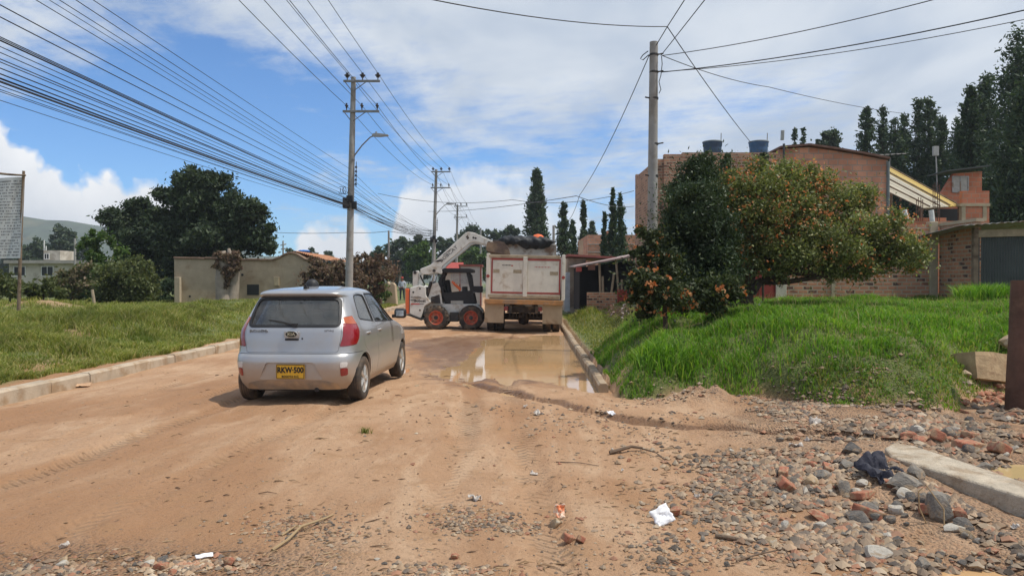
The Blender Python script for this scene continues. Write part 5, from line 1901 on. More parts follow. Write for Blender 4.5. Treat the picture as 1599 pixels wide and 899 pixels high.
# the stepped corner
st_ = at(1066, 238, 27)
b.box(((st_.x + xe) / 2, 27.12, (ztop + 0.05 + st_.z) / 2), (xe - st_.x, 0.22, st_.z - ztop - 0.05))
b.obj('wall', old_b2, H)
b = MB()
gp = [(1216, 233.5), (1262, 229.5), (1300, 235), (1345, 242.5), (1386, 250.5)]
Pg = [at(x, y, 27.5) for x, y in gp]
b.prism([(p.x, p.z) for p in Pg] + [(Pg[-1].x, 0.3), (Pg[0].x, 0.3)], 'y', 27.5, 27.72)
b.box((Pg[-1].x - 0.11, 30.8, Pg[-1].z / 2), (0.22, 6.1, Pg[-1].z - 0.1))
b.obj('gable_wall', block_b, H)
b = MB()
for q0, q1 in zip(Pg[:-1], Pg[1:]):
    b.add([(q0.x, 27.3, q0.z + 0.03), (q1.x, 27.3, q1.z + 0.03), (q1.x, 34, q1.z + 0.03), (q0.x, 34, q0.z + 0.03), (q0.x, 27.3, q0.z + 0.10), (q1.x, 27.3, q1.z + 0.10), (q1.x, 34, q1.z + 0.10), (q0.x, 34, q0.z + 0.10)], [(0, 1, 5, 4), (4, 5, 6, 7), (0, 3, 2, 1), (3, 7, 6, 2), (0, 4, 7, 3), (1, 2, 6, 5)])
b.obj('roof', mat('brown_eave', (0.15, 0.085, 0.065), 0.9, var=0.3), H)
b = MB()
b.box(((xc + xe) / 2, 29.5, ztop - 0.15), (xe - xc - 0.5, 4.4, 0.14))
b.obj('roof_slab', conc2, H)
b = MB()
a = at(1386, 252, 27.4)
b.tube([(a.x + 0.02, 27.40, a.z), (a.x + 0.02, 27.40, 0.8)], 0.06, 8)
b.obj('downpipe', mat('green_grey_pipe', (0.16, 0.18, 0.18), 0.6), H)
# canopy of translucent sheets beside it
cano = thing('sheet_canopy', 'sloping canopy of yellow and white translucent sheets beside the brick house', 'canopy')
q1, q2, q3, q4 = at(1390, 261, 33), at(1500, 322, 30.5), at(1440, 325.5, 27.2), at(1386, 300, 28.5)
m_y = mat('yellow_sheet', (0.42, 0.29, 0.065), 0.6, var=0.2, vs=2)
m_w = mat('milky_sheet', (0.36, 0.325, 0.25), 0.6, var=0.2, vs=2, c2=(0.34, 0.29, 0.20), c2s=1)
n = 9
for i in range(n):
    b = MB()
    f0, f1 = i / n, (i + 1) / n - 0.01
    g = []
    for f in (f0, f1):
        g += [q1.lerp(q4, f), q2.lerp(q3, f)]
    up_ = Vector((0, 0, 0.03))
    b.add([g[0], g[1], g[3], g[2], g[0] + up_, g[1] + up_, g[3] + up_, g[2] + up_], [(0, 1, 2, 3), (4, 7, 6, 5), (0, 4, 5, 1), (1, 5, 6, 2), (2, 6, 7, 3), (3, 7, 4, 0)])
    b.obj('roof_sheet', m_y if i < 3 else m_w, cano)
b = MB()
for f in (0.1, 0.38, 0.66, 0.94):
    a, d = q1.lerp(q2, f), q4.lerp(q3, f)
    b.tube([a - Vector((0, 0, 0.07)), d - Vector((0, 0, 0.07))], 0.05, 6)
for f in (0.02, 0.98):
    b.tube([q4.lerp(q3, f) - Vector((0, 0, 0.05)), Vector((q4.lerp(q3, f).x, q4.lerp(q3, f).y, 0.8))], 0.06, 6)
    b.tube([q1.lerp(q2, f) - Vector((0, 0, 0.05)), Vector((q1.lerp(q2, f).x, q1.lerp(q2, f).y, 0.8))], 0.06, 6)
for f in (0.04, 0.30, 0.56, 0.82):
    a, d = q1.lerp(q4, f), q2.lerp(q3, f)
    b.tube([a + Vector((0, 0, 0.06)), d + Vector((0, 0, 0.06))], 0.035, 5)
b.obj('frame', wood, cano)
# water tanks on the roof
for (x, y, m, lab) in ((1112.5, 221, tank_m, 'black tapered water tank on the brick house roof, beside the blue one'), (1184.5, 221, tank_b, 'dark blue tapered water tank on the brick house roof with pale lid')):
    Tn = thing('water_tank', lab, 'water tank', (at(x, y, 30).x, 30, at(x, y, 30).z - 1.05))
    b = MB()
    b.lathe([(0.0, 0.0), (0.30, 0.0), (0.33, 0.35), (0.325, 0.40), (0.345, 0.44), (0.36, 0.75), (0.355, 0.8), (0.38, 0.86), (0.385, 0.98), (0.40, 0.99), (0.40, 1.03)], 28)
    b.obj('shell', m, Tn, smooth=40)
    b = MB()
    b.lathe([(0.405, 1.0), (0.40, 1.04), (0.22, 1.08), (0.0, 1.09)], 28)
    b.obj('lid', mat('grey_lid', (0.20, 0.23, 0.24), 0.5), Tn, smooth=40)
    b = MB()
    b.tube([(0.32, -0.05, 0.6), (0.34, -0.05, 1.38)], 0.018, 6)
    b.obj('vent_pipe', mat('grey_pipe', (0.3, 0.3, 0.3), 0.5), Tn)
    b = MB()
    b.box((0, 0, -0.06), (0.9, 0.9, 0.11))
    b.obj('base', conc2, Tn)
# floodlight post in front of the gable
fp = thing('floodlight_post', 'thin post with a floodlight head standing before the brick gable', 'lamp post')
a, d = at(1221, 216, 26.8), at(1224, 270, 26.8)
b = MB(); b.tube([(d.x, 26.8, 0.9), (d.x, 26.8, a.z - 0.2)], 0.045, 8); b.obj('post', mat('dark_pole', (0.05, 0.05, 0.05), 0.6), fp)
b = MB(); b.box((a.x, 26.75, a.z + 0.1), (0.10, 0.14, 0.36), (0.1, 0, 0)); b.obj('lamp', mat('lamp_grey', (0.35, 0.37, 0.36), 0.5), fp, bevel=0.02)

# ---- unfinished upper storey on the right
H = thing('unfinished_house', 'unfinished red-block upper storey with a curtained window beyond the brick wall', 'house')
Y = 30.0
b = MB()
a, d = at(1470, 271, Y + 2.5), at(1533, 345, Y + 2.5)
b.prism([(a.x, a.z - 0.9), (a.x + 0.55, a.z), (d.x, a.z + 0.1), (d.x, 0.8), (a.x, 0.8)], 'y', Y + 2.5, Y + 2.7)
b.obj('rear_wall', red_b, H)
opening('curtained_window', 1487, 276, 1511, 300, Y + 2.5, mat('curtain', (0.42, 0.39, 0.36), 0.8, var=0.2, vs=9), H, zinc)
b = MB()
a, d = at(1470, 264, Y + 2.2), at(1536, 270, Y + 2.2)
b.box(((a.x + d.x) / 2 + 0.2, Y + 2.9, a.z + 0.02), (d.x - a.x, 1.6, 0.06), (0, -0.12, 0))
b.obj('roof', slate_s, H)
for (x0_, x1_, y_, dY) in ((1503, 1545, 298, 0), (1412, 1478, 340, -3), (1478, 1545, 345, -2.6)):
    b = MB()
    wall_px(b, x0_, x1_, y_, Y + dY, 0.8, 0.2)
    b.obj('block_wall', red_b, H)
b = MB()
for x in (1505, 1538):
    wall_px(b, x - 3, x + 3, 319, Y - 0.03, 0.8, 0.2)
a, d = at(1499, 318, Y - 0.04), at(1546, 322, Y - 0.04)
b.box(((a.x + d.x) / 2, Y + 0.08, (a.z + d.z) / 2), (d.x - a.x, 0.28, a.z - d.z))
b.obj('concrete_frame', conc3, H)
b = MB()
wall_px(b, 1468, 1503, 326, Y + 1.5, 0.8, 0.1)
b.obj('dark_room', dark_op, H)
b = MB()
for cx_, top in ((1462, 283), (1436, 306)):
    for dx_ in (-5, -2, 2, 5):
        a, d = at(cx_ + dx_, top + abs(dx_), Y - 3.2), at(cx_ + dx_, 345, Y - 3.2)
        b.tube([a, d], 0.014, 4)
    for i in range(7):
        yy = top + 8 + i * 8
        if yy < 342:
            a, d = at(cx_ - 5, yy, Y - 3.2), at(cx_ + 5, yy, Y - 3.2)
            b.tube([a, d], 0.010, 4)
b.obj('reinforcing_bar', rbar, H)
b = MB()
for x0_, x1_ in ((1412, 1417), (1454, 1456)):
    a, d = at(x0_, 328, Y - 3.4), at(x1_, 346, Y - 3.4)
    b.tube([a, d], 0.09, 8)
b.obj('pipe_stub', pipe_w, H)
b = MB()
a = at(1461, 232, 33); d = at(1464, 300, 33)
b.tube([a, d], 0.03, 6)
a2 = at(1461, 236, 33)
b.box((a2.x, 33, a2.z), (0.24, 0.12, 0.42))
o = b.obj('antenna_mast', mat('mast_grey', (0.34, 0.34, 0.33), 0.5), bevel=0.01)
tag(o, 'tall mast carrying a pale box above the unfinished house', 'mast')
b = MB()
a, d = at(1390, 243, 34), at(1390, 300, 34)
b.tube([a - Vector((0, 0, 0.1)), Vector((d.x, 34, 3.5))], 0.03, 6)
l, r_ = at(1362, 243, 34), at(1415, 240, 34)
b.tube([l, r_], 0.02, 5)
for i in range(7):
    f = i / 6
    c0 = l.lerp(r_, f)
    b.tube([c0 + Vector((0, -0.5 + 0.05 * i, 0)), c0 + Vector((0, 0.5 - 0.05 * i, 0))], 0.012, 4)
o = b.obj('television_antenna', mat('aerial_dark', (0.10, 0.10, 0.10), 0.5))
tag(o, 'wide television aerial on a mast behind the brick gable', 'antenna')

# ---- brick boundary wall
Wl = thing('boundary_wall', 'patched old brick boundary wall with a concrete column behind the grass plot', 'wall')
Y = 22.0
b = MB()
tops = [(1228, 352), (1300, 351), (1380, 353), (1464, 350)]
Pw = [at(x, y, Y) for x, y in tops]
b.prism([(p.x, p.z) for p in Pw] + [(Pw[-1].x, 0.6), (Pw[0].x, 0.6)], 'y', Y, Y + 0.16)
b.obj('brickwork', old_b, Wl)
b = MB()
wall_px(b, 1453, 1465.5, 346, Y - 0.06, 0.6, 0.26)
b.obj('column', conc3, Wl, bevel=0.015)
b = MB()
a = at(1466, 350, Y)
b.box((a.x + 0.10, Y - 0.85, a.z - 0.02), (0.24, 1.9, 0.09))
b.obj('coping', conc3, Wl)
b = MB()
b.box((a.x + 0.10, Y - 0.85, (0.6 + a.z) / 2 - 0.05), (0.16, 1.7, a.z - 0.6))
b.obj('return_brickwork', old_b, Wl)
b = MB()
wall_px(b, 1299, 1304, 415, Y - 0.03, 0.6, 0.1)
b.obj('pier', conc3, Wl)
b = MB()
wall_px(b, 1212, 1229, 350, Y - 0.05, 0.6, 0.28)
o = b.obj('gate_pillar', mat('whitewashed', (0.52, 0.47, 0.38), 0.9, var=0.2), bevel=0.02)
tag(o, 'whitewashed pillar between the red gate and the brick wall', 'pillar')
G_ = thing('metal_gate', 'red metal gate beside the whitewashed pillar, seen under the bush', 'gate')
b = MB(); wall_px(b, 1160, 1212, 415, Y + 0.02, 1.0, 0.05); b.obj('leaf', red_p, G_)
b = MB()
for x in (1161, 1186, 1211):
    wall_px(b, x - 0.8, x + 0.8, 414, Y - 0.03, 1.0, 0.045)
b.obj('frame', mat('dark_red', (0.2, 0.03, 0.03), 0.6), G_)
b = MB()
wall_px(b, 1010, 1160, 372, Y + 0.1, 0.6, 0.16)
o = b.obj('plastered_wall', mat('grey_render', (0.30, 0.27, 0.24), 0.95, var=0.25, vs=2, c2=(0.42, 0.39, 0.35), c2s=1.5))
tag(o, 'grey rendered boundary wall in the shade behind the bush', 'wall')

# ---- corrugated shed on the right
S = thing('corrugated_shed', 'dark corrugated metal shed with a plank header beside the brick wall', 'shed')
Y = 20.3


def corrugated(b, x0, x1, z0, z1, Y, pitch=0.076, amp=0.012, side=False):
    n = int((x1 - x0) / pitch * 4)
    V = []
    for i in range(n + 1):
        x = x0 + (x1 - x0) * i / n
        o = amp * math.sin(2 * math.pi * i / 4)
        V += ([(Y + o, x, z0), (Y + o, x, z1)] if side else [(x, Y + o, z0), (x, Y + o, z1)])
    b.add(V, [(2 * i, 2 * i + 2, 2 * i + 3, 2 * i + 1) for i in range(n)])


xl, xr = at(1521, 400, Y).x, at(1680, 400, Y).x
zt = at(1521, 356, Y).z
b = MB(); corrugated(b, xl, xr, 0.7, zt - 0.05, Y); b.obj('front_sheet', slate_s, S, smooth=True)
b = MB()
b.box((xl - 0.02, Y - 0.07, (0.7 + zt) / 2), (0.14, 0.12, zt - 0.7))
b.obj('corner_post', wood, S, bevel=0.02)
b = MB()
a, d = at(1527, 358, Y - 0.05), at(1680, 371, Y - 0.05)
b.box(((a.x + d.x) / 2, Y - 0.06, (a.z + d.z) / 2 + 0.03), (d.x - a.x, 0.05, 0.20), (0, -0.03, 0))
b.obj('header_plank', wood_p, S, bevel=0.01)
b = MB()
r1, r2, r3, r4 = at(1500, 352.5, Y + 0.5), at(1680, 340, Y - 0.5), at(1680, 340, Y - 0.5) + Vector((0, 5, -0.35)), Vector((at(1521, 352, Y).x - 0.35, Y + 4.5, at(1521, 352, Y).z - 0.35))
r1b = at(1500, 352.5, Y - 0.45)
n = 60
V = []
for i in range(n + 1):
    f = i / n
    A, B_ = r1b.lerp(r2, f), r4.lerp(r3, f)
    o = Vector((0, 0, 0.014 * math.sin(i * math.pi / 2)))
    V += [A + o, B_ + o, A + o + Vector((0, 0, 0.012)), B_ + o + Vector((0, 0, 0.012))]
b.add(V, [(4 * i, 4 * i + 4, 4 * i + 5, 4 * i + 1) for i in range(n)] + [(4 * i + 2, 4 * i + 3, 4 * i + 7, 4 * i + 6) for i in range(n)] + [(4 * i, 4 * i + 2, 4 * i + 6, 4 * i + 4) for i in range(n)])
b.obj('roof', zinc, S)

# ---- shacks on the far right kerb
S = thing('tin_shack', 'shack of blackened corrugated sheets with a slanted tin roof and wooden props', 'shack')
Y = 33.0
xl, xr = at(905, 400, Y).x, at(1012, 400, Y).x
b = MB()
z1 = at(905, 416, Y).z
n = 70
V = []
for i in range(n * 4 + 1):
    f = i / (n * 4)
    x = xl + (xr - xl) * f
    o = 0.02 * math.sin(i * math.pi / 2)
    V += [(x, Y + o, 0.3), (x, Y + o, z1 - 0.05 + 0.40 * f)]
b.add(V, [(2 * i, 2 * i + 2, 2 * i + 3, 2 * i + 1) for i in range(n * 4)])
b.obj('front_sheet', black_sh, S, smooth=True)
b = MB(); corrugated(b, Y + 0.05, Y + 4, 0.3, z1 - 0.05, xl, side=True); b.obj('side_sheet', black_sh, S)
b = MB()
a, d = at(899, 417.5, Y - 0.6), at(1015, 396, Y - 0.6)
b.add([a, d, d + Vector((0, 4.5, 0.1)), a + Vector((0, 4.5, 0.1)), a + Vector((0, 0, 0.07)), d + Vector((0, 0, 0.07)), d + Vector((0, 4.5, 0.17)), a + Vector((0, 4.5, 0.17))], [(0, 1, 5, 4), (4, 5, 6, 7), (0, 3, 2, 1), (1, 2, 6, 5), (0, 4, 7, 3)])
b.obj('roof', mat('pink_zinc', (0.40, 0.28, 0.25), 0.6, 0.1, var=0.25, c2=(0.26, 0.24, 0.23), c2s=1), S)
for (x0_, y0_, x1_, y1_) in ((936, 411, 938, 470), (953, 470, 959, 425), (962, 407, 966, 455), (941, 431, 942, 470), (971, 436, 971, 460)):
    b = MB()
    a, d = at(x0_, y0_, Y - 0.35), at(x1_, y1_, Y - 0.35)
    b.tube([a, d], 0.055, 7)
    b.obj('prop', wood_p, S, smooth=True)
b = MB()
a, d = at(918, 413, Y - 0.08), at(929, 421.5, Y - 0.08)
b.box(((a.x + d.x) / 2, Y - 0.1, (a.z + d.z) / 2), (d.x - a.x, 0.03, a.z - d.z))
b.obj('notice_board', mat('pink_board', (0.42, 0.22, 0.19), 0.7), S)
b = MB()
a, d = at(900, 417, Y - 0.5), at(908, 424, Y - 0.5)
b.box(((a.x + d.x) / 2, Y - 0.45, (a.z + d.z) / 2), (d.x - a.x, 0.35, a.z - d.z))
b.obj('eave_board', red_p, S)
b = MB(); wall_px(b, 917, 968, 456.5, Y - 0.7, 0.1, 0.2)
o = b.obj('low_brick_wall', old_b)
tag(o, 'low crumbling brick wall at the foot of the tin shack', 'wall')
b = MB()
a, d = at(964, 452, Y - 1.4), at(992, 478, Y - 1.4)
b.box(((a.x + d.x) / 2, Y - 1.4, (a.z + d.z) / 2), (d.x - a.x, 0.06, a.z - d.z), (0.05, 0, 0))
b.box(((a.x + d.x) / 2 - 0.3, Y - 1.3, (a.z + d.z) / 2 - 0.2), (0.06, 0.06, a.z - d.z))
b.box(((a.x + d.x) / 2 + 0.3, Y - 1.3, (a.z + d.z) / 2 - 0.2), (0.06, 0.06, a.z - d.z))
o = b.obj('red_board', red_p, bevel=0.01)
tag(o, 'dull red board on two stakes in front of the tin shack', 'board')
S = thing('block_house', 'small rendered house with a chimney and red fascia between truck and tin shack', 'house')
Y = 36.0
b = MB()
wall_px(b, 886, 915, 403, Y, 0.0, 5.0)
b.obj('wall', mat('stained_render', (0.36, 0.30, 0.23), 0.95, var=0.25, vs=2, c2=(0.22, 0.17, 0.13), c2s=1.2), S)
b = MB(); wall_px(b, 898, 906, 421, Y - 0.3, 0.0, 0.28); b.obj('pillar', conc3, S, bevel=0.02)
b = MB()
a = at(907.5, 378.5, Y + 1); d = at(907.5, 402, Y + 1)
b.box((a.x, Y + 1, (a.z + d.z) / 2), (0.19, 0.19, a.z - d.z + 0.2)); b.obj('chimney', conc3, S)
b = MB()
a, d = at(885, 399, Y - 0.3), at(962, 404.5, Y - 0.3)
b.box(((a.x + d.x) / 2, Y + 2, a.z - 0.05), (d.x - a.x, 5.2, 0.10), (0, 0.055, 0)); b.obj('roof', mat('red_fascia', (0.26, 0.085, 0.07), 0.7), S)
b = MB(); wall_px(b, 881.5, 890, 425, Y - 0.8, 0.2, 0.03)
o = b.obj('leaning_sheet', mat('pale_blue_sheet', (0.42, 0.46, 0.50), 0.6, var=0.2))
tag(o, 'pale bluish metal sheet leaning on the rendered house beside the truck', 'sheet')
S = thing('terracotta_house', 'plain terracotta block house beyond the tin shack, behind slender conifers', 'house')
b = MB(); wall_px(b, 918, 1000, 366.5, 55, 0.0, 8.0); b.obj('wall', block_b, S)
b = MB(); wall_px(b, 948, 958, 360, 56, 0.0, 1.0); b.obj('parapet_block', block_b, S)
b = MB()
for y0_ in (380.5, 392.5):
    a, d = at(917.5, y0_, 54.95), at(1000.5, y0_ + 1.6, 54.95)
    b.box(((a.x + d.x) / 2, 54.97, (a.z + d.z) / 2), (d.x - a.x, 0.05, a.z - d.z))
a, d = at(950.5, 372, 54.93), at(953, 405, 54.93)
b.box(((a.x + d.x) / 2, 54.93, (a.z + d.z) / 2), (d.x - a.x, 0.05, a.z - d.z))
b.obj('ring_beam', conc2, S)
# grey kiosk behind the loader
S = thing('grey_kiosk', 'grey sheet-metal kiosk with dark red trim standing behind the loader', 'kiosk')
Y = 48.0
a, d = at(718, 415.5, Y), at(751, 462, Y)
b = MB(); b.box(((a.x + d.x) / 2, Y + 1.2, a.z / 2), (d.x - a.x, 2.4, a.z)); b.obj('walls', mat('kiosk_grey', (0.33, 0.34, 0.33), 0.6, 0.1, var=0.15, vs=2), S)
b = MB()
b.box(((a.x + d.x) / 2, Y + 1.2, a.z + 0.05), (d.x - a.x + 0.15, 2.6, 0.12))
b.box((d.x, Y - 0.02, a.z / 2), (0.09, 0.06, a.z)); b.box((a.x, Y - 0.02, a.z / 2), (0.09, 0.06, a.z))
b.obj('trim', mat('dark_red_trim', (0.20, 0.055, 0.045), 0.7), S)
S = thing('red_roofed_hut', 'low hut with a red roof half hidden behind the loader boom', 'hut')
a, d = at(690, 421, 52), at(717, 465, 52)
b = MB(); b.box(((a.x + d.x) / 2, 53.5, a.z / 2), (d.x - a.x, 3, a.z)); b.obj('wall', cream, S)
b = MB(); b.prism([(52 - 0.3, a.z - 0.1), (53.5, a.z + 0.55), (55.3, a.z - 0.1)], 'x', a.x - 0.2, d.x + 0.2); b.obj('roof', red_p, S)

# ================================================================== POLES AND WIRES
pole_m = mat('pole_concrete', (0.30, 0.29, 0.275), 0.9, var=0.15, vs=2.5, bump=0.25, c2=(0.24, 0.22, 0.195), c2s=1.2)
steel_g = mat('galvanised_arm', (0.20, 0.205, 0.21), 0.6, 0.2, var=0.2)
insul = mat('dark_insulator', (0.055, 0.045, 0.045), 0.35, bump=0)
lampm = mat('lamp_housing', (0.28, 0.29, 0.30), 0.45, 0.2, bump=0)
cable_m = mat('black_cable', (0.016, 0.017, 0.02), 0.6, bump=0)
cable_g = mat('grey_wire', (0.060, 0.064, 0.07), 0.5, 0.2, bump=0)


def power_pole(loc, H_, lean, label, lamp=True, boxes=True, detail=True):
    T = thing('power_pole', label, 'power pole', loc)
    b = MB()
    b.tube([(0, 0, -0.5), (lean * 0.5, 0, H_ * 0.5), (lean, 0, H_)], [0.19, 0.155, 0.115], 16)
    b.obj('pole', pole_m, T, smooth=True)
    for k, dz_ in enumerate((0.22, 1.64)):
        z = H_ - dz_
        x = lean * z / H_
        b = MB()
        b.box((x + 0.42, -0.14, z), (1.72, 0.10, 0.10))
        ao = b.obj('crossarm', steel_g, T, bevel=0.008)
        b = MB()
        b.tube([(x + 0.05, -0.13, z - 0.45), (x + 0.62, -0.16, z - 0.05)], 0.022, 5)
        b.tube([(x - 0.05, -0.13, z - 0.45), (x - 0.36, -0.16, z - 0.05)], 0.022, 5)
        b.obj('brace', steel_g, T)
        for xx in (-0.26, 0.46, 1.18):
            if not detail and k == 1 and xx == 0.46:
                continue
            b = MB()
            s = 1.0 if k == 0 else 0.62
            b.lathe([(0.025, 0), (0.025, 0.10), (0.075 * s, 0.12), (0.085 * s, 0.16), (0.05 * s, 0.17), (0.13 * s, 0.20), (0.14 * s, 0.235), (0.05 * s, 0.26), (0.07 * s, 0.33), (0.0, 0.34)], 12, Matrix.Translation((x + xx, -0.14, z + 0.05)))
            b.obj('insulator', insul, ao, smooth=40)
    if lamp:
        z = 7.4
        x = lean * z / H_ + 0.15
        b = MB()
        b.tube([(x - 0.1, 0, z - 0.35), (x - 0.02, -0.03, z), (x + 0.35, -0.12, z + 0.45), (x + 0.75, -0.2, z + 0.82), (x + 0.95, -0.25, z + 0.90)], [0.035, 0.035, 0.032, 0.03, 0.03], 8)
        b.box((x - 0.1, 0, z - 0.2), (0.14, 0.3, 0.05))
        lo = b.obj('lamp_arm', steel_g, T, smooth=True)
        b = MB()
        b.prism(rpoly([(x + 0.86, z + 0.86), (x + 0.90, z + 0.98), (x + 1.15, z + 0.99), (x + 1.62, z + 0.93), (x + 1.63, z + 0.88), (x + 1.2, z + 0.84)], 0.03, 3), 'y', -0.37, -0.13)
        b.tube([(x + 1.05, -0.25, z + 0.97), (x + 1.05, -0.25, z + 1.08)], 0.045, 8)
        b.obj('lamp_head', lampm, lo, bevel=0.02)
    if boxes:
        b = MB()
        x = lean * 5.2 / H_
        for (dx_, dy_, z, s) in ((-0.20, -0.12, 5.15, (0.28, 0.24, 0.5)), (0.20, -0.15, 5.05, (0.22, 0.2, 0.36)), (0.0, -0.22, 5.35, (0.3, 0.14, 0.3))):
            b.box((x + dx_, dy_, z), s)
        b.obj('splice_box', cable_m, T, bevel=0.03)
        b = MB()
        for i in range(5):
            z = 6.0 + i * 0.2
            b.lathe([(0.0, 0), (0.055, 0.01), (0.06, 0.05), (0.03, 0.07), (0.055, 0.09), (0.0, 0.11)], 10, Matrix.Translation((lean * z / H_ + 0.23, -0.06, z)))
        b.tube([(lean * 0.6 + 0.23, -0.06, 5.9), (lean * 0.65 + 0.23, -0.06, 7.1)], 0.018, 5)
        b.obj('spool_rack', insul, T)
        b = MB()
        for s in (0, 1, 2):
            b.tube([(x - 0.22 - 0.14 * math.sin(a * 0.7 + s) - 0.1 * s, -0.15, 5.75 + 0.18 * math.cos(a * 0.7 + s)) for a in range(8)], 0.014, 5)
        b.obj('cable_loop', cable_m, T)
    return T


PX = [(-7.75, 35.0, 11.25, 0.27), (-7.1, 66.0, 11.6, 0.35), (-7.2, 95.0, 11.5, 0.2), (-7.4, 127, 11.6, 0.1)]
labs = ['tall concrete power pole with curved street lamp and double crossarms, just beyond the car',
        'second concrete power pole along the verge, with lamp, above the loader',
        'third concrete power pole along the verge, seen through the loader boom gap',
        'farthest thin double-armed power pole in front of the dark trees']
PB = []
for i, (x, y, h, le) in enumerate(PX):
    z = gz(x, y) if y < 60 else 0.2
    power_pole((x, y, z), h - z, le, labs[i], lamp=i in (0, 1), boxes=i < 2, detail=i < 2)
    PB.append((x, y, h, le))

WG = 0


def wire(name, pts, sag, r, m, label, cat, group, n=14, seg=5):
    """wire through points with sag in each span"""
    P_ = []
    pts = [Vector(p) for p in pts]
    for a, d in zip(pts[:-1], pts[1:]):
        for i in range(n):
            f = i / n
            q = a.lerp(d, f)
            q.z -= 4 * sag * f * (1 - f)
            P_.append(q)
    P_.append(pts[-1])
    b = MB()
    b.tube(P_, r, seg)
    o = b.obj(name, m, smooth=True)
    return tag(o, label, cat, group)


# high wires on the crossarms, from behind us past four poles
ins = [(-0.26, 0.22, 0.38), (0.46, 0.22, 0.38), (1.18, 0.22, 0.38), (-0.26, 1.64, 0.25), (0.46, 1.64, 0.25), (1.18, 1.64, 0.25)]
for k, (dx_, dz_, hh_) in enumerate(ins):
    pts = [(-7.6 + dx_, -6.0, 11.9 - dz_ + hh_)]
    for (x, y, h, le) in PB:
        z = h - dz_ + hh_ - 0.02
        pts.append((x + le + dx_, y - 0.14, z))
    lab = 'thin bare high-voltage wire on the upper crossarms of the power poles' if k < 3 else 'thin bare wire on the lower crossarms of the power poles'
    wire('power_line', pts, 0.35 if k < 3 else 0.5, 0.012, cable_g, lab, 'power line', 'upper crossarm wires' if k < 3 else 'lower crossarm wires')

# thick bundle of service cables on the left
ex = [((0, 17), 5.75, .016), ((0, 43), 5.6, .014), ((0, 52), 5.5, .014), ((0, 58), 5.45, .022), ((0, 70), 5.35, .012), ((0, 79), 5.3, .014), ((0, 86), 5.28, .012), ((0, 100), 5.2, .016), ((0, 109), 5.18, .026),
      ((0, 116), 5.14, .026), ((0, 122), 5.1, .014), ((0, 131), 5.0, .010), ((0, 142), 4.95, .009),
      ((0, 64), 5.42, .012), ((0, 92), 5.24, .013), ((0, 104), 5.19, .018), ((0, 113), 5.16, .018), ((0, 127), 5.06, .012), ((0, 137), 4.98, .010),
      ((10, 0), 5.95, .016), ((75, 0), 6.1, .012), ((84, 0), 6.15, .010), ((104, 0), 6.3, .012), ((137, 0), 6.5, .013), ((157, 0), 6.9, .013)]
for k, ((x, y), zp, r) in enumerate(ex):
    X = -8.0 + 0.25 * math.sin(k * 2.3)
    Ye = X / ((x - 799.5) / FPX)
    e = at(x, y, Ye)
    p1 = Vector((-7.62, 34.9, zp))
    d = (e - p1) / (p1.y - e.y)
    far_ = e + (e - p1) * ((e.y + 5.0) / (p1.y - e.y))
    sg = 0.10 + 0.05 * math.sin(k * 1.7)
    lab = 'black cable in the thick bundle running overhead to the nearest power pole'
    if k > 18:
        lab = 'single dark cable spread above the thick bundle, ending at the street-lamp pole'
    p2 = Vector((-7.0, 65.9, 5.6 + 0.25 * (k % 4) - 0.2))
    pts = [far_, e, p1]
    # sag shared out: no kink where the picture edge cuts it
    P_ = []
    n = 24
    for i in range(n + 1):
        f = i / n
        q = far_.lerp(p1, f)
        q.z -= 4 * sg * f * (1 - f)
        P_.append(q)
    n = 12
    for i in range(1, n + 1):
        f = i / n
        q = p1.lerp(p2, f)
        q.z -= 4 * 0.35 * f * (1 - f)
        P_.append(q)
    p3 = Vector((-7.1, 94.9, 5.7 + 0.2 * (k % 4)))
    if k % 2 == 0:
        for i in range(1, 9):
            f = i / 8
            q = p2.lerp(p3, f)
            q.z -= 4 * 0.3 * f * (1 - f)
            P_.append(q)
    b = MB(); b.tube(P_, r * 0.62, 5)
    o = b.obj('service_cable', cable_m, smooth=True)
    tag(o, lab, 'cable', 'bundled service cables' if k <= 18 else 'upper service cables')

# lone pole on the right with house drops
rp_ = thing('utility_pole', 'plain concrete pole without crossarms rising behind the dark shrub', 'utility pole')
Yp = 17.8
top = at(1021, 66, Yp)
bot = Vector((at(1017.5, 440, Yp).x, Yp, gz(3.4, Yp)))
b = MB()
b.tube([bot - Vector((0, 0, 0.4)), bot.lerp(top, 0.5), top], [0.135, 0.118, 0.10], 16)
b.obj('pole', pole_m, rp_, smooth=True)
b = MB()
for (y, s) in ((86, 1), (113, 1), (154, -1), (225, 1), (275, -1)):
    q = at(1021, y, Yp)
    b.tube([q + Vector((s * 0.08, -0.03, 0)), q + Vector((s * 0.22, -0.05, 0.02))], 0.018, 6)
    b.lathe([(0.108, -0.025), (0.112, 0.0), (0.108, 0.025)], 16, Matrix.Translation(q))
b.obj('bracket', steel_d, rp_)
b = MB()
q = at(1033, 88, Yp)
b.tube([at(1033, 88, Yp - 0.1), at(1034, 100, Yp - .1), at(1032, 118, Yp - .1), at(1029, 128, Yp - .1), at(1032, 140, Yp - .1), at(1029, 146, Yp - .1)], 0.010, 5)
b.tube([at(1012, 80, Yp), at(1004, 86, Yp), at(1000, 92, Yp), at(1004, 94, Yp), at(1013, 86, Yp)], 0.012, 5)
b.obj('cable_loop', cable_m, rp_)
nd = at(1042, 42, 16.6)
gW = 'house drops from the plain concrete pole'
wire('house_wire', [at(1024, 72, Yp), nd, at(1085, -25, 14.5)], 0.0, 0.011, cable_m, 'wire rising steeply from the plain pole top out of the picture', 'wire', None)
wire('house_wire', [at(560, -25, 10.5), nd], 0.16, 0.010, cable_m, 'wire sagging across the top of the sky to the plain pole', 'wire', None)
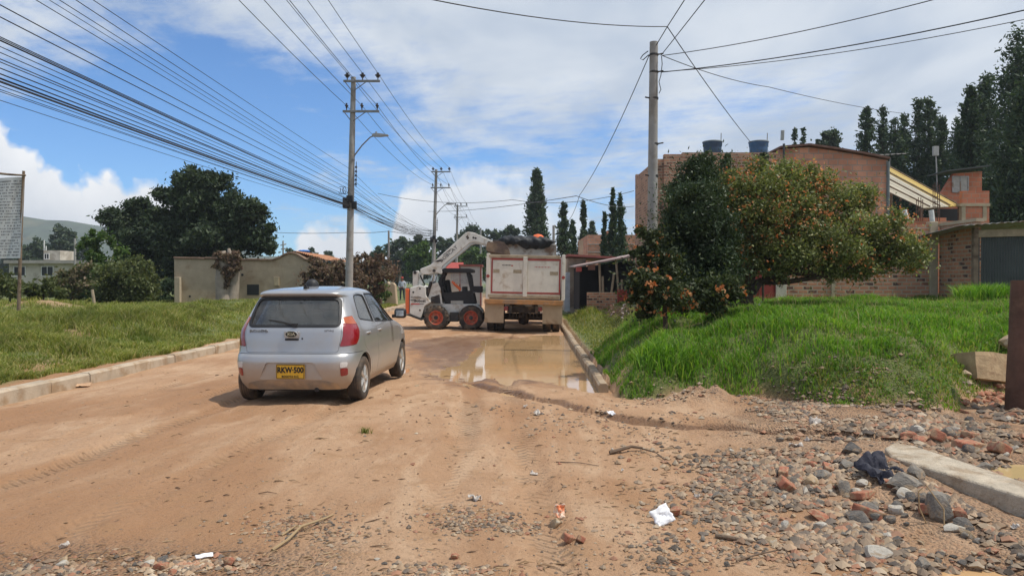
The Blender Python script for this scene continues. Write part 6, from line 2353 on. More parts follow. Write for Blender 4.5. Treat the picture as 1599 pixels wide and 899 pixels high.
wire('house_wire', [nd, at(1172, 222, 27.0)], 0.08, 0.011, cable_m, 'wire slanting down from above the plain pole to the roof water tanks', 'wire', None)
wire('house_wire', [at(1032, 87, Yp), at(1110, -12, 13)], 0.0, 0.010, cable_m, 'second wire rising behind the plain pole beside the steep one', 'wire', None)
wire('house_wire', [at(1014, 86, Yp), at(905, 305, 31), at(885, 345, 40)], 0.25, 0.011, cable_m, 'wire curving down from the plain pole towards the tin shack', 'wire', None)
wire('house_wire', [at(1035, 87, Yp), at(1480, -6, 13)], 0.10, 0.010, cable_g, 'uppermost of the wires fanning out from the pole across the grey sky', 'wire', None)
wire('house_wire', [at(1033, 113, Yp), at(1680, -2, 12)], 0.14, 0.012, cable_m, 'darker wire in the middle of the fan above the brick house', 'wire', None)
wire('house_wire', [at(1036, 112, Yp), at(1680, 14, 12.4)], 0.16, 0.008, cable_g, 'thin wire just under the darker one in the fan above the brick house', 'wire', None)
wire('house_wire', [at(1034, 87, Yp), at(1200, 136, 24), at(1425, 179, 34)], 0.10, 0.010, cable_m, 'wire sloping down from the pole to the tall conifers behind the gable', 'wire', None)
wire('house_wire', [at(590, 302, 66), at(800, 312, 60), at(990, 298, 52)], 0.5, 0.020, cable_g, 'faint far wire crossing the sky above the truck', 'wire', None)
wire('house_wire', [at(668, 330, 66), at(900, 306, 31), at(990, 322, 50)], 0.2, 0.016, cable_g, 'faint far wire dipping behind the single tall cypress', 'wire', None)
wire('house_wire', [at(430, 363, 58), at(545, 363, 52), at(607, 361, 50), at(660, 366, 66)], 0.06, 0.018, cable_g, 'far wire strung low beyond the adobe house', 'wire', None)
# thin posts in the distance
for (x, y0_, y1_, Yq, r, lab) in ((607, 360, 455, 50, 0.07, 'thin bare post beyond the brown bushes'), (864.5, 352, 440, 46, 0.085, 'thin grey post rising behind the truck headboard'), (750.5, 356, 440, 120, 0.16, 'thin pole before the far trees, above the raised boom end'), (442, 376, 410, 75, 0.09, 'short dark post above the adobe house roof'), (117, 372, 440, 58, 0.09, 'grey post among the pale shrubs by the cream house')):
    a, d = at(x, y0_, Yq), at(x, y1_, Yq)
    b = MB(); b.tube([Vector((d.x, Yq, -0.2)), a], [r * 1.15, r * 0.9], 8)
    if x == 442:
        b.tube([at(438, 383, Yq), at(447, 381, Yq)], 0.06, 5); b.tube([at(439, 389, Yq), at(447, 388, Yq)], 0.06, 5)
    o = b.obj('thin_post', pole_m, smooth=True)
    tag(o, lab, 'post')

# ================================================================== BANNER, FOREGROUND POST, PERSON
bt_ = thing('banner', 'white printed cloth banner hanging from a crooked pole on the verge', 'banner')
Y = 20.0
cloth = mat('white_cloth', (0.60, 0.60, 0.60), 0.85, var=0.06, vs=3, bump=0.15, bs=12)
b = MB()
tl_, tr_, bl_, br_ = at(-40, 281, Y), at(37, 276, Y), at(-42, 404, Y), at(32.5, 403, Y)
nu, nv = 36, 44


def ban(f, g):
    q = tl_.lerp(tr_, f).lerp(bl_.lerp(br_, f), g)
    s = f + 0.45 * g
    q.y += 0.035 * math.sin(7 * f + 3 * g) + 0.05 * math.exp(-((f - 0.98 + 0.55 * g) / 0.05) ** 2) * (1 - g) + 0.035 * math.exp(-((f - 0.92 + 0.35 * (g - 0.25)) / 0.06) ** 2) * g
    q.x -= 0.02 * math.sin(3.14 * g) * (f > 0.98)
    return q


vs = [ban(i / nu, j / nv) for j in range(nv + 1) for i in range(nu + 1)]
b.add(vs, [(j * (nu + 1) + i, j * (nu + 1) + i + 1, (j + 1) * (nu + 1) + i + 1, (j + 1) * (nu + 1) + i) for j in range(nv) for i in range(nu)])
co_ = b.obj('cloth', cloth, bt_, smooth=True)
b = MB()
rt = random.Random(5)
for j in range(26):
    g0 = 0.04 + j * 0.0365
    big_ = 1.25 if j % 5 == 0 else 1.0
    f = 0.02
    while f < 0.955:
        wd = rt.choice([0.010, 0.014, 0.018, 0.022, 0.028])
        if rt.random() < 0.82:
            hgt = 0.0155 * big_ * rt.uniform(0.7, 1.1)
            q = [ban(f, g0), ban(f + wd, g0), ban(f + wd, g0 + hgt), ban(f, g0 + hgt)]
            b.add([p - Vector((0, 0.006, 0)) for p in q], [(0, 1, 2, 3)])
        f += wd + rt.choice([0.006, 0.006, 0.014])
b.obj('lettering', mat('grey_print', (0.20, 0.20, 0.21), 0.8, var=0.3, vs=12, bump=0), co_)
b = MB()
b.tube([at(-60, 272, Y), at(-10, 270, Y), at(14, 272.5, Y), at(40, 274, Y)], [0.04, 0.035, 0.03, 0.025], 7)
b.obj('cross_pole', wood, bt_, smooth=True)
b = MB()
a = at(37, 267, Y + 0.05)
d = at(28, 470, Y + 0.1)
b.tube([Vector((d.x, Y + 0.1, gz(d.x, Y) - 0.3)), a.lerp(d, 0.5), a], [0.048, 0.042, 0.035], 8)
b.obj('post', wood, bt_, smooth=True)

b = MB()
fx_, fy_ = 6.35, 9.25
zb = gz(fx_, fy_)
nseg = 14
V = []
for j in range(9):
    f = j / 8
    for k in range(nseg):
        a = 2 * math.pi * k / nseg
        rr = 0.155 * (1 - 0.06 * f) * (1 + 0.05 * math.sin(3 * a + f * 2) + 0.03 * math.sin(7 * a + 5 * f))
        V.append((fx_ + 0.06 * f + rr * math.cos(a), fy_ + rr * math.sin(a), zb - 0.3 + f * (1.92 - zb)))
Fs = [(j * nseg + k, j * nseg + (k + 1) % nseg, (j + 1) * nseg + (k + 1) % nseg, (j + 1) * nseg + k) for j in range(8) for k in range(nseg)]
Fs += [tuple(reversed(range(nseg))), tuple(8 * nseg + k for k in range(nseg))]
b.add(V, Fs)
o = b.obj('wooden_post', mat('dark_post_wood', (0.115, 0.060, 0.042), 0.9, var=0.45, vs=3.0, bump=0.9, bs=14, c2=(0.20, 0.115, 0.075), c2s=2.0, c2t=(0.5, 0.7)), smooth=60)
tag(o, 'thick dark brown wooden post beside the rubble and grass plot', 'post')


def skin_body(name, joints, edges, rad, m, parent=None, root=0, sub=2):
    me = bpy.data.meshes.new(name)
    me.from_pydata([tuple(j) for j in joints], edges, [])
    o = bpy.data.objects.new(name, me)
    col.objects.link(o)
    sm = o.modifiers.new('skin', 'SKIN')
    sv = me.skin_vertices[0].data
    for i, r in enumerate(rad):
        sv[i].radius = (r, r) if not isinstance(r, tuple) else r
        sv[i].use_root = i == root
    o.modifiers.new('sub', 'SUBSURF').levels = sub
    o.modifiers['sub'].render_levels = sub
    r_me = eval_mesh(o)
    bpy.data.objects.remove(o)
    for p in r_me.polygons:
        p.use_smooth = True
    r_me.materials.clear()
    return link(name, r_me, m, parent)


# man in a checked shirt on the verge
Yq = 57.0
pp_ = at(628, 462, Yq)
man = thing('person', 'person in red cap and pale checked shirt standing on the verge behind the loader', 'person', (pp_.x, Yq, gz(pp_.x, Yq)))
J = [(0, 0, 0.95), (0, 0.02, 1.18), (0, 0.01, 1.38), (0, 0, 1.50), (0, -0.02, 1.60), (0, -0.03, 1.70),
     (-0.20, 0.02, 1.40), (-0.27, 0.0, 1.14), (-0.20, -0.16, 0.98), (0.20, 0.02, 1.40), (0.27, 0.02, 1.13), (0.26, -0.08, 0.90),
     (-0.11, 0, 0.90), (-0.13, 0.0, 0.50), (-0.14, 0.03, 0.09), (-0.15, -0.13, 0.04), (0.11, 0, 0.90), (0.14, -0.03, 0.50), (0.16, 0.03, 0.09), (0.18, -0.13, 0.04), (-0.12, -0.22, 0.96), (0.25, -0.13, 0.82)]
E = [(0, 1), (1, 2), (2, 3), (3, 4), (4, 5), (2, 6), (6, 7), (7, 8), (2, 9), (9, 10), (10, 11), (0, 12), (12, 13), (13, 14), (14, 15), (0, 16), (16, 17), (17, 18), (18, 19), (8, 20), (11, 21)]
rad = [0.15, 0.145, 0.16, 0.06, 0.095, 0.09, 0.075, 0.055, 0.042, 0.075, 0.055, 0.042, 0.10, 0.075, 0.05, 0.04, 0.10, 0.075, 0.05, 0.04, 0.04, 0.04]
skin_m = mat('skin', (0.28, 0.15, 0.10), 0.7, bump=0)
# one body mesh, the clothes painted by height as material areas
bd = skin_body('body', J, E, rad, None, man)
shirt = mat('checked_shirt', (0.42, 0.46, 0.52), 0.9, var=0.35, vs=22, bump=0)
trous = mat('dark_trousers', (0.04, 0.045, 0.06), 0.9, bump=0)
for m in (skin_m, shirt, trous):
    bd.data.materials.append(m)
for p in bd.data.polygons:
    z = p.center.z
    armx = abs(p.center.x) > 0.19
    p.material_index = 2 if (z < 0.97 and not (armx and z > 0.75 and p.center.y < -0.02)) else (1 if (z < 1.475 and not (p.center.y < -0.10 and z < 1.05)) else 0)
b = MB()
b.lathe([(0.112, 0.0), (0.113, 0.05), (0.085, 0.11), (0.0, 0.13)], 16, Matrix.Translation((0, -0.03, 1.70)))
b.box((0, -0.15, 1.705), (0.16, 0.12, 0.015))
b.obj('cap', mat('red_cap', (0.42, 0.08, 0.06), 0.85), man, smooth=50)

# ================================================================== VEGETATION
def leaves(name, P, size, m, parent=None, aspect=0.5, out=None, upb=0.0):
    n = len(P)
    d = rng.normal(size=(n, 3))
    if out is not None:
        d += out
    d[:, 2] += upb
    d /= np.linalg.norm(d, axis=1)[:, None] + 1e-9
    r = rng.normal(size=(n, 3))
    w_ = np.cross(d, r)
    w_ /= np.linalg.norm(w_, axis=1)[:, None] + 1e-9
    s = (size * rng.uniform(0.45, 1.5, n))[:, None]
    V = np.stack([P - d * s * 0.5, P + w_ * s * aspect * 0.5 - d * s * 0.05, P + d * s * 0.5, P - w_ * s * aspect * 0.5 - d * s * 0.05], 1)
    me = fast_mesh(name, V.reshape(-1, 3), np.arange(4 * n), np.full(n, 4), False)
    return link(name, me, m, parent)


def clump_pts(cl, n, sub=9, hollow=0.35, flat=0.9, spread=0.42):
    """points through lumpy masses: CL rows x, y, z, r"""
    cl = np.array(cl, float)
    S = []
    for x, y, z, r in cl:
        for k in range(sub):
            d = rng.normal(size=3)
            d /= np.linalg.norm(d)
            q = r * (hollow + (0.95 - hollow) * rng.uniform(0, 1))
            S.append((x + d[0] * q, y + d[1] * q, z + d[2] * q * flat, r * spread * rng.uniform(0.6, 1.35)))
    S = np.array(S)
    wgt = S[:, 3] ** 2
    i = rng.choice(len(S), n, p=wgt / wgt.sum())
    g = rng.normal(size=(n, 3))
    g /= np.linalg.norm(g, axis=1)[:, None]
    g *= rng.uniform(0, 1, n)[:, None] ** 0.45
    g[:, 2] *= 0.75
    return S[i, :3] + g * S[i, 3:4] * 1.15, g


def pxc(lst, Y, dep=0.6):
    """pixel lumps (x, y, radius) at distance Y -> world lumps"""
    o = []
    for x, y, r in lst:
        q = at(x, y, Y)
        rr = r * Y / FPX
        o.append((q.x, Y + random.uniform(-dep, dep) * rr, q.z, rr))
    return o


def limb(b, pts, r0, r1, seg=7):
    n = len(pts)
    b.tube(pts, [r0 + (r1 - r0) * i / (n - 1) for i in range(n)], seg)


bark = mat('dark_bark', (0.075, 0.055, 0.042), 0.95, var=0.4, vs=3, bump=0.7, bs=15)
bark_p = mat('pale_bark', (0.30, 0.25, 0.20), 0.95, var=0.3, vs=3, bump=0.5, bs=12)
pine_l = leaf_mat('pine_needles', [(0.020, 0.034, 0.020), (0.034, 0.056, 0.028), (0.052, 0.080, 0.036), (0.075, 0.100, 0.046)], 0.2, 0.6)
cyp_l = leaf_mat('cypress_leaves', [(0.020, 0.042, 0.024), (0.036, 0.066, 0.034), (0.056, 0.090, 0.042), (0.085, 0.115, 0.052)], 0.2, 0.6)
euc_l = leaf_mat('gum_leaves', [(0.028, 0.052, 0.034), (0.048, 0.076, 0.046), (0.070, 0.100, 0.056), (0.095, 0.120, 0.068)], 0.25, 0.6)
grn_l = leaf_mat('fresh_leaves', [(0.035, 0.075, 0.018), (0.060, 0.115, 0.025), (0.090, 0.150, 0.035), (0.13, 0.17, 0.05)], 0.35, 0.55)
olv_l = leaf_mat('olive_leaves', [(0.050, 0.070, 0.022), (0.080, 0.105, 0.032), (0.115, 0.135, 0.044), (0.165, 0.165, 0.065)], 0.3, 0.6)
dry_l = leaf_mat('dried_leaves', [(0.075, 0.050, 0.038), (0.15, 0.095, 0.066), (0.23, 0.145, 0.10), (0.11, 0.10, 0.045), (0.30, 0.215, 0.15)], 0.25, 0.8, (1.1, 1.0, 0.8))
bush_l = leaf_mat('bush_leaves', [(0.085, 0.112, 0.038), (0.145, 0.180, 0.058), (0.215, 0.240, 0.082), (0.30, 0.30, 0.125)], 0.3, 0.5, patch=(0.20, 0.105, 0.045), ps=1.6, pt=(0.55, 0.72), pf=0.4)
dark_l = leaf_mat('shrub_leaves', [(0.022, 0.042, 0.020), (0.042, 0.070, 0.030), (0.070, 0.100, 0.044)], 0.2, 0.5)
flow_m = leaf_mat('orange_blossom', [(0.46, 0.14, 0.04), (0.58, 0.21, 0.07), (0.64, 0.30, 0.12), (0.58, 0.35, 0.18)], 0.3, 0.6, (1.2, 1.0, 0.8))


def px_tree(name, label, cat, Y, lumps, n, size, m, trunk_px, r0, bk=bark, aspect=0.5, upb=0.0, group=None, sub=9, dep=0.6, hollow=0.35, spread=0.42):
    """tree or shrub from pixel lumps; trunk_px: lists of pixels, first one on the ground"""
    base = at(trunk_px[0][0][0], trunk_px[0][0][1], Y)
    zg = gz(base.x, Y) if Y < 60 else 0.1
    O = Vector((base.x, Y, zg))
    T = thing(name, label, cat, O, 0, group)
    b = MB()
    for j, tp in enumerate(trunk_px):
        P_ = [at(x, y, Y) - O + Vector((0, 0.15 * math.sin(i * 2 + j), 0)) for i, (x, y) in enumerate(tp)]
        if j == 0:
            P_[0].z = -0.2
        limb(b, P_, r0 * (1 if j == 0 else 0.6), r0 * (0.45 if j == 0 else 0.15))
    b.obj('trunk', bk, T, smooth=True)
    cl = [(x - O.x, y - O.y, z - O.z, r) for x, y, z, r in pxc(lumps, Y, dep)]
    P_, g = clump_pts(cl, n, sub=sub, hollow=hollow, spread=spread)
    stray = rng.uniform(0, 1, n) < 0.10
    P_[stray] += g[stray] * rng.uniform(0.1, 0.9, (stray.sum(), 1)) * 0.6
    leaves('crown', P_, size, m, T, aspect, g * 0.8, upb)
    return T, cl, O


# ---- two big dark trees on the left
px_tree('pine_tree', 'largest dark spreading tree towering over the adobe house', 'tree', 47.0,
        [(300, 292, 27), (265, 305, 22), (335, 292, 25), (358, 316, 26), (393, 336, 26), (370, 350, 30), (400, 375, 26), (417, 386, 15), (310, 330, 36), (275, 345, 30), (335, 370, 34), (290, 392, 28), (253, 335, 17), (252, 303, 12), (362, 393, 22), (424, 358, 10), (330, 277, 12), (284, 284, 12), (322, 272, 8), (412, 330, 10), (270, 420, 18), (300, 320, 36), (345, 335, 34), (325, 395, 26), (375, 375, 26), (270, 370, 30)],
        75000, 0.25, pine_l, [[(312, 470), (310, 430), (315, 380), (318, 340)], [(312, 420), (350, 380), (385, 350)], [(311, 420), (280, 375), (270, 330)]], 0.42, aspect=0.4, upb=0.3, sub=26, spread=0.40)
px_tree('pine_tree', 'smaller dark tree leaning against the largest one, above the olive shrubs', 'tree', 49.0,
        [(213, 325, 17), (193, 345, 24), (230, 348, 26), (180, 356, 12), (215, 380, 30), (243, 390, 28), (238, 415, 25), (203, 318, 9), (258, 425, 20), (225, 315, 8), (250, 445, 15)],
        28000, 0.26, pine_l, [[(250, 472), (247, 440), (232, 400), (220, 360)], [(247, 435), (215, 400), (195, 360)]], 0.3, aspect=0.4, upb=0.3, sub=22, spread=0.42)

# ---- broken trunk wrapped in dried vines before the adobe house
Y = 38.6
base = at(352, 472, Y)
O = Vector((base.x, Y, gz(base.x, Y)))
T = thing('dead_trunk', 'broken pale tree trunk wrapped in dried brown vines before the adobe house', 'tree trunk', O)
b = MB()
b.tube([at(x, y, Y) - O for x, y in ((353, 476), (350, 455), (349, 435), (352, 412), (345, 394))], [0.52, 0.42, 0.42, 0.36, 0.25], 12)
b.tube([at(x, y, Y) - O for x, y in ((362, 470), (366, 445), (368, 420), (372, 396))], [0.34, 0.26, 0.20, 0.10], 10)
b.tube([at(x, y, Y) - O for x, y in ((356, 425), (360, 405), (357, 388))], [0.26, 0.18, 0.08], 8)
b.tube([at(x, y, Y) - O for x, y in ((346, 436), (341, 424), (342, 412))], [0.22, 0.14, 0.11], 8)
b.obj('trunk', bark_p, T, smooth=True)
cl = [(x - O.x, y - O.y - 0.35, z - O.z, r) for x, y, z, r in pxc([(358, 420, 12), (352, 405, 11), (366, 408, 11), (362, 432, 9), (372, 418, 7), (345, 415, 7), (357, 442, 7), (372, 398, 6), (345, 397, 6)], Y, 0.3)]
P_, g = clump_pts(cl, 2600, sub=8)
leaves('dried_vine', P_, 0.22, dry_l, T, 0.35, None, -0.8)

# ---- shrubs and trees left of the house
px_tree('leafy_tree', 'light green leafy young tree behind the olive shrub', 'tree', 40.0, [(152, 398, 20), (140, 380, 12), (165, 418, 22), (128, 428, 20), (156, 372, 12), (186, 398, 15), (172, 380, 10), (150, 440, 22), (142, 365, 7)], 9000, 0.2, grn_l, [[(150, 472), (150, 440), (153, 400)]], 0.12, sub=10)
px_tree('olive_shrub', 'large rounded olive-green shrub beside the adobe house', 'shrub', 36.0, [(205, 435, 28), (180, 446, 26), (225, 448, 20), (195, 415, 16), (215, 410, 12), (238, 455, 14), (160, 458, 16), (200, 455, 26), (175, 430, 22), (222, 430, 20)], 19000, 0.15, olv_l, [[(200, 474), (200, 450), (205, 420)]], 0.12, sub=14, spread=0.5)
px_tree('shrub', 'low dark shrub under the banner', 'shrub', 33.0, [(14, 446, 20), (34, 452, 16), (-14, 448, 20), (2, 430, 12)], 4200, 0.17, olv_l, [[(14, 474), (14, 450)]], 0.06)
px_tree('shrub', 'low dark shrub in front of the cream house, beside the banner post', 'shrub', 34.0, [(62, 452, 17), (78, 445, 14), (50, 458, 12), (92, 456, 15)], 4200, 0.17, olv_l, [[(66, 474), (66, 450)]], 0.06)
px_tree('flowering_shrub', 'pale pinkish shrub in front of the cream house, under the grey post', 'shrub', 37.0, [(112, 432, 17), (128, 420, 13), (105, 448, 16), (96, 428, 9), (132, 445, 14)], 4200, 0.16, leaf_mat('pale_leaves', [(0.07, 0.09, 0.035), (0.12, 0.13, 0.05), (0.20, 0.17, 0.10), (0.30, 0.22, 0.16)], 0.3), [[(112, 474), (112, 440)]], 0.06)
px_tree('shrub', 'narrow dark green shrub against the adobe house end wall', 'shrub', 42.0, [(262, 448, 12), (258, 462, 12), (268, 470, 7), (250, 462, 10)], 2600, 0.17, dark_l, [[(262, 476), (262, 455)]], 0.05)
b = MB()
a, d = at(149, 472, 30), at(144, 452, 30)
b.tube([a - Vector((0, 0, 0.4)), d], [0.07, 0.055], 8)
o = b.obj('stake', wood_p, smooth=True)
tag(o, 'short leaning pale stake before the olive shrub on the verge', 'stake')
far_lab = ['dusky tree below the hill, just beside the banner', 'dusky tree below the hill with a tall rounded top', 'dusky low tree below the hill behind the cream house', 'dusky wide tree below the hill next to the smaller dark tree', 'dusky tree below the hill half hidden by the banner']
for i, (x, y0_, hw) in enumerate(((52, 368, 18), (98, 346, 16), (74, 375, 18), (135, 368, 22), (20, 362, 22))):
    Yf = 125 + 6 * i
    px_tree('distant_tree', far_lab[i], 'tree', Yf, [(x, y0_ + hw * 0.7, hw * 0.7), (x - hw * 0.5, y0_ + hw * 1.5, hw * 0.7), (x + hw * 0.5, y0_ + hw * 1.4, hw * 0.75), (x, y0_ + hw * 2.3, hw), (x + 0.7 * hw, y0_ + hw * 2.6, hw * 0.7), (x - 0.7 * hw, y0_ + 2.7 * hw, hw * 0.7)], 3600, 0.6, euc_l, [[(x, 440), (x, y0_ + hw)]], 0.3, group=None)
# low hedge mass along the left background
HX = np.concatenate([np.linspace(-10, 270, 15)])
hed = [(x, 442 + 6 * math.sin(i * 2.1), 15 + 4 * math.sin(i * 1.3)) for i, x in enumerate(HX)]
cl = pxc(hed, 70, 0.5)
P_, g = clump_pts(cl, 9000, sub=8)
o = leaves('undergrowth', P_, 0.32, olv_l, None, 0.5)
P_ = np.concatenate([P_, clump_pts(pxc([(x, 452 + 5 * math.sin(i * 1.9), 15) for i, x in enumerate(np.linspace(-15, 262, 17))], 43, 0.6), 16000, sub=9)[0]])
bpy.data.objects.remove(o)
o = leaves('undergrowth', P_, 0.24, olv_l, None, 0.5)
tag(o, 'tangled undergrowth filling the plot behind the shrubs on the verge', 'undergrowth', kind='stuff')

# ---- brown dried hedge behind the car
hd = [('brown dried bush touching the adobe house gable', 39.0, [(498, 420, 18), (485, 438, 18), (512, 436, 20), (490, 408, 9), (505, 455, 18), (478, 458, 14)]),
      ('brown dried bush at the foot of the street-lamp pole', 40.5, [(538, 425, 20), (525, 442, 20), (552, 440, 20), (530, 412, 10), (550, 410, 10), (540, 460, 20)]),
      ('tallest brown dried bush between lamp pole and thin post', 43.0, [(575, 415, 18), (562, 435, 20), (590, 432, 20), (570, 400, 9), (590, 402, 8), (580, 455, 22), (558, 405, 8)]),
      ('brown dried bush reaching the man in the red cap', 48.5, [(604, 425, 14), (598, 445, 17), (606, 452, 11), (612, 418, 7), (604, 410, 7)])]
for lab, Yq, lm in hd:
    x = lm[0][0]
    px_tree('dried_bush', lab, 'bush', Yq, lm, 9500, 0.19, dry_l, [[(x, 472), (x + 2, 445), (x, 420)], [(x, 460), (x + 10, 430)], [(x, 460), (x - 9, 432)]], 0.06, aspect=0.4, sub=12, spread=0.32)
px_tree('creeper_bush', 'small fresh green creeper beside the dried bushes', 'bush', 46.0, [(597, 446, 9), (592, 456, 10), (602, 462, 9), (588, 468, 8)], 2200, 0.17, grn_l, [[(596, 474), (596, 450)]], 0.04)
# earth bank stump by the man
b = MB()
a = at(611, 455, 47)
b.prism([(a.x - 0.42, a.z - 0.9), (a.x + 0.40, a.z - 0.9), (a.x + 0.34, a.z - 0.1), (a.x + 0.30, a.z + 0.42), (a.x + 0.12, a.z + 0.60), (a.x - 0.05, a.z + 0.50), (a.x - 0.20, a.z + 0.66), (a.x - 0.36, a.z + 0.2)], 'y', 46.7, 47.3)
o = b.obj('adobe_stub', adobe, bevel=0.06)
tag(o, 'crumbling adobe wall stub between the dried bushes and the man', 'wall stub')

# ---- dark trees along the middle of the horizon
gum = [('round-topped gum tree at the near end of the dark tree row', 592, 385, 13, 112), ('wide gum tree of the dark row, above the thin bare post', 625, 366, 20, 118), ('tall gum tree of the dark row beside the second pole', 652, 363, 19, 122), ('gum tree of the dark row between the second and third poles', 692, 368, 17, 118), ('gum tree of the dark row with the highest crown, above the boom', 737, 350, 19, 125), ('gum tree of the dark row just left of the tarpaulin', 768, 355, 17, 128), ('gum tree of the dark row behind the tarpaulin', 797, 350, 14, 120), ('gum tree of the dark row behind the third pole', 716, 362, 15, 130)]
gum[5] = ('gum tree of the dark row beside the black tarpaulin', 768, 355, 17, 128)
for lab, x, y0_, hw, Yf in gum:
    lm = [(x, y0_ + hw * 0.6, hw * 0.55), (x - hw * 0.6, y0_ + hw * 1.1, hw * 0.55), (x + hw * 0.55, y0_ + hw * 0.95, hw * 0.5), (x + hw * 0.2, y0_ + hw * 1.9, hw * 0.7), (x - hw * 0.5, y0_ + hw * 2.2, hw * 0.7), (x + hw * 0.7, y0_ + hw * 2.3, hw * 0.6), (x - 0.2 * hw, y0_ + hw * 3.0, hw * 0.8)]
    px_tree('gum_tree', lab, 'tree', Yf, lm, 4200, 0.55, euc_l, [[(x, 440), (x, y0_ + hw * 1.5)], [(x, y0_ + hw * 2.5), (x - hw * 0.5, y0_ + hw)], [(x, y0_ + hw * 2.5), (x + hw * 0.5, y0_ + hw)]], 0.3, bk=bark_p, sub=12, spread=0.42)
px_tree('leafy_tree', 'bright green bushy tree in front of the dark gum row', 'tree', 92, [(655, 388, 14), (645, 402, 15), (668, 400, 14), (655, 415, 18), (640, 420, 12), (672, 420, 12)], 5200, 0.4, grn_l, [[(656, 440), (656, 395)]], 0.2)
px_tree('leafy_tree', 'green tree low behind the boom and the grey kiosk', 'tree', 100, [(735, 395, 14), (722, 408, 14), (750, 405, 13), (738, 420, 16)], 4200, 0.42, grn_l, [[(736, 440), (736, 400)]], 0.2)
for lab, x, y0_, hw, Yf in (('small distant gum tree above the adobe roof ridge', 487, 385, 9, 150), ('small distant gum tree behind the dried bushes', 513, 390, 8, 150), ('distant gum tree low on the horizon past the big dark tree', 455, 386, 10, 150)):
    px_tree('gum_tree', lab, 'tree', Yf, [(x, y0_ + hw * 0.7, hw * 0.6), (x - hw * 0.5, y0_ + hw * 1.5, hw * 0.7), (x + hw * 0.5, y0_ + hw * 1.6, hw * 0.7), (x, y0_ + 2.5 * hw, hw)], 1600, 0.6, euc_l, [[(x, 440), (x, y0_ + hw)]], 0.2, bk=bark_p)
tl_pts = [(x, 425 + 7 * math.sin(i * 1.7), 17) for i, x in enumerate(np.linspace(560, 1010, 26))]
P_, g = clump_pts(pxc(tl_pts, 135, 0.5), 16000, sub=9)
o = leaves('treeline', P_, 0.6, euc_l, None, 0.5)
tag(o, 'far dark wood closing the view behind the gum trees', 'wood', kind='stuff')


# ---- conifers
def conifer_mesh(H_, Rr, n, size, m, ragged=0.3, power=0.85, open_=0.0, seed=0):
    nb = int(70 + 10 * H_)
    h = rng.uniform(0.03, 1.0, nb) ** 0.9
    az = rng.uniform(0, 2 * np.pi, nb)
    L = Rr * ((1 - h) ** power * 0.95 + 0.06) * rng.uniform(1 - ragged - open_, 1.15, nb)
    L *= np.where(h < 0.10, 0.75, 1.0)
    wgt = L + 0.15 * Rr
    i = rng.choice(nb, n, p=wgt / wgt.sum())
    f = rng.uniform(0, 1, n) ** 0.65
    sp = (0.16 + 0.05 * f) * Rr * (0.35 + 0.65 * (1 - h[i]))
    P_ = np.stack([np.cos(az[i]) * L[i] * f, np.sin(az[i]) * L[i] * f, h[i] * H_ * 0.97 + L[i] * f * (0.35 - 0.25 * (1 - h[i])) ], 1)
    P_ += rng.normal(size=(n, 3)) * sp[:, None] * np.array([1, 1, 1.15])
    out_ = np.stack([np.cos(az[i]), np.sin(az[i]), 0.3 + 0 * f], 1)
    return P_, out_


CT = {}


def conifer(name, label, px, py_t, Y, hw, kind='cyp', py_b=None, group=None, n=4200, size=None, power=0.85, ragged=0.3, open_=0.0, bare=0.0):
    top = at(px, py_t, Y)
    zg = gz(top.x, Y) if Y < 60 else 0.2
    H_ = top.z - zg
    Rr = hw * Y / FPX
    T = thing(name, label, 'tree', (top.x, Y, zg), 0, group)
    b = MB()
    b.tube([(0, 0, -0.3), (0.05, 0.03, H_ * 0.5), (0, 0, H_ * 0.97)], [0.02 * H_, 0.013 * H_, 0.02], 8)
    for k in range(10):
        z = H_ * (0.1 + 0.08 * k)
        a = k * 2.4
        b.tube([(0, 0, z), (math.cos(a) * Rr * 0.6 * (1 - 0.08 * k), math.sin(a) * Rr * 0.6 * (1 - 0.08 * k), z + 0.2 * Rr)], [0.05, 0.015], 4)
    b.obj('trunk', bark, T, smooth=True)
    P_, od = conifer_mesh(H_ * (1 - bare), Rr, n, size, cyp_l, ragged, power, open_)
    P_[:, 2] += bare * H_
    leaves('crown', P_, size or 0.0052 * Y, cyp_l, T, 0.4, od * 0.8, 0.5)
    return T


conifer('cypress', 'single tall dense dark cypress rising behind the truck', 838, 258, 80, 27, n=14000, power=0.75, ragged=0.25)
for lab, x, y0_, Yf, hw, op in (('broad pointed conifer just beyond the truck headboard', 880, 312, 66, 14, 0), ('shorter conifer squeezed between two taller ones by the chimney', 894, 342, 70, 10, 0), ('slender conifer with a spire top behind the small chimney', 911, 308, 64, 9, 0.2), ('thin conifer in front of the terracotta house', 944, 328, 52, 7, 0.25), ('tallest slender conifer above the terracotta house', 957, 290, 51, 9, 0.25), ('sparse conifer with drooping open branches beside the tin shack', 969, 298, 50, 11, 0.45), ('low rounded conifer far behind the terracotta house', 925, 345, 90, 14, 0)):
    conifer('conifer', lab, x, y0_, Yf, hw * 1.35, n=4600, open_=op, power=0.72)
# stand of conifers on the right skyline
rc = [('conifer at the outer end of the skyline stand, above the yellow canopy', 1354, 162, 60, 15), ('twin-pointed conifer of the skyline stand next to the outer one', 1379, 160, 61, 14), ('shorter conifer filling the gap in the skyline stand', 1398, 180, 58, 15), ('conifer of the skyline stand directly over the antenna', 1412, 172, 63, 12), ('tallest slim conifer of the skyline stand', 1434, 146, 60, 14), ('conifer of the skyline stand beside the tallest slim one', 1452, 148, 58, 14), ('sparse leaning conifer of the skyline stand over the pale mast box', 1470, 178, 56, 16), ('dark conifer where the skyline stand meets the big trees', 1496, 178, 54, 20)]
for i, (lab, x, y0_, Yf, hw) in enumerate(rc):
    conifer('conifer', lab, x, y0_, Yf, hw + 14 + 6 * (i % 3), n=9000, power=(0.5, 0.75, 0.6)[i % 3], ragged=0.45, open_=(0.0, 0.2, 0.35, 0.1)[i % 4])
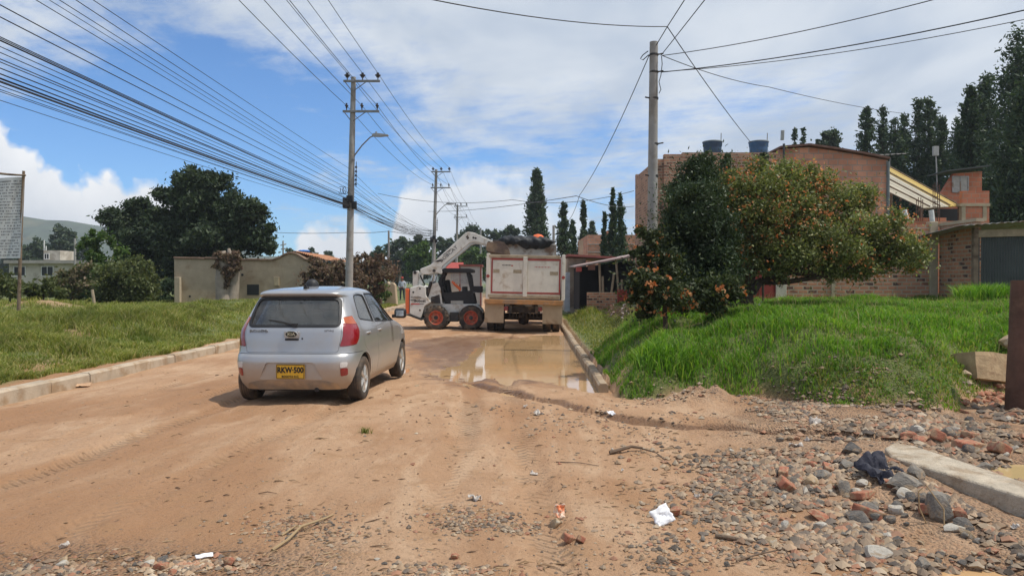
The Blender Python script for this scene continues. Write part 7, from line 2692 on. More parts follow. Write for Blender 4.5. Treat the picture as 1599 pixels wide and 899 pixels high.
for lab, x, y0_, Yf, hw in (('big dark conifer with a double top behind the unfinished house', 1516, 128, 46, 42), ('big dark conifer leaning towards the skyline stand, above the red blocks', 1541, 106, 48, 48), ('tallest dark tree, cut by the picture edge above the shed', 1588, 40, 42, 78), ('big dark tree standing close behind the corrugated shed', 1610, 120, 36, 84)):
    conifer('tall_conifer', lab, x, y0_, Yf, hw, n=20000, size=0.24, power=0.6, ragged=0.45, open_=0.15)
for lab, x, y0_, Yf, hw in (('small far conifer standing over the roof gable, slimmer of a pair', 1254, 192, 85, 8), ('small far conifer over the roof gable, fuller of a pair', 1241, 193, 86, 9)):
    conifer('conifer', lab, x, y0_, Yf, hw, n=3000, power=0.35)
px_tree('leafy_tree', 'rounded grey-green tree peeping over the brick gable roof', 'tree', 75, [(1295, 214, 12), (1285, 225, 12), (1305, 226, 11), (1296, 238, 16)], 3600, 0.35, euc_l, [[(1296, 330), (1296, 225)]], 0.2)
px_tree('leafy_tree', 'dark leafy tree low behind the unfinished house and shed', 'tree', 38, [(1555, 320, 22), (1580, 310, 26), (1530, 300, 20), (1605, 320, 28), (1560, 290, 22)], 9000, 0.2, dark_l, [[(1570, 440), (1570, 320)]], 0.15)

# ---- the flowering bush and its neighbours
BY = 15.8
T, cl, O = px_tree('flowering_bush', 'big rounded bush covered in small orange flowers on the grass plot', 'bush', BY,
                   [(1180, 312, 50), (1245, 308, 52), (1312, 330, 52), (1370, 366, 44), (1402, 396, 32), (1328, 396, 44), (1250, 386, 52), (1176, 390, 46), (1140, 335, 40), (1222, 272, 24), (1285, 280, 24), (1350, 418, 22), (1418, 380, 20), (1340, 310, 26), (1150, 290, 26), (1390, 345, 20), (1300, 425, 18), (1215, 420, 26), (1140, 415, 28), (1432, 405, 12), (1180, 262, 18), (1262, 268, 14), (1200, 350, 50), (1160, 350, 45), (1290, 370, 50), (1190, 398, 36), (1230, 330, 50), (1355, 395, 40), (1270, 415, 26), (1425, 415, 14), (1440, 390, 9), (1130, 325, 38), (1122, 288, 22), (1128, 380, 38), (1118, 350, 30)],
                   120000, 0.066, bush_l, [[(1168, 466), (1168, 450), (1172, 425), (1180, 390)], [(1170, 448), (1196, 436), (1240, 424), (1290, 408)], [(1169, 440), (1150, 410), (1140, 370)], [(1173, 425), (1210, 390), (1240, 330)], [(1240, 424), (1300, 428), (1360, 405)], [(1172, 455), (1190, 440), (1230, 440), (1280, 432), (1310, 430)]], 0.16, aspect=0.5, sub=20, dep=0.8, hollow=0.40, spread=0.42)
P_, g = clump_pts(cl, 5200, sub=70, hollow=1.30, spread=0.28)
keep = rng.uniform(0, 1, len(P_)) < 0.3 + 0.7 * sst(-0.3, 0.2, fbm(P_[:, 0] * 1.3, P_[:, 2] * 1.3, 2, 99))
P_ = P_[keep]
P_ = np.repeat(P_, 2, 0) + rng.normal(size=(len(P_) * 2, 3)) * 0.015
leaves('blossom', P_, 0.044, flow_m, T, 0.85)
px_tree('evergreen_shrub', 'tall dark evergreen shrub pressed against the flowering bush, before the brick house', 'shrub', 15.0,
        [(1092, 272, 26), (1076, 318, 38), (1062, 365, 46), (1108, 395, 46), (1042, 415, 40), (1092, 436, 42), (1102, 250, 14), (1080, 255, 12), (1105, 320, 30), (1060, 450, 34), (1090, 300, 38), (1095, 345, 42), (1080, 400, 46), (1120, 365, 36), (1088, 262, 24), (1105, 275, 24), (1070, 295, 26), (1055, 340, 26), (1115, 440, 30), (1040, 380, 30)],
        80000, 0.072, dark_l, [[(1085, 472), (1085, 420), (1090, 350), (1095, 290)], [(1085, 430), (1055, 390)], [(1086, 400), (1110, 350)]], 0.12, aspect=0.35, upb=0.8, sub=20, dep=0.9, spread=0.44)
for lab, x, y0_ in (('dark shoot poking above the flowering bush, near the black tank', 1135, 240), ('dark shoot poking above the flowering bush, near the blue tank', 1192, 236)):
    px_tree('evergreen_shrub', lab, 'shrub', 18.0, [(x, y0_ + 16, 13), (x - 4, y0_ + 30, 16), (x + 5, y0_ + 44, 18), (x, y0_ + 8, 8)], 2600, 0.08, dark_l, [[(x, 468), (x, 300), (x, y0_ + 8)]], 0.03, aspect=0.35, upb=1.2)
T, cl, O = px_tree('bramble_bush', 'dusky sprawling bramble with scattered orange flowers at the edge of the grass bank', 'bush', 13.0,
                   [(1008, 400, 22), (1000, 440, 28), (1032, 460, 32), (986, 462, 14), (1062, 462, 30), (1104, 458, 34), (1020, 375, 16), (1040, 420, 30), (1000, 362, 9), (1135, 455, 22), (1012, 482, 16)],
                   26000, 0.07, leaf_mat('shaded_bramble_leaves', [(0.020, 0.034, 0.012), (0.034, 0.052, 0.018), (0.055, 0.075, 0.026), (0.085, 0.10, 0.04)], 0.25), [[(1040, 490), (1040, 460), (1020, 410)], [(1040, 480), (1080, 445)], [(1030, 480), (1003, 430), (985, 400)]], 0.05, aspect=0.5, sub=14, dep=1.2)  # shade over the bramble put into its dark leaf colours
P_, g = clump_pts(cl, 420, sub=14, hollow=0.9, spread=0.2)
P_ = np.repeat(P_, 2, 0) + rng.normal(size=(len(P_) * 2, 3)) * 0.02
leaves('blossom', P_, 0.06, flow_m, T, 0.85)
# thrown brushwood and litter at the bramble foot
O = gpt(975, 497)
T = thing('brushwood_pile', 'pile of dry branches and pale litter at the edge of the grass bank', 'brush pile', O)
b = MB()
for i in range(60):
    a = Vector((random.uniform(-0.5, 0.9), random.uniform(-0.1, 1.6), random.uniform(0.0, 0.28)))
    d = Vector((random.uniform(-1, 1), random.uniform(-0.6, 0.6), random.uniform(-0.1, 0.45))).normalized() * random.uniform(0.25, 0.8)
    b.tube([a, a + d * 0.5 + Vector((0, 0, random.uniform(0, 0.1))), a + d], [0.012, 0.009, 0.004], 5)
b.obj('twigs', mat('dry_twig', (0.13, 0.085, 0.06), 0.9, var=0.4), T)
P_ = np.stack([rng.uniform(-0.4, 0.9, 110), rng.uniform(-0.1, 1.4, 110), rng.uniform(0.02, 0.42, 110)], 1)
leaves('litter', P_, 0.13, leaf_mat('litter_scraps', [(0.30, 0.25, 0.22), (0.45, 0.40, 0.38), (0.22, 0.10, 0.07), (0.35, 0.20, 0.14)], 0.1), T, 0.8)

leaves('weeds', WP, 0.042, leaf_mat('weed_leaves', [(0.08, 0.15, 0.03), (0.13, 0.22, 0.04), (0.19, 0.28, 0.06)], 0.4), None, 0.65)
wd_ = bpy.data.objects['weeds']
tag(wd_, 'low broad-leaved weeds growing through the bright grass plot', 'weeds', kind='stuff')
o = blades('grass', STK[0], STK[1], rng.uniform(0.1, 0.6, len(STK[0])), 0.009, leaf_mat('straw_stalks', [(0.30, 0.26, 0.10), (0.42, 0.36, 0.17), (0.22, 0.24, 0.07)], 0.3))
tag(o, 'dry straw-coloured stalks standing out of the bright grass plot', 'grass', kind='stuff')

# ---- tall tufts
def tuft(label, x, y, Y, n, h, m, spread=0.4, cat='grass tuft'):
    q = at(x, y, Y)
    z = gz(q.x, Y)
    a, r = rng.uniform(0, 6.283, n), spread * rng.uniform(0, 1, n) ** 0.7
    P_ = np.stack([q.x + np.cos(a) * r * 1.6, Y + np.sin(a) * r, 0 * a], 1)
    P_[:, 2] = ground(P_[:, 0], P_[:, 1])
    o = blades('grass_tuft', P_, h * rng.uniform(0.5, 1.1, n), rng.uniform(0.2, 1.0, n), 0.018, m)
    tag(o, label, cat)


tuft('tall bright grass tuft standing before the corrugated shed', 1548, 470, 18.0, 2600, 0.52, lush, 0.55)
tuft('leafy grass tuft hanging over the soil heap at the front of the plot', 1040, 620, 10.9, 700, 0.30, lush, 0.3)
q = gpt(570, 676)
a, r = rng.uniform(0, 6.283, 70), 0.05 * rng.uniform(0, 1, 70)
P_ = np.stack([q.x + np.cos(a) * r * 1.5, q.y + np.sin(a) * r, np.full(70, q.z)], 1)
tag(blades('grass_tuft', P_, 0.07 * rng.uniform(0.6, 1.2, 70), rng.uniform(0.3, 1.2, 70), 0.007, dull), 'tiny dry grass tuft growing alone on the mud road behind the car', 'grass tuft')

# ================================================================== RUBBLE AND LITTER
def stone_mesh(name, seed, cut=0.5):
    bm = bmesh.new()
    bmesh.ops.create_icosphere(bm, subdivisions=3, radius=0.5)
    rs = random.Random(seed)
    planes = [(Vector((rs.gauss(0, 1), rs.gauss(0, 1), rs.gauss(0, 1))).normalized(), rs.uniform(0.20, 0.38)) for _ in range(11)]
    for v in bm.verts:
        for n, d in planes:
            k = v.co.dot(n)
            if k > d:
                v.co -= n * (k - d) * 0.92
        s = 1 + 0.10 * float(fbm(np.array([v.co.x * 4 + seed]), np.array([v.co.y * 4 + v.co.z * 3]), 3, seed)[0])
        v.co *= s
    for f in bm.faces:
        f.smooth = True
    me = bpy.data.meshes.new(name)
    bm.to_mesh(me)
    bm.free()
    smooth_by_angle(me, 24)
    return me


stone_m = {
    'grey': mat('grey_stone', (0.20, 0.18, 0.155), 0.9, var=0.3, vs=7, bump=0.7, bs=14, c2=(0.35, 0.25, 0.16), c2s=2.2, c2t=(0.47, 0.66)),
    'dark': mat('dark_stone', (0.115, 0.105, 0.095), 0.85, var=0.35, vs=7, bump=0.7, bs=14, c2=(0.29, 0.20, 0.13), c2s=2.5, c2t=(0.48, 0.68)),
    'tan': mat('tan_stone', (0.36, 0.26, 0.16), 0.9, var=0.25, vs=5, bump=0.4, bs=18, c2=(0.42, 0.36, 0.28), c2s=2),
    'pale': mat('pale_stone', (0.44, 0.40, 0.34), 0.9, var=0.2, vs=6, bump=0.4, bs=20, c2=(0.33, 0.25, 0.17), c2s=2.5),
    'brick': mat('broken_brick', (0.36, 0.135, 0.08), 0.92, var=0.3, vs=6, bump=0.5, bs=24, c2=(0.36, 0.23, 0.14), c2s=3, c2t=(0.42, 0.6)),
}
SM = {k: [] for k in stone_m}
for k, m in stone_m.items():
    for s in range(5):
        me = stone_mesh('stone', 17 * s + len(k) * 3 + 1)
        me.materials.append(m)
        SM[k].append(me)
brick_me = []
for s in range(3):
    b = MB(); b.box((0, 0, 0), (1.0, 0.52, 0.42))
    me = b.mesh('brick')
    bm = bmesh.new(); bm.from_mesh(me)
    bmesh.ops.subdivide_edges(bm, edges=bm.edges, cuts=5, use_grid_fill=True)
    for v in bm.verts:
        n = fbm(np.array([v.co.x * 5 + s * 9]), np.array([v.co.y * 5 + v.co.z * 4]), 3, s)[0]
        v.co *= 1 + 0.10 * float(n) - 0.10 * max(0, abs(v.co.x) + abs(v.co.y) + abs(v.co.z) - 0.75)
        if v.co.x > 0.2 + 0.1 * s:
            v.co.x -= 0.25 * abs(float(n)) + 0.05 * v.co.z
    for f in bm.faces:
        f.smooth = True
    bm.to_mesh(me); bm.free()
    me.materials.append(stone_m['brick'])
    brick_me.append(me)


def put(name, me, q, size, label, cat, group=None, sc=None, sink=0.24, rot=None):
    o = bpy.data.objects.new(name, me)
    col.objects.link(o)
    s = sc or (size * random.uniform(0.8, 1.3), size * random.uniform(0.7, 1.05), size * random.uniform(0.5, 0.85))
    o.scale = s
    o.rotation_euler = rot or (random.uniform(-0.3, 0.3), random.uniform(-0.3, 0.3), random.uniform(0, 6.28))
    o.location = (q.x, q.y, q.z + s[2] * (0.42 - sink))
    return tag(o, label, cat, group)


# where the rubble lies: centre and spread in the photo, number, size in metres, what it is made of, words for the place
FANS = [((1440, 775), (95, 45), 112, (0.05, 0.20), 'grey grey dark tan brick pale dark', 'in the rubble fan beside the concrete slab'),
        ((1245, 765), (75, 34), 56, (0.04, 0.14), 'grey grey dark tan brick pale', 'in the rubble between the slab and the white paper'),
        ((1505, 672), (60, 16), 52, (0.06, 0.20), 'brick tan grey pale dark brick', 'in the rubble behind the concrete slab'),
        ((1500, 862), (80, 22), 30, (0.03, 0.08), 'grey dark tan brick', 'around the little yellow puddle below the slab'),
        ((1190, 700), (110, 14), 26, (0.03, 0.09), 'grey brick tan pale', 'in the stony band under the eroded scarp'),
        ((1150, 850), (70, 26), 18, (0.03, 0.08), 'grey dark tan', 'on the bare mud below the white paper'),
        ((230, 886), (170, 9), 24, (0.03, 0.09), 'grey tan pale brick dark', 'in the debris strip on the mud behind the car'),
        ((820, 705), (160, 26), 14, (0.025, 0.055), 'grey pale brick', 'scattered on the mud road short of the puddle')]
rr = random.Random(21)
for (cx_, cy_), (sx_, sy_), n, (s0, s1), kinds, place in FANS:
    ks = kinds.split()
    i = 0
    while i < n:
        x, y = rr.gauss(cx_, sx_), rr.gauss(cy_, sy_)
        if not (2 < x < 1597 and 640 < y < 897):
            continue
        q = gpt(x, y)
        if float(fbm(np.array([q.x * 1.5]), np.array([q.y * 1.5]), 3, 44)[0]) < rr.uniform(-0.6, 0.0):
            continue
        if 3.05 < q.x < 3.85 and 4.4 < q.y < 6.7:
            continue
        i += 1
        k = ks[i % len(ks)]
        sz = s0 + (s1 - s0) * rr.random() ** 2.2
        if k == 'brick':
            put('brick_fragment', rr.choice(brick_me + SM['brick']), q, sz * 1.15, 'broken orange-red brick piece ' + place, 'brick', 'broken bricks ' + place)
        else:
            wd = {'grey': 'rough grey stone ', 'dark': 'dark angular stone ', 'tan': 'tan earthy stone ', 'pale': 'pale chalky stone '}[k]
            put('stone', rr.choice(SM[k]), q, sz, wd + place, 'stone', wd.strip() + 's ' + place)

# single larger pieces
put('boulder', SM['grey'][0], gpt(1412, 762), 0, 'large flat grey boulder right below the dark rag', 'boulder', sc=(0.36, 0.20, 0.16), rot=(0.1, 0.2, -0.5))
put('boulder', SM['grey'][2], gpt(1465, 806), 0, 'large grey lump of old concrete looped with a wire', 'boulder', sc=(0.26, 0.22, 0.24), rot=(0, 0.3, 0.4))
put('boulder', SM['pale'][1], gpt(1487, 829), 0, 'pale rounded stone lying against the wired concrete lump', 'boulder', sc=(0.19, 0.12, 0.10), rot=(0, 0, 0.1))
put('boulder', SM['grey'][3], gpt(1430, 745), 0, 'dusty grey block leaning on the slab end beside the rag', 'boulder', sc=(0.22, 0.16, 0.16), rot=(0, 0, 0.7))
put('boulder', SM['tan'][0], gpt(1262, 758), 0, 'tan rounded stone beside an orange brick, alone above the fan', 'boulder', sc=(0.20, 0.15, 0.13))
put('brick_fragment', brick_me[1], gpt(1230, 766), 0, 'bright orange brick chunk beside the tan rounded stone', 'brick', sc=(0.16, 0.20, 0.17), rot=(0.4, 0.6, 0.3))
put('brick_fragment', brick_me[0], gpt(1466, 690), 0, 'reddish brick standing on edge at the far end of the slab', 'brick', sc=(0.20, 0.22, 0.22), rot=(0.3, 0.5, 0.9))
put('brick_fragment', brick_me[2], gpt(1512, 702), 0, 'long red brick behind the slab, half sunk in the wash', 'brick', sc=(0.30, 0.26, 0.20), rot=(0.1, 0.1, 0.4))
put('brick_fragment', brick_me[0], gpt(1560, 708), 0, 'red brick leaning at the rim of the yellow puddle', 'brick', sc=(0.24, 0.22, 0.22), rot=(0.5, 0.2, 1.4))
put('brick_fragment', brick_me[1], gpt(1462, 741), 0, 'dark red half brick on the near side of the slab', 'brick', sc=(0.16, 0.18, 0.16), rot=(0.2, 0.0, 0.2))
put('brick_fragment', brick_me[0], gpt(889, 846), 0, 'rounded brown brick lump, larger of two lying together on the mud', 'brick', sc=(0.085, 0.11, 0.10), rot=(0.2, 0.4, 0.6))
put('brick_fragment', brick_me[2], gpt(907, 846), 0, 'small brown brick chip beside the larger rounded lump', 'brick', sc=(0.075, 0.09, 0.08), rot=(0.5, 0.4, 1.6))
me = brick_me[0].copy(); me.materials.clear(); smooth_by_angle(me, 30)
o = link('earth_block', me, mat('packed_earth', (0.40, 0.29, 0.17), 0.95, var=0.35, vs=4, bump=1.0, bs=9, c2=(0.30, 0.20, 0.115), c2s=3))
o.scale = (0.95, 1.0, 0.95)
o.location = (6.95, 10.75, gz(6.95, 10.75) + 0.02); o.rotation_euler = (R(-14), R(6), R(10))
tag(o, 'block of packed tan earth on the grass edge behind the wooden post', 'earth block')
put('boulder', SM['tan'][3], Vector((7.55, 11.2, gz(7.55, 11.2) + 0.12)), 0, 'tan boulder in the grass just above the packed earth block', 'boulder', sc=(0.5, 0.4, 0.36))
for i in range(18):
    x, y = rr.uniform(1500, 1572), rr.uniform(605, 640)
    put('brick_fragment', rr.choice(brick_me + SM['brick']), gpt(x, y), 0.10 + 0.1 * rr.random(), 'broken red brick heaped at the foot of the wooden post', 'brick', 'bricks heaped at the wooden post')

# gravel: thousands of pebbles in one mass
OC = np.array([(1, 0, 0), (-1, 0, 0), (0, 1, 0), (0, -1, 0), (0, 0, 1), (0, 0, -1), (0.62, 0.62, 0.3), (-0.62, 0.6, 0.25), (-0.6, -0.62, 0.3), (0.6, -0.62, 0.25)], float)
OF = [(4, 0, 6), (4, 6, 2), (4, 2, 7), (4, 7, 1), (4, 1, 8), (4, 8, 3), (4, 3, 9), (4, 9, 0), (5, 6, 0), (5, 2, 6), (5, 7, 2), (5, 1, 7), (5, 8, 1), (5, 3, 8), (5, 9, 3), (5, 0, 9)]
GR = [((1440, 790), (110, 50), 15000, (0.008, 0.046)), ((1240, 760), (110, 45), 6500, (0.007, 0.036)), ((1300, 636), (75, 14), 3800, (0.006, 0.022)), ((1510, 675), (80, 22), 2800, (0.010, 0.045)), ((1480, 870), (110, 25), 1100, (0.005, 0.02)),
      ((230, 889), (190, 8), 2600, (0.006, 0.028)), ((1150, 690), (140, 22), 500, (0.005, 0.02)), ((760, 815), (55, 13), 900, (0.006, 0.022)), ((700, 760), (320, 70), 300, (0.003, 0.010)), ((900, 660), (130, 22), 600, (0.005, 0.018)), ((1080, 625), (60, 12), 900, (0.006, 0.020)), ((1000, 860), (260, 30), 700, (0.004, 0.013)), ((470, 830), (45, 16), 700, (0.006, 0.020)), ((700, 893), (50, 6), 500, (0.006, 0.024)), ((60, 880), (70, 14), 700, (0.005, 0.02)), ((1090, 870), (60, 22), 700, (0.006, 0.024))]
GP, GS = [], []
for (cx_, cy_), (sx_, sy_), n, (s0, s1) in GR:
    X_, Y_ = rng.normal(cx_, sx_, n), rng.normal(cy_, sy_, n)
    k = (Y_ > 585) & (Y_ < 905) & (X_ > -20) & (X_ < 1620)
    X_, Y_ = X_[k], Y_[k]
    D = CAMH * FPX / (Y_ - 440)
    Z = 0 * D
    for _ in range(8):
        xw = (X_ - 799.5) / FPX * D
        Z = ground(xw, D)
        D = 0.5 * D + 0.5 * (CAMH - Z) * FPX / (Y_ - 440)
    xw = (X_ - 799.5) / FPX * D
    GP.append(np.stack([xw, D, ground(xw, D)], 1))
    GS.append((s0 + (s1 - s0) * rng.uniform(0, 1, len(D)) ** 2.0) * np.maximum(D / 5.5, 1.0))
GP, GS = np.concatenate(GP), np.concatenate(GS)
k = ~((GP[:, 0] > 3.1) & (GP[:, 0] < 3.8) & (GP[:, 1] > 4.4) & (GP[:, 1] < 6.65))
k &= fbm(GP[:, 0] * 1.5, GP[:, 1] * 1.5, 4, 44) > rng.uniform(-0.28, 0.22, len(GP))
GP, GS = GP[k], GS[k]
n = len(GP)
V = OC[None] * (1 + 0.25 * rng.normal(size=(n, 10, 3)).clip(-1, 1))
V *= (GS[:, None] * rng.uniform(0.7, 1.3, (n, 3)))[:, None, :] * np.array([1, 1, 0.65])
a = rng.uniform(0, 6.283, n)
ca, sa = np.cos(a)[:, None], np.sin(a)[:, None]
V = np.stack([V[..., 0] * ca - V[..., 1] * sa, V[..., 0] * sa + V[..., 1] * ca, V[..., 2]], -1)
V += GP[:, None, :] + np.array([0, 0, 1.0]) * (GS * 0.12)[:, None, None]
fl = np.array(OF).ravel()
me = fast_mesh('gravel', V.reshape(-1, 3), (np.arange(n)[:, None] * 10 + fl[None]).ravel(), np.full(n * 16, 3), False)
gvm = leaf_mat('mixed_pebbles', [(0.075, 0.065, 0.056), (0.22, 0.165, 0.12), (0.12, 0.10, 0.085), (0.34, 0.225, 0.135), (0.28, 0.21, 0.15), (0.40, 0.30, 0.20), (0.32, 0.155, 0.095), (0.22, 0.15, 0.10), (0.42, 0.34, 0.25)], 0.0, 0.9, patch=(0.30, 0.20, 0.125), ps=3.0, pf=0.2)
tag(link('gravel', me, gvm), 'mixed gravel and small pebbles washed across the mud road', 'gravel', kind='stuff')

# washed-up twigs, bark and straw
TW = [((230, 880), (200, 16), 320), ((480, 825), (60, 18), 90), ((1000, 765), (130, 16), 150), ((760, 810), (70, 14), 80), ((640, 640), (160, 60), 150), ((1180, 740), (120, 40), 160), ((1480, 800), (100, 50), 120), ((400, 760), (260, 60), 160), ((1050, 700), (150, 20), 90), ((1100, 880), (150, 18), 80), ((700, 890), (200, 8), 60)]
b = MB()
rt = random.Random(9)
for (cx_, cy_), (sx_, sy_), n in TW:
    xy = [(rt.gauss(cx_, sx_), rt.gauss(cy_, sy_)) for _ in range(n * 2 // 3)]
    xy = np.array([p_ for p_ in xy if 560 < p_[1] < 900])
    for q in gpts(xy[:, 0], xy[:, 1]):
        q = Vector(q)
        L = rt.uniform(0.015, 0.065) * (2.2 if rt.random() < 0.12 else 1) * max(1, q.y / 6)
        a = rt.uniform(-0.6, 0.6) + (0 if rt.random() < 0.7 else 1.4)
        d = Vector((math.cos(a), math.sin(a), rt.uniform(-0.05, 0.2))) * L
        r = rt.uniform(0.0018, 0.0045) * max(1, q.y / 6)
        b.tube([q + Vector((0, 0, r)) - d * 0.5, q + Vector((0, 0, r + 0.15 * L * rt.random())), q + Vector((0, 0, r)) + d * 0.5], [r, r * 1.2, r * 0.5], 4)
o = b.obj('debris', leaf_mat('twig_brown', [(0.11, 0.07, 0.045), (0.20, 0.125, 0.075), (0.28, 0.185, 0.105), (0.38, 0.27, 0.16)], 0.0, 0.9))
tag(o, 'washed-up twigs, straw and bark crumbs strewn over the mud', 'debris', kind='stuff')
N = 1500
X_ = rng.uniform(0, 1599, N); Y_ = 570 + 325 * rng.uniform(0, 1, N) ** 1.2
D = CAMH * FPX / (Y_ - 440)
xw = (X_ - 799.5) / FPX * D
k = (xw > -6.6) & (mound_d(xw, D) < -0.2) & (fbm(xw * 0.9, D * 0.9, 3, 55) > 0.08)
P_ = np.stack([xw[k], D[k], ground(xw[k], D[k]) + 0.006], 1)
d_ = rng.normal(size=(len(P_), 3)) * np.array([1, 1, 0.12])
n_ = len(P_)
d_ /= np.linalg.norm(d_, axis=1)[:, None]
w_ = np.cross(d_, np.array([0, 0, 1.0]) + 0.3 * rng.normal(size=(n_, 3)))
s_ = (rng.uniform(0.006, 0.022, n_) * np.maximum(D[k] / 6, 1))[:, None]
V = np.stack([P_ - d_ * s_, P_ + w_ * s_ * 0.35 + np.array([0, 0, .004]), P_ + d_ * s_, P_ - w_ * s_ * 0.35], 1)
me = fast_mesh('leaf_crumbs', V.reshape(-1, 3), np.arange(4 * n_), np.full(n_, 4), False)
tag(link('debris', me, leaf_mat('crumb_brown', [(0.12, 0.075, 0.045), (0.20, 0.12, 0.07), (0.28, 0.175, 0.10), (0.40, 0.29, 0.19)], 0.0, 0.9)), 'dead leaf crumbs and soil specks strewn over the mud', 'debris', kind='stuff')


def stick(label, pts, r, m=None, name='stick'):
    P_ = [gpt(x, y) + Vector((0, 0, r * 0.9 + h)) for x, y, h in pts]
    b = MB()
    b.tube(P_, [r * (1 - 0.4 * i / (len(P_) - 1)) for i in range(len(P_))], 7)
    tag(b.obj(name, m or mat('stick_bark', (0.14, 0.095, 0.065), 0.95, var=0.4, bump=0.5), smooth=True), label, 'stick')


stick('thick dark branch lying across the mud above the white paper', [(952, 710, 0), (970, 708, 0.02), (985, 705, 0.03), (1003, 704, 0.01)], 0.020)
stick('thin curved twig trailing from the thick dark branch', [(1003, 705, 0.02), (1025, 713, 0.03), (1048, 728, 0.0)], 0.007)
stick('flat piece of brown wood lying on the bare mud', [(1118, 840, 0), (1145, 845, 0.005), (1176, 850, 0.0)], 0.016, wood)
stick('long thin twig lying in the debris strip', [(300, 868, 0), (330, 868, 0.01), (372, 862, 0.0)], 0.006)
stick('pale dry branch sprawling on the mud behind the car', [(425, 862, 0), (450, 850, 0.02), (470, 832, 0.03), (505, 815, 0.01), (520, 806, 0)], 0.010, mat('straw_branch', (0.33, 0.235, 0.13), 0.9))
stick('forked dry twig beside the pale dry branch', [(440, 838, 0), (462, 828, 0.02), (478, 826, 0.0)], 0.007, MATS['straw_branch'])
stick('thin dark twig poking up near the eroded scarp', [(1330, 690, 0.0), (1290, 692, 0.02), (1255, 688, 0.0)], 0.008)
stick('bent black twig at the lower end of the bare mud', [(1150, 878, 0), (1185, 872, 0.02), (1225, 872, 0.05), (1243, 888, 0.0)], 0.006)
stick('long thin stick pointing at the small branch above the paper', [(868, 722, 0), (905, 725, 0.01), (935, 728, 0)], 0.005)


def sheet(name, label, cat, q, w_, h_, m, n=10, crumple=0.02, rot=(0, 0, 0), lift=0.02, seed=1, th=0.0):
    b = MB()
    V = []
    for j in range(n + 1):
        for i in range(n + 1):
            x, y = (i / n - 0.5) * w_, (j / n - 0.5) * h_
            e = 1 - 0.18 * abs(float(vnoise(np.array([math.atan2(y, x) * 2.3]), np.array([seed * 1.0]), seed)[0])) * 2
            z = crumple * float(fbm(np.array([x / w_ * 3.1 + seed]), np.array([y / h_ * 3.1]), 3, seed)[0]) * 2
            V.append((x * e, y * e, z))
    b.add(V, [(j * (n + 1) + i, j * (n + 1) + i + 1, (j + 1) * (n + 1) + i + 1, (j + 1) * (n + 1) + i) for j in range(n) for i in range(n)])
    o = b.obj(name, m, smooth=35)
    if th:
        s = o.modifiers.new('s', 'SOLIDIFY'); s.thickness = th
    o.location = q + Vector((0, 0, lift))
    o.rotation_euler = rot
    return tag(o, label, cat)


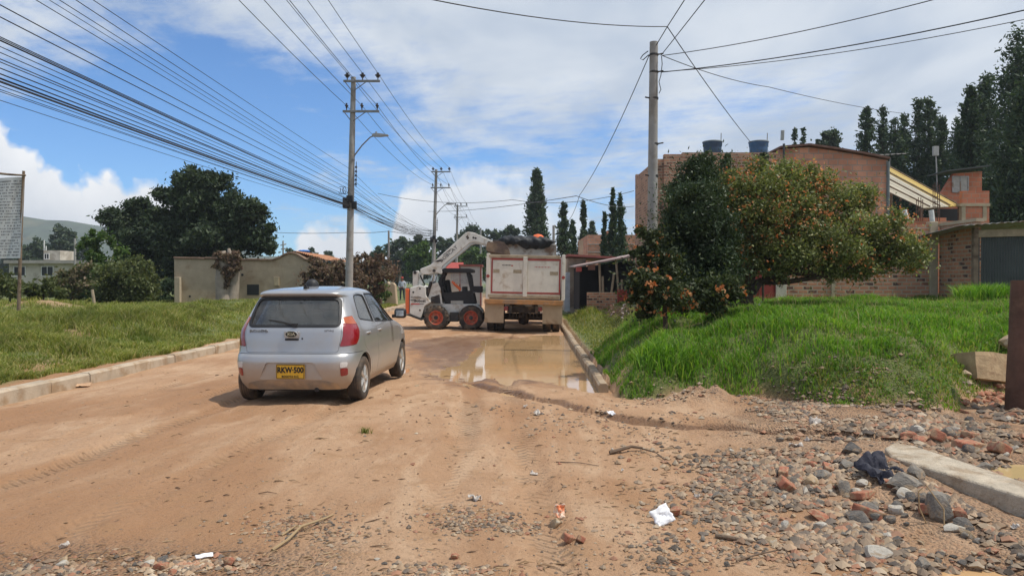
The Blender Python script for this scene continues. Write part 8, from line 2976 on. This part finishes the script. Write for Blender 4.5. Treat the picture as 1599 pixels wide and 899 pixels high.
paper = mat('white_paper', (0.78, 0.78, 0.80), 0.7, var=0.04, bump=0)
scrap = mat('dirty_plastic', (0.50, 0.45, 0.40), 0.5, var=0.15, bump=0)
sheet('paper', 'bent white paper plate propped on a tan stone on the mud', 'paper', gpt(1034, 818), 0.15, 0.13, paper, 12, 0.018, (R(52), R(-18), R(20)), 0.055, 3, 0.003)
put('stone', SM['tan'][2], gpt(1014, 806), 0, 'tan stone under the bent white paper plate', 'stone', sc=(0.07, 0.05, 0.045))
sheet('paper', 'narrow white card lying in the debris strip on the mud', 'paper', gpt(319, 873), 0.10, 0.035, paper, 8, 0.006, (R(25), 0, R(28)), 0.02, 5, 0.003)
sheet('paper', 'small white scrap under the eroded scarp', 'paper', gpt(955, 651), 0.10, 0.08, paper, 8, 0.02, (R(20), 0, 0.4), 0.03, 6, 0.003)
for i, (x, y, w_, lab) in enumerate(((838, 648, 0.12, 'crumpled whitish bag on the mud, short of the puddle'), (1275, 661, 0.16, 'crumpled white bag at the foot of the gravel slope'), (1243, 699, 0.13, 'flattened white bag in the stony band'), (1262, 689, 0.07, 'small white scrap beside the flattened bag'), (742, 781, 0.10, 'thin pale plastic film lying flat on the mud'), (834, 742, 0.07, 'small shiny crumpled can lid on the mud'), (972, 737, 0.035, 'tiny white chip between two sticks on the mud'), (1088, 778, 0.05, 'little white tag at the rubble edge beyond the paper'), (820, 636, 0.07, 'dirty tissue by the erosion groove'), (100, 856, 0.06, 'pale chip at the end of the debris strip'), (1585, 827, 0.05, 'white wrapper scrap among the stones below the slab'))):
    q = gpt(x, y)
    sheet('scrap', lab, 'litter', q, w_, w_ * 0.6, scrap, 8, 0.03 * w_ / 0.1, (R(random.uniform(-15, 25)), R(random.uniform(-15, 15)), random.uniform(0, 3)), 0.02, 11 + i, 0.002)
sheet('cardboard', 'torn cardboard piece lying at the foot of the verge kerb', 'cardboard', gpt(128, 604), 0.26, 0.22, mat('cardboard', (0.48, 0.31, 0.19), 0.85, var=0.2), 10, 0.03, (R(8), R(4), 0.2), 0.035, 31, 0.004)
put('stone', SM['dark'][1], gpt(291, 559), 0, 'lone dark clod lying in the gutter of the verge kerb', 'stone', sc=(0.15, 0.12, 0.13))
put('clod', SM['tan'][3], gpt(652, 603), 0, 'reddish earth clod on the mud beside the car', 'clod', sc=(0.13, 0.10, 0.05))
sheet('rag', 'dark navy rag crumpled over the rubble at the slab end', 'rag', gpt(1372, 742), 0.26, 0.30, mat('navy_cloth', (0.028, 0.028, 0.042), 0.75, var=0.3, vs=10, bump=0.3), 18, 0.055, (R(24), R(-8), 0.35), 0.06, 41, 0.006)
# clod with an orange wrapper
put('clod', SM['tan'][1], gpt(868, 822), 0, 'brown clod carrying the torn orange wrapper', 'clod', sc=(0.12, 0.11, 0.12))
sheet('wrapper', 'torn orange wrapper stuck on the brown clod', 'wrapper', gpt(874, 818), 0.085, 0.10, mat('orange_wrapper', (0.75, 0.24, 0.10), 0.6, c2=(0.72, 0.58, 0.46), c2s=16, c2t=(0.45, 0.55)), 10, 0.03, (R(58), R(10), 0.3), 0.085, 51, 0.002)
b = MB()
q = gpt(1455, 815)
b.tube([q + Vector(v) for v in ((-0.05, -0.02, 0.0), (-0.10, -0.03, 0.10), (-0.09, 0.0, 0.2), (-0.03, 0.02, 0.24), (0.05, -0.05, 0.1), (0.03, -0.09, 0.0))], 0.0045, 6)
tag(b.obj('wire_loop', mat('tan_wire', (0.34, 0.23, 0.12), 0.7), smooth=True), 'bent tan wire looped over the grey concrete lump', 'wire')
